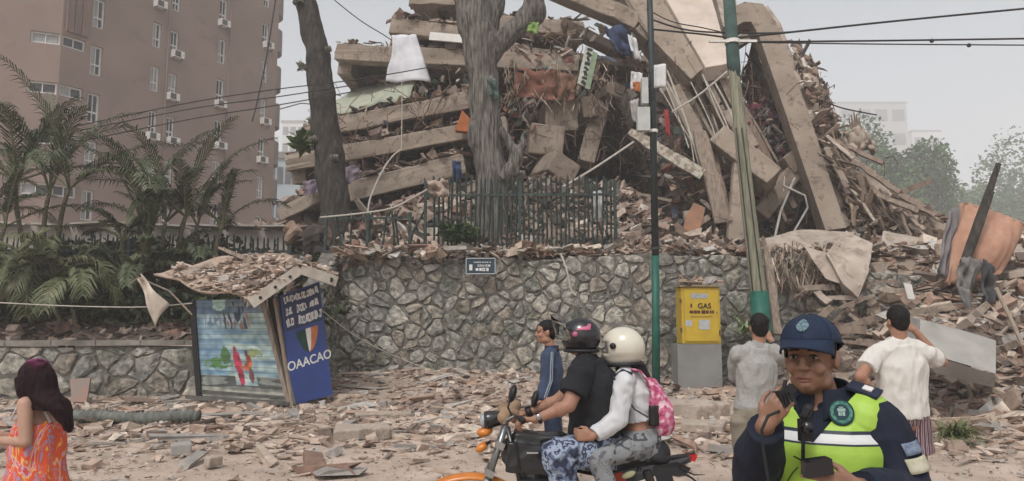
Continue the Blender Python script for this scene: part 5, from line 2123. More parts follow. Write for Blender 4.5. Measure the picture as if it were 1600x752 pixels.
for k in range(12):
    x0, y0 = random.uniform(1140, 1230), random.uniform(60, 200)
    cable([(x0, y0), (x0 + random.uniform(-20, 20), y0 + 30), (x0 + random.uniform(-30, 30), y0 + random.uniform(40, 90))], [22.9, 22.7, 22.9], random.uniform(.015, .04), random.choice([M_wire, M_wirel, M_wirel]), 'one of the loose wires and bars dangling inside the fallen frame', 'wire', 'dangling_wire')['group'] = 'wires dangling inside the fallen frame'
for k in range(8):
    x0 = random.uniform(1030, 1120)
    cable([(x0, random.uniform(110, 140)), (x0 + 30, 190), (x0 + random.uniform(40, 70), random.uniform(230, 270))], [21, 20.8, 20.6], random.uniform(.015, .03), M_wirel, 'one of the thin pale pipes slanting under the edge beam', 'pipe', 'slanting_pipe')['group'] = 'pale pipes slanting under the edge beam'

# hanging white sheet
b = MB()
hs4 = [at(612, 55, 18.9), at(650, 54, 18.9), at(673, 127, 18.8), at(603, 127, 18.8)]


def hang(u, v_):
    p = hs4[0].lerp(hs4[1], u).lerp(hs4[3].lerp(hs4[2], u), v_)
    if u < .5:
        p += (hs4[1] - hs4[0]) * .10 * math.sin(min(1, v_ * 1.4) * 3.14) * (1 - 2 * u)
    return p + V((0, .10 * math.sin(u * 7) * v_ + .05 * fbm(u * 3, v_ * 3, 1), 0))


b.sheet(14, 14, hang, .012)
b.build('hanging_sheet', mat('white_sheet', (.62, .63, .66), (.52, .53, .56), rough=.8, scale=4, bump=.25), smooth=True, label='white sheet hanging from a wire in front of the fallen slabs', cat='sheet')
# ================================================= palms and plants


def frond(b, base, az, el, L, droop, leaf, npair=34, mi=0, mi2=1):
    """one feather leaf: curved rib with paired narrow leaflets"""
    az_v = V((math.cos(az), math.sin(az), 0))
    pts = []
    p = V(base)
    e = el
    n = 12
    for i in range(n + 1):
        pts.append(p.copy())
        p = p + (az_v * math.cos(e) + V((0, 0, math.sin(e)))) * (L / n)
        e -= droop / n * (0.5 + 1.2 * i / n)
    b.tube(pts, [.022 * (1 - .85 * i / n) + .003 for i in range(n + 1)], 4, mi=mi2)
    side = V((-az_v.y, az_v.x, 0))
    for k in range(npair):
        t = .14 + .86 * k / npair
        i = min(int(t * n), n - 1)
        f = t * n - i
        q = pts[i].lerp(pts[i + 1], f)
        d = (pts[i + 1] - pts[i]).normalized()
        ll = leaf * math.sin(.35 + 2.5 * t) * random.uniform(.85, 1.1)
        for s_ in (-1, 1):
            out = (side * s_ * .7 + d * .85 + V((0, 0, random.uniform(.0, .35)))).normalized()
            m_ = q + out * ll * .5
            en = q + out * ll + V((0, 0, -ll * random.uniform(.25, .6)))
            wv = d.cross(out).normalized().cross(out) * .011 * (1 + ll)
            b.add([q - wv * .6, q + wv * .6, m_ + wv, m_ - wv, en], [[0, 1, 2, 3], [3, 2, 4]], mi)


def palm(px, pyc, Y, zb, nf, L, label, trunks=1, seed=1, el=(.45, 1.5), leaf=.42, group='palms behind the low wall', azr=(0, 2 * math.pi), drp=(.7, 1.5), lm=None):
    random.seed(seed)
    c = at(px, pyc, Y)
    r = root('palm_tree', (c.x, Y, zb), label, 'palm', group)
    heads = []
    for t in range(trunks):
        b = MB()
        ox = (t - (trunks - 1) / 2) * .35
        hd = c + V((ox * 1.6, random.uniform(-.3, .3), random.uniform(-.25, .1)))
        base = V((c.x + ox * .5, Y, zb - .1))
        pts = [base.lerp(hd, k / 12) + V((.06 * math.sin(k * .5), 0, 0)) for k in range(13)]
        b.tube(pts, [.062 - .0015 * k + .006 * (k % 2) for k in range(13)], 8)
        b.build('trunk', mat('palm_stem', (.16, .14, .09), (.08, .075, .05), scale=8, stretch=(1, 1, 5)), r, smooth=True)
        heads.append(hd)
    b = MB()
    for k in range(nf):
        hd = heads[k % trunks]
        az = azr[0] + (azr[1] - azr[0]) * ((k * .618) % 1) + random.uniform(-.2, .2)
        frond(b, hd, az, random.uniform(*el), L * random.uniform(.75, 1.1), random.uniform(*drp), leaf * random.uniform(.8, 1.15))
    b.build('crown', [lm or M_leaf, mat('palm_rib', (.16, .17, .09), (.12, .12, .06), bump=0)], r)
    return r


LM2 = mat('dusty_palm_leaf', (.125, .145, .07), (.06, .075, .03), rough=.55, scale=2, bump=.1, dirt=(.24, .22, .15), dirt_amt=.4, dscale=3)
palm(72, 290, 17.2, 2.0, 22, 3.2, 'tall feathery palm with several stems at the far left in front of the apartment block', 3, 1, leaf=.62)
palm(262, 335, 17.4, 2.0, 20, 2.9, 'feathery palm in the middle of the garden fence with upright fronds', 3, 4, leaf=.58)
palm(325, 355, 17.6, 2.0, 10, 1.8, 'lower palm right of the middle one against the apartment wall', 2, 5)
palm(-10, 345, 16.6, 1.8, 10, 2.2, 'palm cut by the left edge of the photo', 2, 6)
palm(215, 372, 16.8, 1.9, 12, 1.4, 'bright green bushy palm between the two tall ones', 2, 16, leaf=.38)
palm(40, 400, 15.8, 1.2, 20, 1.9, 'low spreading palm whose long fronds hang over the wall at left', 2, 7, el=(.0, 1.1), leaf=.5, drp=(1.3, 2.3), lm=LM2)
palm(110, 440, 15.7, 1.1, 16, 1.7, 'low drooping palm with hanging fronds behind the woman', 2, 8, el=(.0, 1.2), leaf=.5, drp=(1.4, 2.4), lm=LM2)
palm(205, 430, 16.2, 1.2, 14, 1.5, 'dark low palm behind the torn cream sheet', 2, 9, el=(.1, 1.2), drp=(1.2, 2.0))
palm(285, 400, 16.6, 1.2, 12, 1.4, 'dark low palm behind the kiosk roof', 2, 10, el=(.1, 1.3), drp=(1.2, 2.0))
palm(-30, 440, 15.6, 1.1, 14, 1.8, 'dark low palm at the left edge of the photo', 2, 13, el=(.0, 1.1), drp=(1.3, 2.0))
random.seed(77)


def strap_plant(c, n, L, m, label, cat='plant', name='strap_leaf_plant', w_=.03, up=.9):
    b = MB()
    for k in range(n):
        a = random.uniform(0, 2 * math.pi)
        e = random.uniform(up - .7, up + .5)
        p = V(c) + V((random.gauss(0, .08), random.gauss(0, .08), 0))
        d = V((math.cos(a), math.sin(a), 0))
        side = V((-d.y, d.x, 0))
        ll = L * random.uniform(.6, 1.1)
        pts = []
        for i in range(6):
            pts.append(p.copy())
            p = p + (d * math.cos(e) + V((0, 0, math.sin(e)))) * ll / 5
            e -= random.uniform(.2, .5)
        for i in range(5):
            w0 = w_ * (1 - i / 5) * (.6 if i == 0 else 1)
            w1 = w_ * (1 - (i + 1) / 5)
            b.add([pts[i] - side * w0, pts[i] + side * w0, pts[i + 1] + side * w1, pts[i + 1] - side * w1], [[0, 1, 2, 3]])
    return b.build(name, m, label=label, cat=cat)


M_grass = mat('strap_leaf', (.17, .19, .08), (.09, .11, .04), rough=.6, bump=0, scale=4)
M_dry = mat('dusty_leaf', (.22, .22, .15), (.14, .14, .09), rough=.8, bump=0, scale=4)
gp = at(1494, 690, 9.6)
strap_plant((gp.x, 9.6, .12), 190, .52, M_grass, 'tuft of long green leaves growing from the rubble right of the striped shorts', w_=.013, up=.8)
for (x, y, Y, lab) in ((1222, 418, 16.0, 'drooping dusty plant on the wall under the large pale slab'), (1262, 400, 16.2, 'second drooping dusty plant right under the pale slab edge')):
    p = at(x, y, Y)
    strap_plant(p, 40, .8, M_dry, lab, w_=.02, up=.4)
p = at(1162, 500, 15.9)
strap_plant((p.x, p.y, p.z - .3), 26, .75, mat('pale_green_leaf', (.26, .32, .17), (.2, .24, .13), bump=0), 'pale green broad leaved weed against the wall beside the man in grey', w_=.045, up=1.1)
p = at(1160, 615, 15.6)
strap_plant((p.x, p.y, .3), 60, 1.1, M_leaf, 'dark tangle of leaves at the wall foot behind the man in grey', w_=.03, up=1.3)
leaf_crown('ivy', tuple(at(712, 366, 16.95)), (.55, .18, .38), 700, .16, mat('ivy_leaf', (.06, .10, .04), (.035, .06, .025), bump=0), None, 7, 33)
tag(bpy.data.objects['ivy'], 'dark green climbing leaves on the left end of the upright picket fence', 'climbing plant')
leaf_crown('shrub_mass', tuple(at(150, 462, 17.0)), (5.2, 1.0, .65), 6000, .20, mat('dark_leaf', (.05, .065, .03), (.03, .04, .02), bump=0), None, 26, 41)  # dark green is the undergrowth's own leaf colour
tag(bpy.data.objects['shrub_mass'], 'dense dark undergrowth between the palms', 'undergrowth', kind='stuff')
leaf_crown('shrub_mass', tuple(at(120, 490, 16.0)), (5.4, .7, .55), 7000, .18, mat('dark_leaf', (.05, .065, .03)), None, 26, 43)
leaf_crown('shrub', tuple(at(500, 455, 17.6)), (.9, .5, 1.0), 1500, .2, mat('dark_leaf', (.05, .065, .03)), None, 9, 47)
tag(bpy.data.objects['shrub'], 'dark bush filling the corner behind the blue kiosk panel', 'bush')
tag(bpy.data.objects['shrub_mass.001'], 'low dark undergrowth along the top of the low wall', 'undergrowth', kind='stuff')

leaf_crown('hedge', tuple(at(270, 412, 19.4)), (5.6, .5, .8), 7000, .17, mat('dark_leaf', (.05, .065, .03)), None, 24, 61)
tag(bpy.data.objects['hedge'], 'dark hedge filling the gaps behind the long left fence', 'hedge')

# ================================================= the two damaged street trees on the terrace


def limb(b, pix, Y, rad, n=16, rough=.05):
    P = []
    rr = []
    k = len(pix)
    for i in range(k - 1):
        for j in range(7):
            t = j / 7
            x = pix[i][0] * (1 - t) + pix[i + 1][0] * t
            y = pix[i][1] * (1 - t) + pix[i + 1][1] * t
            P.append(at(x + 1.5 * math.sin(i * 7 + j), y, Y))
            rr.append((rad[i] * (1 - t) + rad[i + 1] * t) / F * Y)
    P.append(at(*pix[-1], Y))
    rr.append(rad[-1] / F * Y)
    b.tube(P, rr, n, rough=rough)


t1 = root('bare_tree', at(522, 400, 19), 'dark leaning tree trunk with cut stubs in front of the left ends of the slabs', 'tree')
b = MB()
limb(b, [(530, 420), (524, 330), (514, 240), (503, 150), (494, 70), (476, 0), (462, -50)], 19, [27, 24, 23, 21, 19, 18, 17])
co, no, fs = remesh(b, .06, 3)
co = wrinkle(co, no, .05, 3.0, 1, (1, 1, .35))
link_mesh('trunk', co, fs, M_barkd, t1, None, True)
for (x, y, dx, dy, r_) in ((524, 247, 12, 0, 7), (488, 216, -14, 4, 7), (514, 78, 8, -2, 6), (464, 4, -8, -3, 8)):
    b = MB()
    limb(b, [(x - dx * .6, y), (x + dx * .4, y + dy)], 18.7, [r_, r_ * .8], 10)
    b.build('stub', M_bark, t1)
leaf_crown('sprout', tuple(at(478, 222, 18.8)), (.38, .2, .35), 110, .28, mat('sprout_leaf', (.10, .14, .05), (.06, .09, .035), bump=0), t1, 5, 51)
leaf_crown('sprout', tuple(at(474, 105, 18.9)), (.18, .12, .18), 40, .14, mat('dry_sprout', (.25, .24, .20), (.2, .19, .16), bump=0), t1, 4, 52)
t2 = root('bare_tree', at(765, 400, 18.6), 'thick grey forked tree trunk standing behind the upright picket fence', 'tree')
b = MB()
limb(b, [(768, 420), (768, 280), (760, 200), (754, 120), (746, 50), (734, -10), (722, -60)], 18.6, [27, 26, 24, 24, 29, 27, 25], 20)
limb(b, [(762, 90), (786, 62), (812, 40), (832, 16), (842, -30)], 18.6, [16, 17, 17, 17, 16], 14)
limb(b, [(758, 60), (772, 10), (778, -50)], 18.9, [18, 17, 16], 14)
b.ell(at(834, 18, 18.6), (.34, .3, .42))
b.ell(at(770, 140, 18.3), (.16, .2, .3))
b.ell(at(768, 62, 18.35), (.15, .15, .2))
b.ell(at(742, 210, 18.4), (.2, .2, .5))
co, no, fs = remesh(b, .055, 3)
co = wrinkle(co, no, .024, 3.6, 4, (1, 1, .4))
link_mesh('trunk', co, fs, M_bark, t2, None, True)
b = MB()
limb(b, [(802, 276), (808, 244), (792, 216), (782, 200)], 18.3, [6, 9, 8, 4], 12)
limb(b, [(806, 246), (818, 226), (816, 208)], 18.3, [8, 6, 3], 10)
limb(b, [(786, 282), (800, 256), (806, 240)], 18.3, [12, 10, 7], 10)
co, no, fs = remesh(b, .04, 3)
co = wrinkle(co, no, .05, 3, 9, (1, 1, .4))
link_mesh('broken_limb', co, fs, M_bark, t2, None, True)
cloth('green_rag', [(760, 122), (776, 126), (782, 160), (764, 150)], 17.9, cm('dark_green_rag', (.08, .12, .10), (.05, .07, .06)), 'dark green and pale rag stuck on the forked trunk', 'rag', .12)
cloth('lime_rag', [(828, 34), (842, 36), (840, 54), (822, 50)], 18.1, cm('lime_rag_cloth', (.22, .34, .10), (.14, .22, .07)), 'lime green rag hanging under the fork branch', 'rag', .08)
cloth('plastic_debris', [(668, 284), (700, 282), (702, 306), (672, 308)], 16.8, cm('tan_debris', (.42, .34, .28)), 'crumpled tan debris caught on top of the left end of the upright fence', 'debris', .22)
cloth('white_clothes', [(926, 300), (944, 298), (942, 344), (928, 342)], 17.3, M_sheet, 'pale grey garment hanging behind the fence pickets under the opening', 'garment', .1)
# ================================================= people
SKIN = mat('skin', (.34, .185, .125), (.30, .155, .10), rough=.55, scale=20, bump=.06, bscale=120, dist=.002, spec=.35)
SKIN2 = mat('tan_skin', (.25, .135, .088), (.21, .11, .07), rough=.5, scale=20, bump=.06, bscale=120, dist=.002, spec=.4)
LIP = mat('lips', (.26, .095, .075), (.22, .08, .065), rough=.5, bump=0)
LIP2 = mat('brown_lips', (.20, .085, .065), (.17, .07, .055), rough=.5, bump=0)
HAIR = mat('black_hair', (.014, .012, .012), (.006, .006, .006), rough=.6, scale=30, bump=.5, bscale=60, stretch=(3, 3, .3), spec=.18, dist=.006)
EYEW = mat('eye_white', (.30, .26, .24), (.26, .22, .20), rough=.3, bump=0)
EYED = mat('eye_dark', (.015, .010, .008), (.012, .008, .006), rough=.2, bump=0)


def basis(f, tilt=0.0, roll=0.0):
    f = V(f).normalized()
    r_ = f.cross(V((0, 0, 1))).normalized()
    u = r_.cross(f).normalized()
    return f, r_, u


def M3(r_, f, u):
    return Matrix((r_, f, u)).transposed()


def head_clay(b, c, f, k=1.0, fine=True):
    f, r_, u = basis(f)
    M = M3(r_, f, u)
    c = V(c)
    E_ = lambda a, bb, h, rad: b.ell(c + (r_ * a + f * bb + u * h) * k, tuple(x * k for x in rad), M, 16, 10)
    E_(0, -.012, .035, (.075, .094, .085))
    E_(0, -.02, .0, (.07, .08, .07))
    E_(0, .022, -.045, (.058, .064, .068))
    E_(0, .05, -.085, (.030, .030, .024))
    E_(0, .035, .045, (.060, .052, .045))
    if fine:
        for s_ in (-1, 1):
            E_(s_ * .036, .060, -.026, (.026, .026, .026))
            E_(s_ * .030, .082, .022, (.024, .010, .008))
            E_(s_ * .013, .094, -.028, (.009, .010, .008))
            E_(s_ * .045, .0, -.07, (.02, .045, .03))
        E_(0, .094, -.010, (.0095, .014, .026))
        E_(0, .102, -.026, (.0125, .012, .011))
        E_(0, .078, -.056, (.025, .011, .007))
        E_(0, .076, -.068, (.021, .011, .0075))
        E_(0, .070, -.078, (.02, .02, .02))
    for s_ in (-1, 1):
        E_(s_ * .077, -.008, -.004, (.010, .018, .031))
    return M


def face_parts(parent, c, f, k=1.0, lip=LIP):
    f, r_, u = basis(f)
    M = M3(r_, f, u)
    c = V(c)
    for s_ in (-1, 1):
        b = MB()
        b.ell(c + (r_ * s_ * .031 + f * .0765 + u * .006) * k, (.0130 * k, .0095 * k, .0058 * k), M, 12, 8)
        e = b.build('eye', EYEW, parent, smooth=True)
        b = MB()
        b.ell(c + (r_ * s_ * .031 + f * .0835 + u * .006) * k, (.0058 * k, .0042 * k, .0058 * k), M, 10, 6)
        b.build('iris', EYED, e, smooth=True)
        b = MB()
        b.tube([c + (r_ * s_ * x + f * (.092 - abs(x) * .22) + u * h) * k for x, h in ((.014, .027), (.028, .032), (.046, .027))], [.0028, .0036, .0016], 6, flat=.5)
        b.build('eyebrow', HAIR, parent)
        b = MB()
        b.tube([c + (r_ * s_ * x + f * (.0865 - abs(x) * .06) + u * h) * k for x, h in ((.018, .010), (.031, .0150), (.045, .009))], [.0012, .0022, .0012], 6)
        b.build('eyelid', HAIR, parent)
    b = MB()
    b.tube([c + (r_ * x + f * (.0905 - abs(x) * .25) + u * h) * k for x, h in ((-.025, -.061), (-.012, -.0575), (0, -.059), (.012, -.0575), (.025, -.061))], [.001, .0040, .0036, .0040, .001], 8, flat=.9)
    b.tube([c + (r_ * x + f * (.0885 - abs(x) * .22) + u * h) * k for x, h in ((-.023, -.0625), (-.01, -.068), (0, -.069), (.01, -.068), (.023, -.0625))], [.001, .0042, .0048, .0042, .001], 8)
    b.build('lips', lip, parent, smooth=True)


def hand_clay(b, w_, d, n, thumb, k=1.0, curl=(.5, .7, .5), spread=.12, tcurl=.5):
    """w_ wrist, d wrist-to-knuckle direction, n back-of-hand normal, thumb = side the thumb is on"""
    w_ = V(w_)
    d = V(d).normalized()
    t = V(thumb)
    t = (t - d * t.dot(d)).normalized()
    n = V(n)
    n = (n - d * n.dot(d) - t * n.dot(t)).normalized()
    L = .088 * k
    for a in (-.028, -.010, .010, .028):
        b.cap(w_ + t * a * .55 * k, w_ + d * L + t * a * k * 1.05, .0165 * k, .0125 * k, 8)
    lens = [(.044, .026, .021), (.048, .030, .023), (.045, .028, .022), (.035, .021, .019)]
    for i, a in enumerate((.030, .0105, -.0095, -.029)):
        p = w_ + d * L + t * a * k
        ang = 0
        sp = d + t * (1.5 - i) * spread
        sp.normalize()
        r0 = (.0098, .0098, .0094, .0082)[i] * k
        for j in range(3):
            ang += curl[j] * (1 + .08 * (i - 1))
            dd = (sp * math.cos(ang) - n * math.sin(ang)).normalized()
            q = p + dd * lens[i][j] * k
            b.cap(p, q, r0 * (1 - .08 * j), r0 * (.92 - .08 * j), 8)
            p = q
    p = w_ + t * .022 * k + d * .018 * k
    for j, (ll, rr) in enumerate(((.042, .0145), (.032, .0118), (.026, .0102))):
        a = .75 - tcurl * j * .8
        dd = (d * math.cos(a) + t * math.sin(a) - n * (.35 + .3 * tcurl * j)).normalized()
        q = p + dd * ll * k
        b.cap(p, q, rr * k, rr * .9 * k, 8)
        p = q


def limb_clay(b, pts, rad):
    for i in range(len(pts) - 1):
        b.cap(pts[i], pts[i + 1], rad[i], rad[i + 1], 14)


def torso_path(J, W_, D_, right, ext=0.0, n=14, neck=True):
    """ellipse stations from hips to neck base, smooth in between; W_, D_ half widths"""
    ks = ['pelvis', 'waist', 'chest', 'upper']
    P = [V(J[k]) for k in ks]
    pts, rad = [], []
    N = 4
    for i in range(len(P) - 1):
        for j in range(N):
            t = j / N
            pts.append(P[i].lerp(P[i + 1], t))
            s_ = t * t * (3 - 2 * t)
            rad.append((W_[i] + (W_[i + 1] - W_[i]) * s_ + ext, D_[i] + (D_[i + 1] - D_[i]) * s_ + ext))
    pts.append(P[-1])
    rad.append((W_[-1] + ext, D_[-1] + ext))
    return pts, rad


def torso_clay(b, J, W_, D_, right, ext=0.0, start=0.0, n=20):
    pts, rad = torso_path(J, W_, D_, right, ext)
    b.tube(pts, rad, n, ref=right)
    return pts, rad


class Person:
    """J: joints in world coordinates; s: size; bulk: girth factor"""

    def __init__(self, label, J, face, right, s=1.0, bulk=1.0, W_=(.165, .145, .165, .12), D_=(.12, .105, .115, .075), skin=None, group=None, voxel=.007, lean=0):
        self.J = {k: V(v) for k, v in J.items()}
        J = self.J
        self.f = V(face).normalized()
        self.right = V(right).normalized()
        self.s = s
        self.bulk = bulk
        self.W = [x * s * bulk for x in W_]
        self.D = [x * s * bulk for x in D_]
        self.skin = skin or SKIN
        self.b = MB()
        self.voxel = voxel
        foot = (J['anL'] + J['anR']) / 2
        self.root = root('person', V((foot.x, foot.y, min(J['anL'].z, J['anR'].z) - .08)), label, 'person', group)

    def body(self, fine=True, hands=None, feet=True, k=None, shoe_dir=None, barefeet=True):
        J, s, g, b = self.J, self.s, self.bulk, self.b
        torso_clay(b, J, self.W, self.D, self.right)
        b.ell(J['pelvis'] - V((0, 0, .02)), (self.W[0], self.D[0] * 1.05, .11 * s), M3(self.right, V((0, 0, 1)).cross(self.right), V((0, 0, 1))))
        for sd_ in 'LR':
            b.cap(J['upper'].lerp(J['sh' + sd_], .1), J['sh' + sd_], .065 * s * g, .056 * s * g, 14)
            limb_clay(b, [J['sh' + sd_], J['el' + sd_], J['wr' + sd_]], [.056 * s * g, .042 * s * g, .028 * s])
            fm = J['el' + sd_].lerp(J['wr' + sd_], .28)
            b.ell(fm, (.045 * s * g,) * 3)
            limb_clay(b, [J['hip' + sd_], J['kn' + sd_], J['an' + sd_]], [.092 * s * g, .058 * s * g, .040 * s])
            b.ell(J['kn' + sd_].lerp(J['an' + sd_], .28), (.056 * s * g,) * 3)
            if feet:
                d = shoe_dir or V((self.f.x, self.f.y, 0)).normalized()
                b.cap(J['an' + sd_] - V((0, 0, .045 * s)), J['an' + sd_] + V(d) * .13 * s - V((0, 0, .055 * s)), .036 * s, .03 * s)
        hc = J['head']
        up = V((0, 0, 1))
        b.cap(J['upper'] - V((0, 0, .03)), hc - up * .05 * s - self.f * .02 * s, .066 * s * g, .056 * s * g, 14)
        head_clay(b, hc, self.f, s, fine)
        if hands:
            for h in hands:
                hand_clay(b, *h[0], **h[1])
        ob = solid('body', b, self.skin, self.root, self.voxel, 6)
        self.bodyob = ob
        return ob

    def shirt(self, name, m, sleeve=1.5, ext=.014, hem=None, wr=.008, freq=9, collar=None, sl_ext=.012, neck=True, cuff=None, start='pelvis', topdrop=0.0, stretch=(1, 1, 1), puff=0.0, shw=None, **kw):
        """sleeve: 0..1 along the upper arm, 1..2 along the forearm"""
        J, s, g = self.J, self.s, self.bulk
        b = MB()
        W_ = [x + ext for x in self.W]
        D_ = [x + ext for x in self.D]
        JJ = dict(J)
        if hem is not None:
            JJ['pelvis'] = J['waist'].lerp(J['pelvis'], hem)
        if topdrop:
            JJ['upper'] = J['upper'].lerp(J['chest'], topdrop)
        torso_clay(b, JJ, W_, D_, self.right)
        for sd_ in 'LR':
            sh, el, wr_ = J['sh' + sd_], J['el' + sd_], J['wr' + sd_]
            b.cap(J['upper'].lerp(sh, .1), sh, .068 * s * g + ext * .6, .058 * s * g + ext, 14)
            r0 = .058 * s * g + sl_ext
            r1 = .044 * s * g + sl_ext + puff
            r2 = .030 * s + sl_ext * 1.1
            if sleeve > 0:
                if sleeve <= 1:
                    e = sh.lerp(el, sleeve)
                    b.tube([sh, sh.lerp(e, .5), e], [r0, r0 * .98 + .004, r0 * .98 + .006], 16)
                else:
                    e = el.lerp(wr_, sleeve - 1)
                    b.cap(sh, el, r0, r1, 14)
                    m_ = el.lerp(e, .5)
                    b.ell(el.lerp(e, .15), (r1 * 1.02,) * 3)
                    b.tube([el, m_, e], [r1, (r1 + r2) / 2 + .006, r2], 14)
        if neck:
            b.tube([J['upper'] - V((0, 0, .04)), J['upper'] + V((0, 0, .03 * s))], [.085 * s * g + ext * .5, .068 * s * g + ext * .5], 16)
        o = solid(name, b, m, self.root, self.voxel, 3, wr, freq, random.uniform(0, 50), stretch, **kw)
        return o

    def trousers(self, name, m, ext=.016, to=1.95, wr=.008, freq=8, flare=1.0, waist=.35, **kw):
        J, s, g = self.J, self.s, self.bulk
        b = MB()
        top = J['pelvis'].lerp(J['waist'], waist)
        b.tube([J['pelvis'] - (top - J['pelvis']) * 1.0 - V((0, 0, .03)), J['pelvis'], top], [(self.W[0] * .8 + ext, self.D[0] * .9 + ext), (self.W[0] + ext, self.D[0] + ext * 1.2), (self.W[0] * .93 + ext, self.D[0] * .93 + ext)], 20, ref=self.right)
        for sd_ in 'LR':
            hp, kn, an = J['hip' + sd_], J['kn' + sd_], J['an' + sd_]
            if to <= 1:
                e = hp.lerp(kn, to)
                b.cap(hp, hp.lerp(e, .5), .094 * s * g + ext, .085 * s * g + ext, 14)
                b.tube([hp.lerp(e, .4), e], [.088 * s * g + ext, (.080 * s * g + ext) * flare], 16)
            else:
                e = kn.lerp(an, to - 1)
                b.cap(hp, kn, .094 * s * g + ext, .062 * s * g + ext, 16)
                b.tube([kn, kn.lerp(e, .4), e], [.062 * s * g + ext, .060 * s * g + ext, (.046 * s + ext) * flare], 16)
        return solid(name, b, m, self.root, self.voxel, 3, wr, freq, random.uniform(0, 50), **kw)

    def shoes(self, m, d=None):
        J, s = self.J, self.s
        d = V(d) if d is not None else V((self.f.x, self.f.y, 0)).normalized()
        sd2 = V((-d.y, d.x, 0))
        for k in 'LR':
            b = MB()
            a = J['an' + k]
            z0 = a.z - .08 * s
            b.cap(V((a.x, a.y, z0 + .04)) - d * .045 * s, V((a.x, a.y, z0 + .036)) + d * .15 * s, .044 * s, .036 * s)
            b.cap(V((a.x, a.y, z0 + .045)), a + V((0, 0, .0)), .044 * s, .046 * s)
            b.box(V((a.x, a.y, z0 + .012)) + d * .055 * s, (.085 * s, .27 * s, .024), M3(sd2, d, V((0, 0, 1))))
            solid('shoe', b, m, self.root, .007, 3)

    def short_hair(self, m=HAIR, k=1.0, top=.012, back=.0, front=.0):
        c, s = self.J['head'], self.s * k
        f, r_, u = basis(self.f)
        M = M3(r_, f, u)
        b = MB()
        b.ell(c + (u * .048 - f * .018) * s, ((.079 + top * .3) * s, (.096 + top * .3) * s, (.082 + top) * s), M, 20, 12)
        b.ell(c + (u * .005 - f * .040) * s, (.077 * s, .070 * s, .075 * s), M, 18, 10)
        b.ell(c + (u * (-.03) - f * .058) * s, (.058 * s, .042 * s, .05 * s), M, 16, 10)
        rr = random.Random(3)
        for i in range(46):
            a = rr.uniform(0, 6.28)
            e = rr.uniform(-.1, 1.3)
            d = r_ * math.cos(a) * math.cos(e) + f * (math.sin(a) * math.cos(e) - .1) + u * math.sin(e)
            if d.dot(f) > .45 and d.dot(u) < .5:
                continue
            p = c + u * .045 * s - f * .015 * s + d * .078 * s
            b.cap(p, p + (d * .3 + u * -.6 + r_ * rr.uniform(-.3, .3)).normalized() * .03 * s, .014 * s, .006 * s, 8)
        o = solid('hair', b, m, self.root, .005, 2, .004, 50, 2, (1, 1, .4))
        return o


def ground(p):
    return V((p.x, p.y, .08))


# ---------------------------------------------------------------- man in the white shirt (back view)
Y = 6.15
hd = at(1402, 503, Y)
J = dict(head=hd, upper=at(1404, 539, Y), chest=at(1408, 572, Y), waist=at(1410, 620, Y), pelvis=at(1412, 652, Y + .02),
         shL=at(1367, 557, Y), elL=at(1344, 588, Y - .12), wrL=at(1368, 618, Y - .02),
         shR=at(1445, 553, Y), elR=at(1472, 566, Y + .12), wrR=at(1428, 515, Y + .16))
J['hipL'] = J['pelvis'] + V((-.09, 0, -.04))
J['hipR'] = J['pelvis'] + V((.09, 0, -.04))
J['knL'] = V((J['pelvis'].x - .12, Y, .46))
J['knR'] = V((J['pelvis'].x + .12, Y + .04, .46))
J['anL'] = V((J['pelvis'].x - .14, Y - .05, .08))
J['anR'] = V((J['pelvis'].x + .14, Y, .08))
wm = Person('man in a white shirt and striped shorts, back turned, one hand on his hip', J, (-.05, 1, .0), (1, 0, 0), 1.0, 1.06, W_=(.165, .160, .178, .11))
wm.body(fine=True, hands=[((J['wrL'], (.5, .25, -.1), (-.3, -.9, .1), (0, .1, -1)), dict(curl=(.25, .3, .2))),
                          ((J['wrR'], (-.6, .1, .5), (.2, -.9, 0), (-.3, -.2, -1)), dict(curl=(.3, .3, .2)))])
M_wt = mat('white_cotton', (.60, .585, .55), (.54, .525, .49), rough=.9, scale=3, bump=.25, bscale=11, dist=.02)
wm.shirt('tee_shirt', M_wt, sleeve=.62, ext=.026, sl_ext=.018, wr=.016, freq=9, hem=.9, stretch=(1.2, 1.2, .55))
m = bpy.data.materials.new('striped_cloth')
m.use_nodes = True
nt_ = m.node_tree
tc = nt_.nodes.new('ShaderNodeTexCoord')
wv = nt_.nodes.new('ShaderNodeTexWave')
wv.inputs['Scale'].default_value = 9
wv.inputs['Distortion'].default_value = 1.2
wv.inputs['Detail Scale'].default_value = 1
r1 = ramp(nt_, [(0, (.07, .025, .04)), (.45, (.10, .035, .05)), (.55, (.42, .33, .33)), (.8, (.46, .38, .37)), (.9, (.05, .03, .06))])
nt_.links.new(tc.outputs['Object'], wv.inputs[0])
nt_.links.new(wv.outputs[0], r1.inputs[0])
nt_.links.new(r1.outputs[0], nt_.nodes['Principled BSDF'].inputs[0])
nt_.nodes['Principled BSDF'].inputs['Roughness'].default_value = .9
wm.trousers('shorts', m, ext=.018, to=.8, wr=.010, flare=1.2, waist=.15)
wm.shoes(M_black, (0, 1, 0))
wm.short_hair(top=.014)

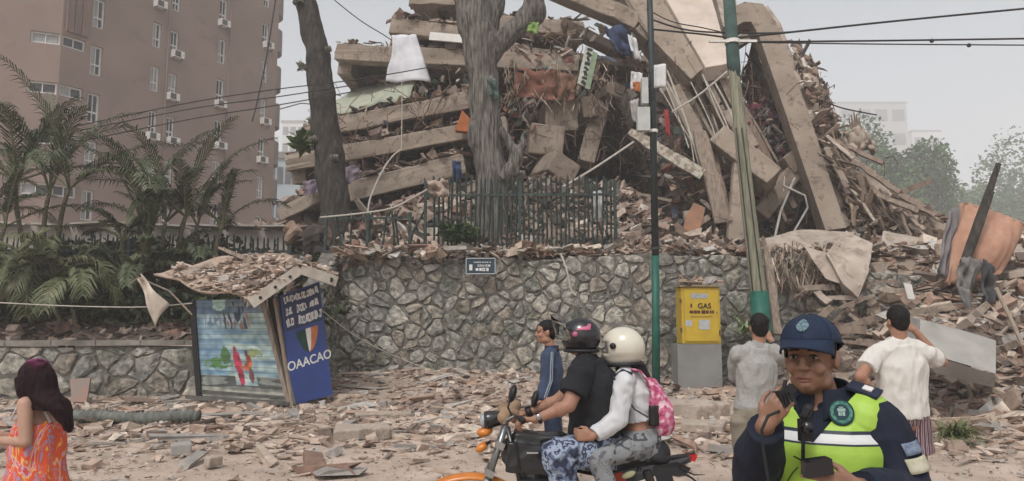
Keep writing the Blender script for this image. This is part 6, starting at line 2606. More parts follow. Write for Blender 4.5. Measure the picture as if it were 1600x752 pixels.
# ---------------------------------------------------------------- man in the grey shirt (back view)
Y = 6.55
hd = at(1186, 513, Y)
J = dict(head=hd, upper=at(1184, 545, Y), chest=at(1182, 574, Y), waist=at(1180, 618, Y), pelvis=at(1178, 650, Y),
         shL=at(1152, 555, Y), elL=at(1148, 588, Y + .14), wrL=at(1170, 552, Y + .34),
         shR=at(1214, 553, Y), elR=at(1226, 563, Y + .24), wrR=at(1205, 532, Y + .30))
J['hipL'] = J['pelvis'] + V((-.085, 0, -.04))
J['hipR'] = J['pelvis'] + V((.085, 0, -.04))
J['knL'] = V((J['pelvis'].x - .10, Y, .47))
J['knR'] = V((J['pelvis'].x + .12, Y + .02, .47))
J['anL'] = V((J['pelvis'].x - .12, Y - .05, .08))
J['anR'] = V((J['pelvis'].x + .15, Y, .08))
gm_ = Person('man in a grey shirt and khaki trousers, back turned, raising a phone', J, (.1, 1, .03), (1, .05, 0), .98, 1.0, W_=(.155, .15, .165, .10))
gm_.body(hands=[((J['wrL'], (.3, .1, .5), (-.3, -.8, 0), (.5, .1, .5)), dict(curl=(.6, .6, .4))), ((J['wrR'], (-.2, .2, .5), (.5, -.6, 0), (-.5, 0, .3)), dict(curl=(.6, .6, .4)))])
gm_.shirt('sweater', mat('grey_knit', (.33, .325, .31), (.28, .275, .26), rough=.95, scale=40, bump=.4, bscale=90, dist=.004), sleeve=1.55, ext=.022, sl_ext=.02, wr=.015, freq=9, hem=.75, stretch=(1.2, 1.2, .6))
b = MB()
b.tube([J['upper'] - V((0, 0, .03)), J['upper'] + V((0, 0, .035)), J['upper'] + V((0, .01, .055))], [.092, .075, .071], 18, cap=True)
solid('collar', b, mat('grey_collar', (.28, .275, .265), (.24, .235, .225), rough=.9), gm_.root, .006, 2)
gm_.trousers('trousers', mat('khaki_cloth', (.24, .215, .165), (.19, .17, .13), rough=.9, scale=5, bump=.2, bscale=14), ext=.028, to=1.93, wr=.013, freq=7, waist=.5)
gm_.shoes(M_black, (0, 1, 0))
gm_.short_hair(top=.010)
b = MB()
b.box(at(1196, 528, Y + .42), (.15, .012, .075), Matrix.Rotation(.1, 3, 'Y'))
b.build('phone', M_black, bevel=.004, label='black phone held up in both hands by the man in the grey shirt', cat='phone')
b = MB()
b.tube([J['wrR'].lerp(J['elR'], .1), J['wrR'].lerp(J['elR'], .22)], [.04, .042], 14)
b.build('wristband', mat('navy_band', (.03, .035, .06)), gm_.root)

# ---------------------------------------------------------------- youth in the blue jacket by the wall
Y = 7.0
hd = at(853, 520, Y)
J = dict(head=hd, upper=at(862, 550, Y), chest=at(862, 576, Y), waist=at(861, 612, Y), pelvis=at(862, 636, Y),
         shL=at(856, 558, Y - .13), elL=at(854, 595, Y - .17), wrL=at(845, 628, Y - .24),
         shR=at(864, 556, Y + .14), elR=at(866, 596, Y + .18), wrR=at(852, 626, Y + .1))
J['hipL'] = J['pelvis'] + V((-.0, -.08, -.04))
J['hipR'] = J['pelvis'] + V((.0, .08, -.04))
J['knL'] = V((J['pelvis'].x + .0, Y - .1, .45))
J['knR'] = V((J['pelvis'].x + .06, Y + .1, .45))
J['anL'] = V((J['pelvis'].x - .06, Y - .1, .08))
J['anR'] = V((J['pelvis'].x + .12, Y + .1, .08))
by = Person('young person in a blue denim jacket facing left beside the motorcycle rider', J, (-1, -.12, 0), (.1, 1, 0), .93, .86, voxel=.0055)
by.body(hands=[((J['wrL'], (-.3, -.1, -1), (0, -1, 0), (-1, 0, -.3)), dict(curl=(.4, .5, .4))), ((J['wrR'], (-.2, 0, -1), (0, 1, 0), (-1, 0, 0)), dict(curl=(.4, .5, .4)))])
face_parts(by.root, hd, by.f, .93)
M_jac = mat('blue_jacket_cloth', (.045, .065, .115), (.03, .045, .085), rough=.8, scale=7, bump=.3, bscale=14)
by.shirt('jacket', M_jac, sleeve=1.95, ext=.02, sl_ext=.02, wr=.012, freq=8)
b = MB()
b.tube([J['upper'] - V((0, 0, .01)), J['upper'] + V((0, 0, .06))], [.07, .066], 16)
b.build('collar', mat('navy_collar', (.015, .02, .04)), by.root, smooth=True)
b = MB()
b.tube([J['shL'] + V((.03, -.06, .05)), J['elL'] + V((.03, -.055, 0)), J['wrL'] + V((.03, -.045, .04))], .006, 5)
b.tube([J['shL'] + V((.045, -.05, .05)), J['elL'] + V((.048, -.045, 0)), J['wrL'] + V((.045, -.035, .04))], .005, 5)
b.build('sleeve_stripe', mat('pale_blue_stripe', (.30, .34, .40)), by.root)
by.trousers('jeans', mat('dark_jeans', (.03, .045, .085), (.02, .03, .06), rough=.85, bump=.2), ext=.012, to=1.95, waist=.45)
by.shoes(M_black, (-1, 0, 0))
by.short_hair(top=.006)
b = MB()
b.ell(hd + V((.085, 0, .075)), (.038, .034, .036))
solid('hair_bun', b, HAIR, by.root, .005, 3, .004, 40)

# ---------------------------------------------------------------- woman at left
Y = 4.75
hd = at(55, 592, Y)
J = dict(head=hd, upper=at(60, 634, Y), chest=at(61, 668, Y), waist=at(58, 722, Y), pelvis=at(56, 768, Y),
         shL=at(40, 632, Y - .12), elL=at(40, 690, Y - .16), wrL=at(-8, 688, Y - .05),
         shR=at(84, 632, Y + .12), elR=at(50, 690, Y + .26), wrR=at(0, 680, Y + .16))
J['hipL'] = J['pelvis'] + V((-.03, -.08, -.04))
J['hipR'] = J['pelvis'] + V((.03, .08, -.04))
J['knL'] = V((J['pelvis'].x - .05, Y - .1, J['pelvis'].z - .36))
J['knR'] = V((J['pelvis'].x + .03, Y + .1, J['pelvis'].z - .36))
J['anL'] = V((J['pelvis'].x - .02, Y - .1, .08))
J['anR'] = V((J['pelvis'].x + .10, Y + .1, .08))
wo = Person('woman with long black and purple hair in an orange patterned sleeveless dress, facing left', J, (-.93, .18, -.35), (.45, .9, 0), .92, .95, W_=(.17, .14, .155, .10), skin=mat('light_skin', (.42, .26, .19), (.38, .23, .165), rough=.5, bump=.05))
wo.body(hands=[((J['wrL'], (-1, .1, .1), (0, -.8, -.5), (0, .2, 1)), dict(curl=(.6, .7, .5))), ((J['wrR'], (-1, 0, .1), (0, .6, -.6), (0, -.2, 1)), dict(curl=(.6, .7, .5)))])
m = bpy.data.materials.new('floral_cloth')
m.use_nodes = True
nt_ = m.node_tree
tc = nt_.nodes.new('ShaderNodeTexCoord')
mp = nt_.nodes.new('ShaderNodeMapping')
mp.inputs['Rotation'].default_value = (0, .5, 0)
mp.inputs['Scale'].default_value = (1.5, 1.5, .8)
nz = nt_.nodes.new('ShaderNodeTexNoise')
nz.inputs['Scale'].default_value = 5
nz.inputs['Detail'].default_value = 3.5
nz.inputs['Distortion'].default_value = 2.2
nt_.links.new(tc.outputs['Object'], mp.inputs[0])
nt_.links.new(mp.outputs[0], nz.inputs[0])
r1 = ramp(nt_, [(0, (.62, .45, .12)), (.32, (.55, .10, .03)), (.40, (.30, .24, .38)), (.435, (.60, .08, .03)), (.53, (.62, .13, .03)), (.56, (.70, .38, .10)), (.585, (.50, .30, .42)), (.62, (.55, .06, .05)), (.68, (.16, .20, .09)), (.74, (.6, .12, .04))], 'CONSTANT')
nt_.links.new(nz.outputs[0], r1.inputs[0])
nt_.links.new(r1.outputs[0], nt_.nodes['Principled BSDF'].inputs[0])
nt_.nodes['Principled BSDF'].inputs['Roughness'].default_value = .8
M_floral = m
b = MB()
r_ = wo.right
dn = V((0, 0, 1))
cx = J['chest']
b.tube([V((J['pelvis'].x - .02, Y, .42)), V((J['pelvis'].x, Y, J['pelvis'].z - .15)), J['pelvis'], J['waist'], J['chest'] - dn * .02, J['chest'] + dn * .035],
       [(.30, .27), (.25, .21), (.205, .165), (.165, .135), (.162, .128), (.145, .12)], 22, ref=r_)
solid('dress', b, M_floral, wo.root, .007, 3, .018, 7, 3, (1.4, 1.4, .35))
b = MB()
for sd_, o in (('L', -.02), ('R', .02)):
    s0 = J['sh' + sd_].lerp(J['upper'], .38) + V((0, 0, .055))
    b.tube([cx + (J['sh' + sd_] - J['upper']) * .72 + V((-.11, -.02, .04)), s0 + V((-.05, 0, .01)), s0 + V((.03, 0, .005)), cx + (J['sh' + sd_] - J['upper']) * .5 + V((.115, -.01, .03))], [.012] * 4, 8, flat=.5)
b.build('white_strap', mat('white_strap_cloth', (.62, .62, .64)), wo.root, smooth=True)
b = MB()
# long hair: crown and a fall down the back
f_, rr_2, u_ = basis(wo.f)
Mh = M3(rr_2, f_, u_)
b.ell(hd + u_ * .03 - f_ * .012, (.088, .103, .096), Mh, 20, 12)
p0 = hd + V((.03, 0, .02))
back = V((.97, -.25, 0))
b.tube([hd + V((.0, -.01, .06)), hd + V((.05, -.02, -.02)), hd + V((.105, -.05, -.12)), at(92, 634, Y - .12), at(103, 655, Y - .12), at(108, 668, Y - .12), at(110, 676, Y - .11)],
       [(.086, .086), (.096, .096), (.100, .075), (.086, .050), (.062, .034), (.034, .022), (.012, .010)], 16, ref=(0, 1, 0))
for k in range(26):
    o_ = random.uniform(-.08, .08)
    sx0 = random.uniform(-.05, .05)
    b.tube([hd + V((.03 + sx0 * .5, -.02 + o_, .03)), hd + V((.09 + sx0, -.05 + o_, -.10)), at(96 + sx0 * 120, 640, Y - .12 + o_ * .8), at(104 + sx0 * 90, 664 + random.uniform(-6, 12), Y - .12 + o_ * .7)], [.03, .022, .014, .004], 6)
b.tube([hd + V((-.04, -.06, .02)), hd + V((-.01, -.085, -.05)), hd + V((.04, -.09, -.14)), at(72, 640, Y - .16)], [(.05, .03), (.055, .028), (.05, .025), (.02, .01)], 12, ref=(1, 0, 0))
m = bpy.data.materials.new('purple_black_hair')
m.use_nodes = True
nt_ = m.node_tree
tc = nt_.nodes.new('ShaderNodeTexCoord')
sx = nt_.nodes.new('ShaderNodeSeparateXYZ')
nt_.links.new(tc.outputs['Object'], sx.inputs[0])
nz = nt_.nodes.new('ShaderNodeTexNoise')
nz.inputs['Scale'].default_value = 22
nt_.links.new(tc.outputs['Object'], nz.inputs[0])
ad = nt_.nodes.new('ShaderNodeMath')
ad.operation = 'MULTIPLY_ADD'
nt_.links.new(nz.outputs[0], ad.inputs[0])
ad.inputs[1].default_value = .09
nt_.links.new(sx.outputs[2], ad.inputs[2])
mr = nt_.nodes.new('ShaderNodeMapRange')
mr.inputs[1].default_value = .21
mr.inputs[2].default_value = .285
nt_.links.new(ad.outputs[0], mr.inputs[0])
r1 = ramp(nt_, [(0, (.014, .004, .006)), (.45, (.055, .008, .025)), (1, (.32, .06, .20))])
nt_.links.new(mr.outputs[0], r1.inputs[0])
bs = nt_.nodes['Principled BSDF']
nt_.links.new(r1.outputs[0], bs.inputs[0])
bs.inputs['Roughness'].default_value = .6
bs.inputs['Specular IOR Level'].default_value = .15
n3 = nt_.nodes.new('ShaderNodeTexNoise')
mp = nt_.nodes.new('ShaderNodeMapping')
mp.inputs['Scale'].default_value = (60, 60, 4)
nt_.links.new(tc.outputs['Object'], mp.inputs[0])
nt_.links.new(mp.outputs[0], n3.inputs[0])
bb_ = nt_.nodes.new('ShaderNodeBump')
bb_.inputs['Distance'].default_value = .006
nt_.links.new(n3.outputs[0], bb_.inputs['Height'])
nt_.links.new(bb_.outputs[0], bs.inputs['Normal'])
solid('hair', b, m, wo.root, .006, 4, .007, 26, 5, (1, 1, .12))
wo.shoes(M_black, (-1, .3, 0))

# ---------------------------------------------------------------- motorcycle
BY = 5.1
MB_root = root('motorcycle', (at(900, 800, BY).x, BY, 0), 'black and orange motorcycle with two people on it crossing the street', 'motorcycle')
mc = MB_root
M_ora = mat('orange_plastic_gloss', (.55, .19, .02), (.46, .14, .02), rough=.3, bump=0, spec=.6)
M_blk = mat('gloss_black_paint', (.012, .013, .016), (.01, .01, .012), rough=.22, bump=.01, spec=.6)
M_rub = mat('tyre_rubber', (.02, .02, .02), (.015, .015, .015), rough=.85, scale=30, bump=.4)
M_chr = mat('brushed_steel', (.45, .46, .46), (.35, .36, .36), rough=.3, metal=.9, bump=.02)
M_lea = mat('seat_vinyl', (.018, .018, .02), (.013, .013, .015), rough=.6, scale=20, bump=.15)
M_brown = mat('tan_leather', (.30, .20, .12), (.24, .16, .10), rough=.6, bump=.1)
WR = .25
fw_c = V((at(735, 800, BY).x, BY, WR))
rw_c = fw_c + V((1.28, 0, 0))


def wheel(c, name):
    b = MB()
    N = 36
    pts = [c + V((math.cos(2 * math.pi * k / N), 0, math.sin(2 * math.pi * k / N))) * (WR - .045) for k in range(N + 1)]
    b.tube(pts, .046, 10, cap=False, flat=1)
    ty = b.build(name, M_rub, mc, smooth=True)
    b = MB()
    pts = [c + V((math.cos(2 * math.pi * k / N), 0, math.sin(2 * math.pi * k / N))) * (WR - .092) for k in range(N + 1)]
    b.tube(pts, .018, 8, cap=False)
    for k in range(5):
        a = k * 2 * math.pi / 5
        b.beam(c, c + V((math.cos(a), 0, math.sin(a))) * (WR - .09), .03, .035, up=V((0, 1, 0)))
    b.tube([c - V((0, .06, 0)), c + V((0, .06, 0))], .045, 14)
    b.build('rim', M_chr, ty)
    b = MB()
    b.tube([c - V((0, .075, 0)), c - V((0, .071, 0))], .11, 24)
    b.build('brake_disc', M_chr, ty)


wheel(fw_c, 'wheel')
wheel(rw_c, 'wheel')
hb = at(800, 640, BY)            # steering head
for s_ in (-.085, .085):
    b = MB()
    b.tube([fw_c + V((0, s_, 0)), fw_c + V((.12, s_, .30))], .028, 12)
    b.build('fork_slider', M_chr, mc, smooth=True)
    b = MB()
    b.tube([fw_c + V((.115, s_, .28)), V((hb.x - .04, BY + s_, hb.z - .09))], .021, 12)
    b.build('fork_tube', mat('fork_steel', (.26, .28, .29), (.2, .22, .22), rough=.3, metal=.8, bump=0), mc, smooth=True)
for zz, xx in ((.34, .13), (.52, .2)):
    b = MB()
    b.box(fw_c + V((xx, 0, zz)), (.06, .22, .045), Matrix.Rotation(.4, 3, 'Y'))
    b.build('fork_clamp', M_chr, mc, bevel=.008)
b = MB()


def fender(u, v_):
    a = R(160) - u * R(112)
    rr2 = .33
    return fw_c + V((.0, 0, 0)) + V((math.cos(a) * rr2 * 1.12, (v_ - .5) * (.13 - .04 * abs(u - .5)), math.sin(a) * rr2 * .75 + .075 - .03 * (2 * v_ - 1) ** 2))


b.sheet(16, 6, fender, .012)
b.build('front_fender', M_ora, mc, smooth=True)
b = MB()
hc = at(768, 656, BY)
b.cap(hc + V((-.015, 0, 0)), hc + V((.045, 0, .01)), .062, .05)
b.build('headlight', M_blk, mc, smooth=True)
b = MB()
b.ell(hc + V((-.055, 0, -.005)), (.027, .052, .052))
b.build('headlight_glass', mat('lamp_glass', (.35, .37, .38), rough=.1, bump=0), mc, smooth=True)
b = MB()
b.cap(at(752, 676, BY - .0), at(764, 673, BY), .03, .026)
b.build('front_cowl', M_ora, mc, smooth=True)
for (x, y, o) in ((756, 676, -.14), (752, 700, -.12), (754, 697, .12)):
    b = MB()
    c = at(x, y, BY + o)
    b.ell(c, (.042, .028, .026), Matrix.Rotation(-.5 if y > 690 else 0, 3, 'Y'))
    b.build('turn_signal', M_ora, mc, smooth=True)
b = MB()
b.tube([at(752, 700, BY - .12), at(766, 690, BY), at(754, 697, BY + .12)], .01, 6)
b.build('signal_stalk', M_black, mc)
# handlebar, mirrors, instrument
b = MB()
gl = at(812, 655, BY - .30)
gr = at(803, 641, BY + .30)
b.tube([gl + V((.02, -.06, 0)), gl, at(800, 648, BY - .12), at(798, 646, BY + .1), gr, gr + V((.02, .05, 0))], .013, 10)
b.build('handlebar', M_blk, mc, smooth=True)
for p, q in ((gl + V((.02, -.07, 0)), gl + V((0, .04, 0))), (gr + V((.02, .07, 0)), gr + V((0, -.04, 0)))):
    b = MB()
    b.tube([p, q], .02, 12)
    b.build('grip', M_rub, mc, smooth=True)
b = MB()
b.tube([gl + V((-.04, -.02, .02)), gl + V((-.09, -.05, .0)), gl + V((-.10, -.12, -.01))], .007, 6)
b.build('brake_lever', M_chr, mc)
for g_, (tx, ty) in ((at(800, 650, BY - .2), (797, 614)), (at(800, 640, BY + .26), (832, 622))):
    b = MB()
    m1 = at(tx, ty + 12, g_.y)
    b.tube([g_, m1.lerp(g_, .45) + V((-.02, 0, 0)), m1], .007, 6)
    mm = b.build('mirror_arm', M_black, mc)
    b = MB()
    mc_ = at(tx + 4, ty + 1, g_.y)
    b.ell(mc_, (.026, .055, .06), Matrix.Rotation(.25, 3, 'Y'))
    b.build('mirror', M_black, mm, smooth=True)
b = MB()
b.cap(at(788, 652, BY - .08), at(806, 634, BY + .06), .05, .04)
b.box(at(795, 640, BY), (.14, .14, .05), Matrix.Rotation(.5, 3, 'Y'))
solid('instrument_cover', b, M_brown, mc, .008, 3)
# tank with its black bag, engine, frame
b = MB()
b.cap(at(812, 706, BY), at(868, 700, BY), .13, .12)
b.box(at(826, 712, BY), (.30, .30, .19), Matrix.Rotation(.08, 3, 'Y'))
b.box(at(835, 690, BY), (.28, .24, .12), Matrix.Rotation(.1, 3, 'Y'))
solid('tank_bag', b, mat('bag_vinyl', (.014, .016, .018), (.010, .012, .013), rough=.28, scale=4, bump=.25, bscale=10, spec=.6), mc, .009, 5, .008, 9)
b = MB()
b.box(at(832, 708, BY - .165), (.075, .004, .008))
b.build('badge', M_white, mc)
for pa, pb in (((806, 692), (812, 736)), ((846, 688), (858, 730))):
    b = MB()
    b.tube([at(*pa, BY - .15), at(*pb, BY - .155)], .011, 6)
    b.build('bag_strap', M_lea, mc)
b = MB()
b.box((at(850, 800, BY).x, BY, .42), (.34, .26, .26))
b.cap((at(840, 800, BY).x, BY, .5), (at(825, 800, BY).x, BY, .66), .09, .08)
b.tube([V((at(850, 800, BY).x, BY - .17, .38)), V((at(850, 800, BY).x, BY + .17, .38))], .11, 16)
solid('engine', b, mat('engine_metal', (.16, .16, .165), (.08, .08, .08), rough=.45, metal=.6, scale=12, bump=.3), mc, .012, 2)
b = MB()
for pa, pb in (((793, 668), (830, 830)), ((806, 690), (980, 716)), ((830, 830), (960, 820)), ((960, 820), (1000, 730)), ((960, 815), (1022, 800))):
    for o in (-.09, .09):
        A_, B_ = at(*pa, BY + o), at(*pb, BY + o)
        b.tube([A_, B_], .017, 8)
b.build('frame', M_blk, mc, smooth=True)
b = MB()
b.tube([V((at(840, 800, BY).x, BY - .14, .5)), V((at(815, 800, BY).x, BY - .15, .3)), V((at(860, 800, BY).x, BY - .17, .17)), V((at(990, 800, BY).x, BY - .18, .26)), V((at(1075, 790, BY).x, BY - .18, .34))], [.022, .022, .024, .04, .045], 12)
b.build('exhaust', M_chr, mc, smooth=True)
b = MB()
b.cap(at(880, 708, BY), at(960, 722, BY), .11, .12)
b.cap(at(960, 718, BY), at(1026, 708, BY), .12, .095)
b.ell(at(1020, 712, BY), (.13, .12, .06), Matrix.Rotation(.3, 3, 'Y'))
solid('seat', b, M_lea, mc, .009, 6)
# tail: fairing, red lamp, ragged flaps
b = MB()
for o in (-.11, .11):
    tl_ = [at(960, 738, BY + o), at(1010, 722, BY + o), at(1086, 711, BY + o * .4), at(1080, 722, BY + o * .4), at(1030, 742, BY + o), at(985, 756, BY + o)]
    b.prism(tl_, (0, .02, 0))
b.prism([at(1010, 722, BY - .11), at(1086, 711, BY - .04), at(1086, 711, BY + .04), at(1010, 722, BY + .11)], (0, 0, .02))
b.build('tail_fairing', mat('dark_grey_plastic', (.035, .036, .04), (.028, .028, .03), rough=.4, bump=.03), mc, bevel=.006)
b = MB()
b.prism([at(1077, 711, BY - .05), at(1090, 711, BY - .05), at(1086, 722, BY - .05), at(1076, 719, BY - .05)], (0, .1, 0))
b.build('tail_light', mat('red_lens', (.45, .015, .015), rough=.2, bump=0), mc, bevel=.003)
b = MB()
b.prism([at(1020, 730, BY - .13), at(1058, 722, BY - .12), at(1080, 732, BY - .1), at(1070, 744, BY - .11), at(1050, 742, BY - .12), at(1055, 760, BY - .12), at(1030, 765, BY - .13)], (0, .012, 0))
b.tube([at(1060, 730, BY - .1), at(1084, 742, BY - .1), at(1102, 742, BY - .1)], [.02, .012, .004], 6, flat=.4)
b.build('saddle_flap', M_lea, mc)
b = MB()
b.ell(at(982, 742, BY - .13), (.05, .012, .022), Matrix.Rotation(-.35, 3, 'Y'))
b.build('side_reflector', mat('pale_yellow_plastic', (.42, .42, .24), rough=.3, bump=0), mc, smooth=True)
b = MB()
b.prism([at(940, 742, BY - .12), at(980, 738, BY - .12), at(978, 752, BY - .12), at(950, 768, BY - .12)], (0, .02, 0))
b.build('side_panel', mat('red_paint', (.40, .05, .03), rough=.3, bump=0), mc)
b = MB()
b.tube([rw_c + V((0, -.1, 0)), V((at(900, 800, BY).x, BY - .1, .38))], [.025, .03], 8)
b.tube([rw_c + V((0, .1, 0)), V((at(900, 800, BY).x, BY + .1, .38))], [.025, .03], 8)
b.tube([rw_c + V((0, -.13, .02)), at(1010, 735, BY - .13)], .03, 10)
b.tube([V((at(890, 800, BY).x, BY - .3, .33)), V((at(890, 800, BY).x, BY + .3, .33))], .014, 8)
b.tube([V((at(965, 800, BY).x, BY - .3, .37)), V((at(965, 800, BY).x, BY + .3, .37))], .012, 8)
b.build('swingarm', M_blk, mc)


def fender_r(u, v_):
    a = R(20) + u * R(120)
    return rw_c + V((math.cos(a) * .36, (v_ - .5) * .14, math.sin(a) * .36))


b = MB()
b.sheet(12, 4, fender_r, .01)
b.build('rear_fender', M_blk, mc, smooth=True)


def helmet(name, c, f, m, label, visor=True, s=1.0, up=False, trim=None):
    f, r_, u = basis(f)
    M = M3(r_, f, u)
    r0 = root(name, c - V((0, 0, .14)), label, 'helmet')
    bm = bmesh.new()
    bmesh.ops.create_uvsphere(bm, u_segments=40, v_segments=26, radius=1)
    # open face: drop faces in the eye port and below the chin line
    kill = []
    for fc in bm.faces:
        q = fc.calc_center_median()
        if q.z < -.80:
            kill.append(fc)
        elif q.y > .28 and -.18 < q.z < .36 and abs(q.x) < .86:
            kill.append(fc)
    bmesh.ops.delete(bm, geom=kill, context='FACES')
    bmesh.ops.solidify(bm, geom=bm.faces[:], thickness=.12)
    vs = []
    bm.verts.index_update()
    for v_ in bm.verts:
        q = v_.co.copy()
        x, y, z = q.x * .128, q.y * .160, q.z * .150
        if q.z < 0 and q.y > 0:
            y *= 1.04
        if q.z < -.3:
            x *= .93
        vs.append(c + (r_ * x + f * y + u * z) * s)
    fs = [[v_.index for v_ in fc.verts] for fc in bm.faces]
    bm.free()
    sh = link_mesh('shell', vs, fs, m, r0, None, True)
    b = MB()
    b.tube([c + (r_ * math.cos(a) * .106 + f * math.sin(a) * .135 - u * .112) * s for a in [k * math.pi / 12 for k in range(25)]], .014 * s, 8)
    b.build('lining', M_black, r0, smooth=True)
    if visor:
        b = MB()
        if up:
            b.sheet(12, 5, lambda a, t: c + (r_ * math.cos(a * math.pi) * .135 + f * (math.sin(a * math.pi) * .15 + .05 + .05 * t) + u * (.06 + .02 * t + .075 * math.sin(a * math.pi) * (.3 + t) - .10 * (1 - t))) * s, .003)
            vm = mat('clear_visor', (.86, .9, .9), (.80, .84, .84), rough=.06, bump=0, trans=1, spec=.5)
            vm.node_tree.nodes['Principled BSDF'].inputs['IOR'].default_value = 1.12
        else:
            b.sheet(14, 5, lambda a, t: c + (r_ * math.cos(R(12) + a * R(156)) * .134 + f * (math.sin(R(12) + a * R(156)) * .168) + u * (-.045 + .115 * t)) * s, .003)
            vm = mat('smoke_visor', (.05, .055, .06), rough=.08, bump=0, spec=.9)
        b.build('visor', vm, r0, smooth=True)
    for sd_ in (-1, 1):
        b = MB()
        b.tube([c + (r_ * sd_ * .128 + f * .03 + u * .02) * s, c + (r_ * sd_ * .140 + f * .03 + u * .02) * s], .022 * s, 14)
        b.build('visor_hinge', trim or M_black, r0, smooth=True)
    if trim is not None:
        for sd_ in (-1, 1):
            b = MB()
            b.sheet(8, 3, lambda a, t: c + (r_ * sd_ * (.126 - .06 * (a - .4) ** 2 - .042 * t) + f * (.03 - .12 * a) + u * (.052 + .050 * t)) * s, .004)
            b.build('decal', trim, r0, smooth=True)
    return r0


# rider
Y = BY
J = dict(head=at(908, 530, Y), upper=at(918, 565, Y), chest=at(928, 600, Y), waist=at(930, 655, Y), pelvis=at(928, 698, Y),
         shL=at(908, 582, Y - .19), elL=at(889, 634, Y - .27), wrL=at(836, 656, Y - .28),
         shR=at(922, 582, Y + .19), elR=at(872, 626, Y + .28), wrR=at(824, 645, Y + .28),
         hipL=at(928, 704, Y - .10), hipR=at(928, 704, Y + .10), knL=at(868, 708, Y - .22), knR=at(866, 705, Y + .22),
         anL=at(896, 800, Y - .2), anR=at(896, 800, Y + .2))
rd = Person('heavy man in a black tee shirt riding the motorcycle with his helmet visor up', J, (-.96, .22, 0), (-.0, 1, 0), 1.0, 1.12, W_=(.17, .165, .178, .12), D_=(.145, .145, .135, .08), skin=mat('rider_skin', (.33, .18, .125), (.29, .15, .10), rough=.5, bump=.05))
rd.body(hands=[((J['wrL'], (-1, -.05, .08), (-.1, -.2, 1), (0, 1, -.1)), dict(curl=(1.0, 1.1, .8), k=1.05, tcurl=.8)), ((J['wrR'], (-1, 0, .05), (0, .2, 1), (0, -1, -.1)), dict(curl=(1.0, 1.1, .8), k=1.05))], shoe_dir=V((-1, 0, 0)))
face_parts(rd.root, J['head'], rd.f, 1.0)
rd.shirt('tee_shirt', mat('black_cotton', (.016, .017, .021), (.011, .012, .015), rough=.9, scale=4, bump=.3, bscale=12), sleeve=.68, ext=.018, sl_ext=.024, wr=.012, freq=7)
camo = bpy.data.materials.new('camouflage_cloth')
camo.use_nodes = True
nt_ = camo.node_tree
tc = nt_.nodes.new('ShaderNodeTexCoord')
nz = nt_.nodes.new('ShaderNodeTexNoise')
nz.inputs['Scale'].default_value = 13
nz.inputs['Detail'].default_value = 2.5
nz.inputs['Distortion'].default_value = .2
nt_.links.new(tc.outputs['Object'], nz.inputs[0])
r1 = ramp(nt_, [(0, (.02, .025, .05)), (.43, (.09, .12, .19)), (.50, (.26, .31, .40)), (.58, (.035, .045, .09)), (.64, (.30, .35, .44))], 'CONSTANT')
nt_.links.new(nz.outputs[0], r1.inputs[0])
nt_.links.new(r1.outputs[0], nt_.nodes['Principled BSDF'].inputs[0])
nt_.nodes['Principled BSDF'].inputs['Roughness'].default_value = .9
rd.trousers('camouflage_trousers', camo, ext=.028, to=1.92, wr=.016, freq=9, waist=.5)
rd.shoes(M_black, (-1, 0, 0))
b = MB()
b.tube([J['wrL'].lerp(J['elL'], .06), J['wrL'].lerp(J['elL'], .16)], [.036, .039], 14)
wt = b.build('watch', M_black, rd.root, smooth=True)
b = MB()
b.ell(J['wrL'].lerp(J['elL'], .10) + V((0, -.035, .012)), (.019, .008, .02))
b.build('watch_face', M_chr, wt, smooth=True)
b = MB()
b.tube([J['wrR'].lerp(J['elR'], -.05), J['wrR'].lerp(J['elR'], .14)], [.036, .04], 14)
b.build('wristband', M_black, rd.root, smooth=True)
M_pinkd = mat('pink_decal', (.50, .13, .22), (.35, .1, .16), rough=.3, scale=20, bump=0)
helmet('helmet', at(908, 526, Y), rd.f, M_blk, 'black helmet with pink graphics and raised clear visor on the rider', True, .85, True, M_pinkd)

# passenger
Y = BY + .02
J = dict(head=at(970, 548, Y), upper=at(985, 582, Y), chest=at(992, 612, Y), waist=at(996, 655, Y), pelvis=at(1002, 688, Y),
         shL=at(974, 596, Y - .15), elL=at(966, 654, Y - .20), wrL=at(926, 682, Y - .26),
         shR=at(984, 594, Y + .16), elR=at(960, 650, Y + .2), wrR=at(925, 672, Y + .24),
         hipL=at(1000, 694, Y - .09), hipR=at(1000, 694, Y + .09), knL=at(934, 717, Y - .24), knR=at(934, 715, Y + .22),
         anL=at(962, 800, Y - .23), anR=at(962, 800, Y + .23))
ps = Person('passenger in a white sweatshirt and grey patterned leggings sitting behind the rider', J, (-.9, .42, -.06), (.0, 1, 0), .93, .95, W_=(.165, .13, .145, .10), D_=(.14, .10, .11, .07))
ps.body(hands=[((J['wrL'], (-1, -.1, .1), (.1, -1, .2), (-.2, 0, 1)), dict(curl=(1.0, 1.1, .8), tcurl=.9)), ((J['wrR'], (-1, 0, .1), (.1, 1, .1), (0, 0, 1)), dict(curl=(1.0, 1.1, .8)))], shoe_dir=V((-1, 0, 0)))
ps.shirt('sweatshirt', mat('white_fleece', (.56, .57, .585), (.50, .51, .53), rough=.95, scale=6, bump=.25, bscale=14), sleeve=1.93, ext=.016, sl_ext=.022, wr=.014, freq=9, hem=.02, puff=.004)
leg = bpy.data.materials.new('patterned_leggings')
leg.use_nodes = True
nt_ = leg.node_tree
tc = nt_.nodes.new('ShaderNodeTexCoord')
nz = nt_.nodes.new('ShaderNodeTexNoise')
nz.inputs['Scale'].default_value = 12
nz.inputs['Detail'].default_value = 1.0
nz.inputs['Distortion'].default_value = 1.5
nt_.links.new(tc.outputs['Object'], nz.inputs[0])
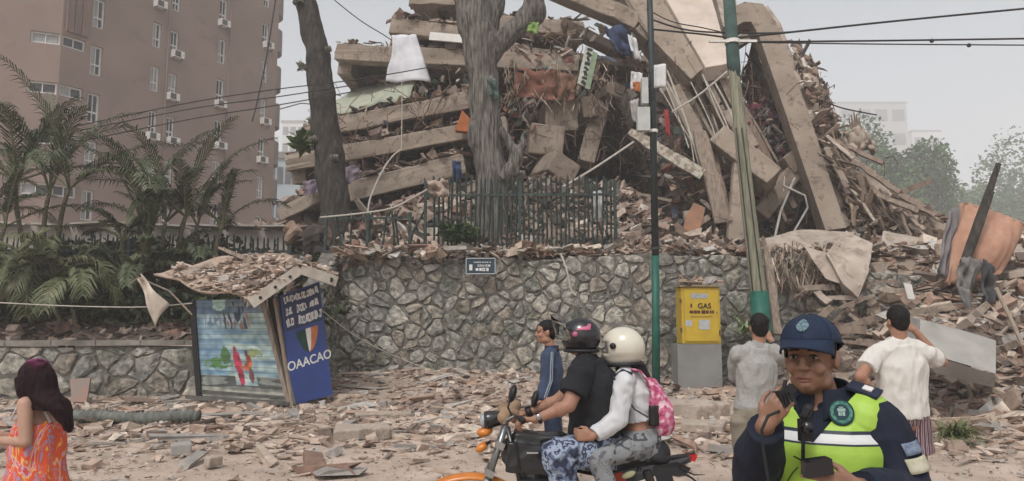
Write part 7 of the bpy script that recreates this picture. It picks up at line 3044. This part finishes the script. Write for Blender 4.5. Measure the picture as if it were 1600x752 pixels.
r1 = ramp(nt_, [(0, (.035, .04, .05)), (.385, (.05, .055, .065)), (.41, (.22, .235, .24)), (.60, (.19, .20, .21)), (.66, (.09, .095, .11))])
nt_.links.new(nz.outputs[0], r1.inputs[0])
nt_.links.new(r1.outputs[0], nt_.nodes['Principled BSDF'].inputs[0])
nt_.nodes['Principled BSDF'].inputs['Roughness'].default_value = .85
ps.trousers('leggings', leg, ext=.012, to=1.95, wr=.008, freq=10, waist=.6)
ps.shoes(M_black, (-1, 0, 0))
b = MB()
b.tube([J['upper'] + V((0, 0, -.02)), J['upper'] + V((-.01, 0, .05)), J['upper'] + V((-.01, 0, .09))], [.10, .092, .085], 16)
b.cap(J['upper'] + V((.04, 0, .02)), J['upper'] + V((.10, -.02, -.06)), .07, .05)
solid('hair', b, HAIR, ps.root, .007, 3, .006, 20)
helmet('helmet', at(973, 544, Y), ps.f, mat('cream_gloss', (.58, .55, .46), (.52, .49, .41), rough=.22, bump=.01, spec=.6), 'cream full face helmet worn by the passenger', False, .97)
# backpack
M_pk = bpy.data.materials.new('pink_printed_cloth')
M_pk.use_nodes = True
nt_ = M_pk.node_tree
tc = nt_.nodes.new('ShaderNodeTexCoord')
vo = nt_.nodes.new('ShaderNodeTexNoise')
vo.inputs['Scale'].default_value = 24
vo.inputs['Detail'].default_value = 1.5
nt_.links.new(tc.outputs['Object'], vo.inputs[0])
r1 = ramp(nt_, [(0, (.22, .03, .08)), (.40, (.30, .04, .11)), (.44, (.46, .09, .19)), (.56, (.52, .16, .26)), (.60, (.62, .42, .47))])
nt_.links.new(vo.outputs[0], r1.inputs[0])
nt_.links.new(r1.outputs[0], nt_.nodes['Principled BSDF'].inputs[0])
nt_.nodes['Principled BSDF'].inputs['Roughness'].default_value = .8
bp_ = root('backpack', at(1030, 680, Y), 'pink printed backpack worn by the motorcycle passenger', 'backpack')
b = MB()
b.cap(at(1014, 606, Y), at(1030, 652, Y), .075, .10)
b.tube([at(1008, 590, Y), at(1018, 610, Y), at(1030, 640, Y), at(1034, 662, Y), at(1032, 678, Y)], [(.08, .03), (.13, .07), (.15, .095), (.14, .095), (.10, .06)], 18, ref=(0, 1, 0))
solid('bag', b, M_pk, bp_, .008, 5, .010, 9)
b = MB()
b.sheet(6, 8, lambda u, v_: at(1014 + 15 * u, 634 + 32 * v_, Y - .158 + .02 * (u - .5) ** 2 * 4), .008)
b.build('side_pocket', M_black, bp_, smooth=True)
b = MB()
b.tube([J['shL'] + V((.06, -.0, .05)), J['shL'] + V((.0, .02, .075)), J['shL'] + V((-.07, .01, .03)), at(978, 622, Y - .19), at(992, 640, Y - .19), at(1012, 652, Y - .17)], [(.032, .008)] * 2 + [(.03, .008)] + [(.012, .005)] * 3, 8, ref=(0, 1, 0))
b.build('strap', mat('navy_strap', (.03, .035, .06)), bp_, smooth=True)
b = MB()
b.tube([at(986, 577, Y - .12), at(1000, 580, Y - .13), at(1010, 592, Y - .13), at(1014, 606, Y - .13)], [(.03, .008)] * 4, 8, ref=(0, 1, 0))
b.build('strap', M_pk, bp_, smooth=True)
# ---------------------------------------------------------------- officer in the foreground
Y = 2.35
fdir = V((-.60, -.80, .03)).normalized()
tn = V((-.45, -.89, 0)).normalized()
hd = at(1267, 561, Y)
J = dict(head=hd, upper=at(1290, 640, Y + .02), chest=at(1292, 700, Y + .01), waist=at(1292, 800, Y + .01), pelvis=at(1294, 880, Y + .03),
         shR=at(1222, 664, Y + .07), elR=at(1178, 742, Y - .05), wrR=at(1196, 664, Y - .24),
         shL=at(1374, 664, Y - .08), elL=at(1426, 776, Y - .14), wrL=at(1338, 762, Y - .34))
J['hipL'] = J['pelvis'] + V((.09, 0, -.04))
J['hipR'] = J['pelvis'] + V((-.09, 0, -.04))
J['knL'] = V((J['pelvis'].x + .11, Y - .02, .43))
J['knR'] = V((J['pelvis'].x - .11, Y - .05, .43))
J['anL'] = V((J['pelvis'].x + .13, Y + .02, .08))
J['anR'] = V((J['pelvis'].x - .13, Y - .02, .08))
pc = Person('officer in a navy uniform, lime reflective vest and dark blue cap talking into a radio', J, tuple(fdir), (.89, -.45, 0), .96, 1.0, W_=(.165, .16, .172, .12), D_=(.125, .13, .125, .08), skin=SKIN2, voxel=.0045)
handR = (.42, -.40, .80)
pc.body(hands=[((J['wrR'], handR, (-.62, -.78, .0), (-.55, .2, .8)), dict(curl=(.55, 1.1, .8), spread=.06, tcurl=.6, k=.80)),
               ((J['wrL'], (-1, -.28, .18), (.1, -.9, .55), (.2, .2, 1)), dict(curl=(.55, .7, .5), tcurl=.4, k=.88))])
face_parts(pc.root, hd, pc.f, .96, LIP2)
M_navy = mat('navy_uniform', (.012, .016, .032), (.008, .011, .022), rough=.85, scale=6, bump=.35, bscale=10, dist=.02)
pc.shirt('uniform_shirt', M_navy, sleeve=1.95, ext=.008, sl_ext=.022, wr=.009, freq=9, puff=.006)
# collar: two turned down leaves
fx, rx, ux = basis(V((-.60, -.80, 0)))
nk = J['upper'] + V((0, 0, .045))
b = MB()


def collar(u, v_):
    a = R(95) - u * R(370 - 10)
    a = R(80) - u * R(340)
    rr = .064 + .026 * v_
    fwd = math.sin(a)
    return nk + rx * math.cos(a) * rr * 1.05 + fx * math.sin(a) * rr * 1.1 + V((0, 0, .05 - .05 * v_ - .045 * v_ * (abs(u - .5) * 2) ** 5 - .03 * (fwd + 1) / 2))


b.sheet(40, 8, collar, .006)
b.build('collar', mat('navy_collar_cloth', (.010, .014, .028), (.008, .011, .022), rough=.85, bump=.2), pc.root, smooth=True)
# neck opening undershirt
b = MB()
b.tube([J['upper'] + V((0, 0, -.01)), J['upper'] + V((0, 0, .055))], [.074, .060], 18)
b.build('undershirt', M_black, pc.root, smooth=True)

# reflective vest, coloured by height bands on the cloth itself
vest = bpy.data.materials.new('reflective_vest')
vest.use_nodes = True
nt_ = vest.node_tree
tc = nt_.nodes.new('ShaderNodeTexCoord')
sx = nt_.nodes.new('ShaderNodeSeparateXYZ')
nt_.links.new(tc.outputs['Object'], sx.inputs[0])
VZ0 = at(1292, 900, Y).z
mr = nt_.nodes.new('ShaderNodeMapRange')
mr.inputs[3].default_value = 0
mr.inputs[4].default_value = 1
nt_.links.new(sx.outputs[2], mr.inputs[0])
vr = ramp(nt_, [(0, (.31, .49, .06))], 'CONSTANT')
nt_.links.new(mr.outputs[0], vr.inputs[0])
bs = nt_.nodes['Principled BSDF']
nt_.links.new(vr.outputs[0], bs.inputs[0])
bs.inputs['Roughness'].default_value = .55
n3 = nt_.nodes.new('ShaderNodeTexNoise')
n3.inputs['Scale'].default_value = 9
n3.inputs['Detail'].default_value = 3
nt_.links.new(tc.outputs['Object'], n3.inputs[0])
bb_ = nt_.nodes.new('ShaderNodeBump')
bb_.inputs['Distance'].default_value = .02
bb_.inputs['Strength'].default_value = .5
nt_.links.new(n3.outputs[0], bb_.inputs['Height'])
nt_.links.new(bb_.outputs[0], bs.inputs['Normal'])
b = MB()
JJ = dict(J)
JJ['pelvis'] = J['waist'].lerp(J['pelvis'], .6)
pts, rad = torso_clay(b, JJ, [x + .038 for x in pc.W], [x + .042 for x in pc.D], pc.right, n=28)
for sd_ in 'LR':
    a0 = J['upper'].lerp(J['sh' + sd_], .45)
    a1 = J['upper'].lerp(J['sh' + sd_], .86)
    b.cap(a0 + V((0, 0, .003)), a0.lerp(a1, .72) + V((0, 0, .002)), .090, .089, 16)
co, no, fs = remesh(b, .0045, 5)
co = wrinkle(co, no, .007, 8, 3, (1, 1, 1))
# cut the neck opening: a round hole with a deep v in front
keep = []
nkc = J['upper']


def hole(p):
    """negative inside the neck opening"""
    x = (p[0] - nkc.x) * rx.x + (p[1] - nkc.y) * rx.y
    y = (p[0] - nkc.x) * fx.x + (p[1] - nkc.y) * fx.y
    z = p[2] - nkc.z
    g1_ = max(math.hypot(x, y) - .083, -z - .03)
    g2_ = max(abs(x) - .70 * (z + .085), -y, -z - .085)
    return min(g1_, g2_)


G_ = np.array([hole(p) for p in co])
for f_ in fs:
    if G_[f_].max() > 0:
        keep.append(f_)
for i in set(i for f_ in keep for i in f_):
    if G_[i] < 0:
        p = co[i].copy()
        for it_ in range(5):
            g0 = hole(p)
            gr = np.array([(hole(p + np.eye(3)[a] * 1e-4) - g0) / 1e-4 for a in range(3)])
            n2_ = (gr ** 2).sum()
            if n2_ < 1e-6 or abs(g0) < 1e-5:
                break
            p -= gr * g0 / n2_
        if np.linalg.norm(p - co[i]) < .02:
            co[i] = p
used = sorted(set(i for f_ in keep for i in f_))
mp_ = {o: k for k, o in enumerate(used)}
vest_o = link_mesh('vest', co[used], [[mp_[i] for i in f_] for f_ in keep], vest, pc.root, None, True)
zc = WL[vest_o.name].z
zt = co[:, 2].max()
zb_ = co[:, 2].min()


def band(py):
    return (at(1292, py, Y - .15).z - zb_) / (zt - zb_)


mr.inputs[1].default_value = zb_ - zc
mr.inputs[2].default_value = zt - zc
els = vr.color_ramp.elements
els[0].color = (.31, .49, .06, 1)
for py0, col in ((699, (.010, .014, .03)), (695, (.58, .60, .60)), (681, (.010, .014, .03)), (676, (.31, .49, .06))):
    e = els.new(max(.001, band(py0)))
    e.color = (*col, 1)
nt3 = vest_o.modifiers.new('thickness', 'SOLIDIFY')
nt3.thickness = .004
# dark zip placket and straps of the vest


def onvest(px, py, o=.006):
    """nearest vest surface point seen at that place, found on the real mesh"""
    d = (at(px, py, Y) - V((0, 0, EYE))).normalized()
    best = None
    h, loc, nn, idx = vest_o.ray_cast(V((0, 0, EYE)) - WL[vest_o.name], d)
    if h and (loc + WL[vest_o.name]).y < Y - .02:
        return loc + WL[vest_o.name] + nn * o * (1 if nn.dot(d) < 0 else -1), (nn if nn.dot(d) < 0 else -nn)
    p = at(px, py, Y - .19)
    return p, V((0, -1, 0))


bpy.context.view_layer.update()


def strip(pix, w_, name, m, o=.004, thick=.004):
    P = [onvest(x, y, o) for x, y in pix]
    b = MB()
    vs = []
    for i, (p, nn) in enumerate(P):
        d = P[min(i + 1, len(P) - 1)][0] - P[max(i - 1, 0)][0]
        s_ = d.cross(nn).normalized()
        vs += [p - s_ * w_ / 2, p + s_ * w_ / 2, p + s_ * w_ / 2 + nn * thick, p - s_ * w_ / 2 + nn * thick]
    fs_ = [[3, 2, 1, 0]]
    for i in range(len(P) - 1):
        a = i * 4
        for j in range(4):
            k = (j + 1) % 4
            fs_.append([a + j, a + k, a + 4 + k, a + 4 + j])
    a = (len(P) - 1) * 4
    fs_.append([a, a + 1, a + 2, a + 3])
    b.add(vs, fs_)
    return b.build(name, m, pc.root)


strip([(1256, y) for y in range(664, 752, 8)], .010, 'zip', M_black)
strip([(1257 - (i * .2), 640 + i * 6) for i in range(5)], .012, 'zip', M_black)
# epaulette on the shoulder
b = MB()
e0 = J['upper'].lerp(J['shL'], .42) + V((0, -.02, .098))
e1 = J['upper'].lerp(J['shL'], .98) + V((.0, -.02, .090))
b.beam(e0, e1, .055, .010, up=V((0, -.5, 1)))
ep = b.build('epaulette', mat('epaulette_navy', (.02, .025, .05), rough=.8), pc.root, bevel=.003)
b = MB()
b.beam(e0.lerp(e1, .45) + V((0, -.005, .007)), e0.lerp(e1, .75) + V((0, -.005, .007)), .026, .004, up=V((0, -.5, 1)))
b.build('epaulette_badge', M_white, ep)
b = MB()
e0 = J['upper'].lerp(J['shR'], .5) + V((0, -.02, .094))
e1 = J['upper'].lerp(J['shR'], 1.0) + V((.0, -.02, .080))
b.beam(e0, e1, .05, .010, up=V((0, -.5, 1)))
b.build('epaulette', mat('epaulette_navy', (.02, .025, .05)), pc.root, bevel=.003)
# round green crest on the vest
cp_, cn = onvest(1314, 646, .002)
sx_ = cn.cross(V((0, 0, 1))).normalized() * -1
sy_ = sx_.cross(cn) * -1
if sy_.z < 0:
    sy_ = -sy_


def disc(c, r_, o0, o1, name, m, par, seg=28, squash=1.12):
    b = MB()
    lo = [c + sx_ * math.cos(a) * r_ + sy_ * math.sin(a) * r_ * squash + cn * o0 for a in [2 * math.pi * k / seg for k in range(seg)]]
    b.prism(lo, cn * (o1 - o0))
    return b.build(name, m, par)


cr = disc(cp_, .036, .000, .008, 'crest', mat('crest_dark', (.01, .03, .035), bump=0), pc.root)
disc(cp_, .031, .008, .0095, 'crest_ring', mat('crest_green', (.10, .26, .20), (.03, .10, .09), scale=90, bump=0), cr)
disc(cp_, .022, .0095, .011, 'crest_field', mat('crest_navy', (.02, .05, .06), bump=0), cr)
b = MB()
for (x, y, w_, h_) in ((0, .006, .022, .009), (-.006, -.006, .006, .012), (.006, -.006, .006, .012), (0, -.004, .003, .016), (0, .014, .012, .003)):
    b.box(cp_ + sx_ * x + sy_ * y + cn * .0115, (w_, h_, .002), Matrix((sx_, sy_, cn)).transposed())
b.build('crest_emblem', mat('crest_pale', (.30, .42, .38), bump=0), cr)
# body camera on the zip
q, nn = onvest(1258, 672, .014)
b = MB()
b.box(q, (.034, .024, .062), Matrix.Rotation(.1, 3, 'Z'))
bc = b.build('body_camera', M_black, pc.root, bevel=.006)
b = MB()
b.tube([q + V((0, -.014, .01)), q + V((-.003, -.028, .01))], [.018, .016], 18)
b.build('lens', M_blk, bc, smooth=True)
b = MB()
b.cap(q + V((.012, 0, .06)), q + V((0, 0, .04)), .014, .012)
b.build('clip', M_black, bc)
strip([(1242, 712), (1250, 716), (1260, 722)], .004, 'cord', M_black, .01)
# pleated lower lines
strip([(1232, 752), (1240, 738), (1248, 730)], .003, 'seam', mat('seam_green', (.06, .10, .02), bump=0))
# cap
f, r_, u = basis(pc.f)
M = M3(r_, f, u)
cc = hd + u * .052 - f * .01
b = MB()
bm = bmesh.new()
bmesh.ops.create_uvsphere(bm, u_segments=40, v_segments=20, radius=1)
bmesh.ops.delete(bm, geom=[q_ for q_ in bm.faces if q_.calc_center_median().z < (-.02 if q_.calc_center_median().y > -.1 else -.02 + .5 * (q_.calc_center_median().y + .1))], context='FACES')
bmesh.ops.solidify(bm, geom=bm.faces[:], thickness=.05)
M_cap = mat('cap_navy', (.012, .024, .055), (.009, .017, .04), rough=.75, scale=12, bump=.25, bscale=60, dist=.004)
capr = root('cap', cc, 'dark blue peaked cap with a pale embroidered crest on the officer', 'cap')
vs = [cc + r_ * q_.co.x * .089 + f * q_.co.y * .108 + u * (q_.co.z * .084 * (1.04 if q_.co.y > 0 else .95)) for q_ in bm.verts]
bm.verts.index_update()
link_mesh('crown', vs, [[q_.index for q_ in ff.verts] for ff in bm.faces], M_cap, capr, None, True)
bm.free()
b = MB()
b.tube([cc + r_ * math.cos(a) * .0905 + f * math.sin(a) * .1095 + u * (.004 if math.sin(a) > -.1 else .004 + .035 * (math.sin(a) + .1)) for a in [k * 2 * math.pi / 36 for k in range(37)]], .003, 6, cap=False)
b.build('band', M_cap, capr)


def brim(a, t):
    th = R(28) + a * R(124)
    rr = 1 + (.66 * math.sin((a) * math.pi) ** .7) * t
    return cc + r_ * math.cos(th) * .090 * (1 + (rr - 1) * .12) + f * math.sin(th) * .108 * rr + u * (.006 - .022 * t - .030 * math.cos(th) ** 2 * t)


b.__init__()
b.sheet(24, 8, brim, .005)
b.build('brim', M_cap, capr, smooth=True)
b = MB()
for k in range(6):
    az = k * math.pi / 3 + .5
    b.tube([cc + r_ * math.cos(az) * math.cos(e) * .0905 + f * math.sin(az) * math.cos(e) * .1095 + u * math.sin(e) * .0875 for e in [j * 1.55 / 10 for j in range(11)]], .0014, 5)
b.ell(cc + u * .088, (.008, .008, .004))
b.build('seam', M_cap, capr)
b = MB()


def onc(a, e, o):
    return cc + r_ * math.cos(a) * math.cos(e) * (.089 + o) + f * math.sin(a) * math.cos(e) * (.108 + o) + u * math.sin(e) * (.0875 + o)


b.sheet(12, 8, lambda a, t: onc(R(90) + (a - .5) * .50 * math.sin(.35 + t * 2.6), .36 + t * .52, .003), .003)
cb = b.build('cap_crest', mat('crest_thread', (.16, .24, .27), (.06, .10, .13), scale=160, bump=.2, contrast=(.45, .55)), capr, smooth=True)
# hair edges under the cap
b = MB()
for s_ in (-1, 1):
    b.cap(hd + r_ * s_ * .070 + f * .012 + u * .045, hd + r_ * s_ * .072 + f * .014 + u * .005, .012, .006, 10)
b.ell(hd - f * .055 + u * .015, (.066, .046, .065), M, 18, 10)
solid('hair', b, HAIR, pc.root, .004, 3)
# radio microphone held at the mouth, with coiled lead
mcn = at(1226, 622, Y - .26)
rd_ = root('radio_microphone', mcn, 'black hand microphone of a two way radio held near the officer\'s mouth', 'radio')
b = MB()
b.box(mcn, (.044, .030, .052), Matrix.Rotation(-.3, 3, 'Y') @ Matrix.Rotation(.4, 3, 'Z'))
b.box(mcn + V((.010, -.004, .022)), (.034, .026, .022), Matrix.Rotation(-.5, 3, 'Y'))
b.build('case', M_black, rd_, bevel=.007)
b = MB()
b.tube([mcn + V((-.002, 0, .02)), mcn + V((.004, 0, .050))], [.006, .005], 10)
b.tube([mcn + V((.016, 0, .02)), mcn + V((.019, 0, .040))], [.006, .006], 10)
b.build('aerial', M_black, rd_)
b = MB()
for k in range(4):
    b.box(mcn + V((-.004 + k * .007 - .01, -.026, -.012 + .006 * k)), (.004, .006, .03), Matrix.Rotation(-.3, 3, 'Y'))
b.build('grille', M_rub, rd_)
b = MB()
pts = [mcn + V((-.02, -.01, -.035)), at(1200, 650, Y - .36), at(1190, 672, Y - .34), at(1192, 700, Y - .32), at(1199, 740, Y - .30), at(1208, 800, Y - .25), at(1240, 880, Y - .2)]
b.tube(pts, .0042, 7)
b.build('lead', mat('lead_rubber', (.03, .04, .04), bump=0), rd_, smooth=True)
# telephone in the other hand
ph_ = at(1277, 731, Y - .37)
b = MB()
b.box(ph_, (.074, .028, .040), Matrix.Rotation(-.12, 3, 'Y') @ Matrix.Rotation(.15, 3, 'Z'))
b.box(ph_ + V((.004, .004, .010)), (.055, .032, .028), Matrix.Rotation(-.12, 3, 'Y'))
b.build('handset', M_blk, bevel=.009, label='black handset held in the officer\'s lowered hand at the bottom of the photo', cat='handset')
# sleeve patches
b = MB()
a0 = J['shL'].lerp(J['elL'], .60)
sd2 = V((.42, -.91, 0)).normalized()
dd_ = (J['elL'] - J['shL']).normalized()
tt_ = sd2.cross(dd_).normalized()
for name, f_, w_, h_, m in (('shoulder_patch', .50, .075, .036, mat('cream_patch', (.50, .48, .38), (.38, .36, .26), scale=30, bump=.05)), ('shoulder_patch', .27, .06, .03, mat('pale_blue_patch', (.22, .27, .34), (.10, .13, .2), scale=60, bump=.05))):
    b = MB()
    rr = .0755 - .010 * f_

    def pt(u_, v_):
        a = (u_ - .5) * w_ / rr
        c0 = J['shL'].lerp(J['elL'], f_) + dd_ * (v_ - .5) * h_ * 1.2
        return c0 + (sd2 * math.cos(a) + tt_ * math.sin(a)) * (rr + .012)
    b.sheet(8, 4, pt, .003)
    b.build(name, m, pc.root, smooth=True)
pc.trousers('trousers', M_navy, ext=.022, to=1.95, wr=.01, freq=8, waist=.4)
pc.shoes(M_black, (-.3, -.95, 0))

# ================================================= labels of the repeats: look first, then order from the left
ORD = ['leftmost', 'second', 'third', 'fourth', 'fifth', 'sixth', 'seventh', 'eighth', 'ninth', 'tenth', 'eleventh', 'twelfth', 'thirteenth', 'fourteenth', 'fifteenth', 'sixteenth', 'seventeenth', 'eighteenth', 'nineteenth', 'twentieth']
LOOK = {'tan_concrete': 'tan', 'pale_concrete': 'pale', 'weathered_wood': 'greyish wooden', 'brown_board': 'dark brown', 'black_cable': 'black', 'pale_rope': 'pale'}
WHERE = {g1: 'boards under the tilted roof deck', g2: 'boards on the right hand slope', g3: 'boards on the spill below the orange mattress', g4: 'splinters on the terrace behind the fence',
         'wires dangling inside the fallen frame': 'wires dangling inside the tall frame', 'pale pipes slanting under the edge beam': 'pipes slanting under the edge beam'}
for g, wh in WHERE.items():
    its = [o for o in COL.objects if o.get('group') == g and o.parent is None]
    sets = {}
    for o in its:
        d = max(o.dimensions)
        k = (LOOK.get(o.data.materials[0].name, ''), 'long' if d > 1.1 else 'short')
        sets.setdefault(k, []).append(o)
    for (c, l), os_ in sets.items():
        os_.sort(key=lambda o: o.location.x / o.location.y)
        for i, o in enumerate(os_):
            o['label'] = ('%s of the %s %s %s' % (ORD[i] + ('' if i == 0 else ' from left'), l, c, wh)) if len(os_) > 1 else 'the only %s %s one of the %s' % (l, c, wh)
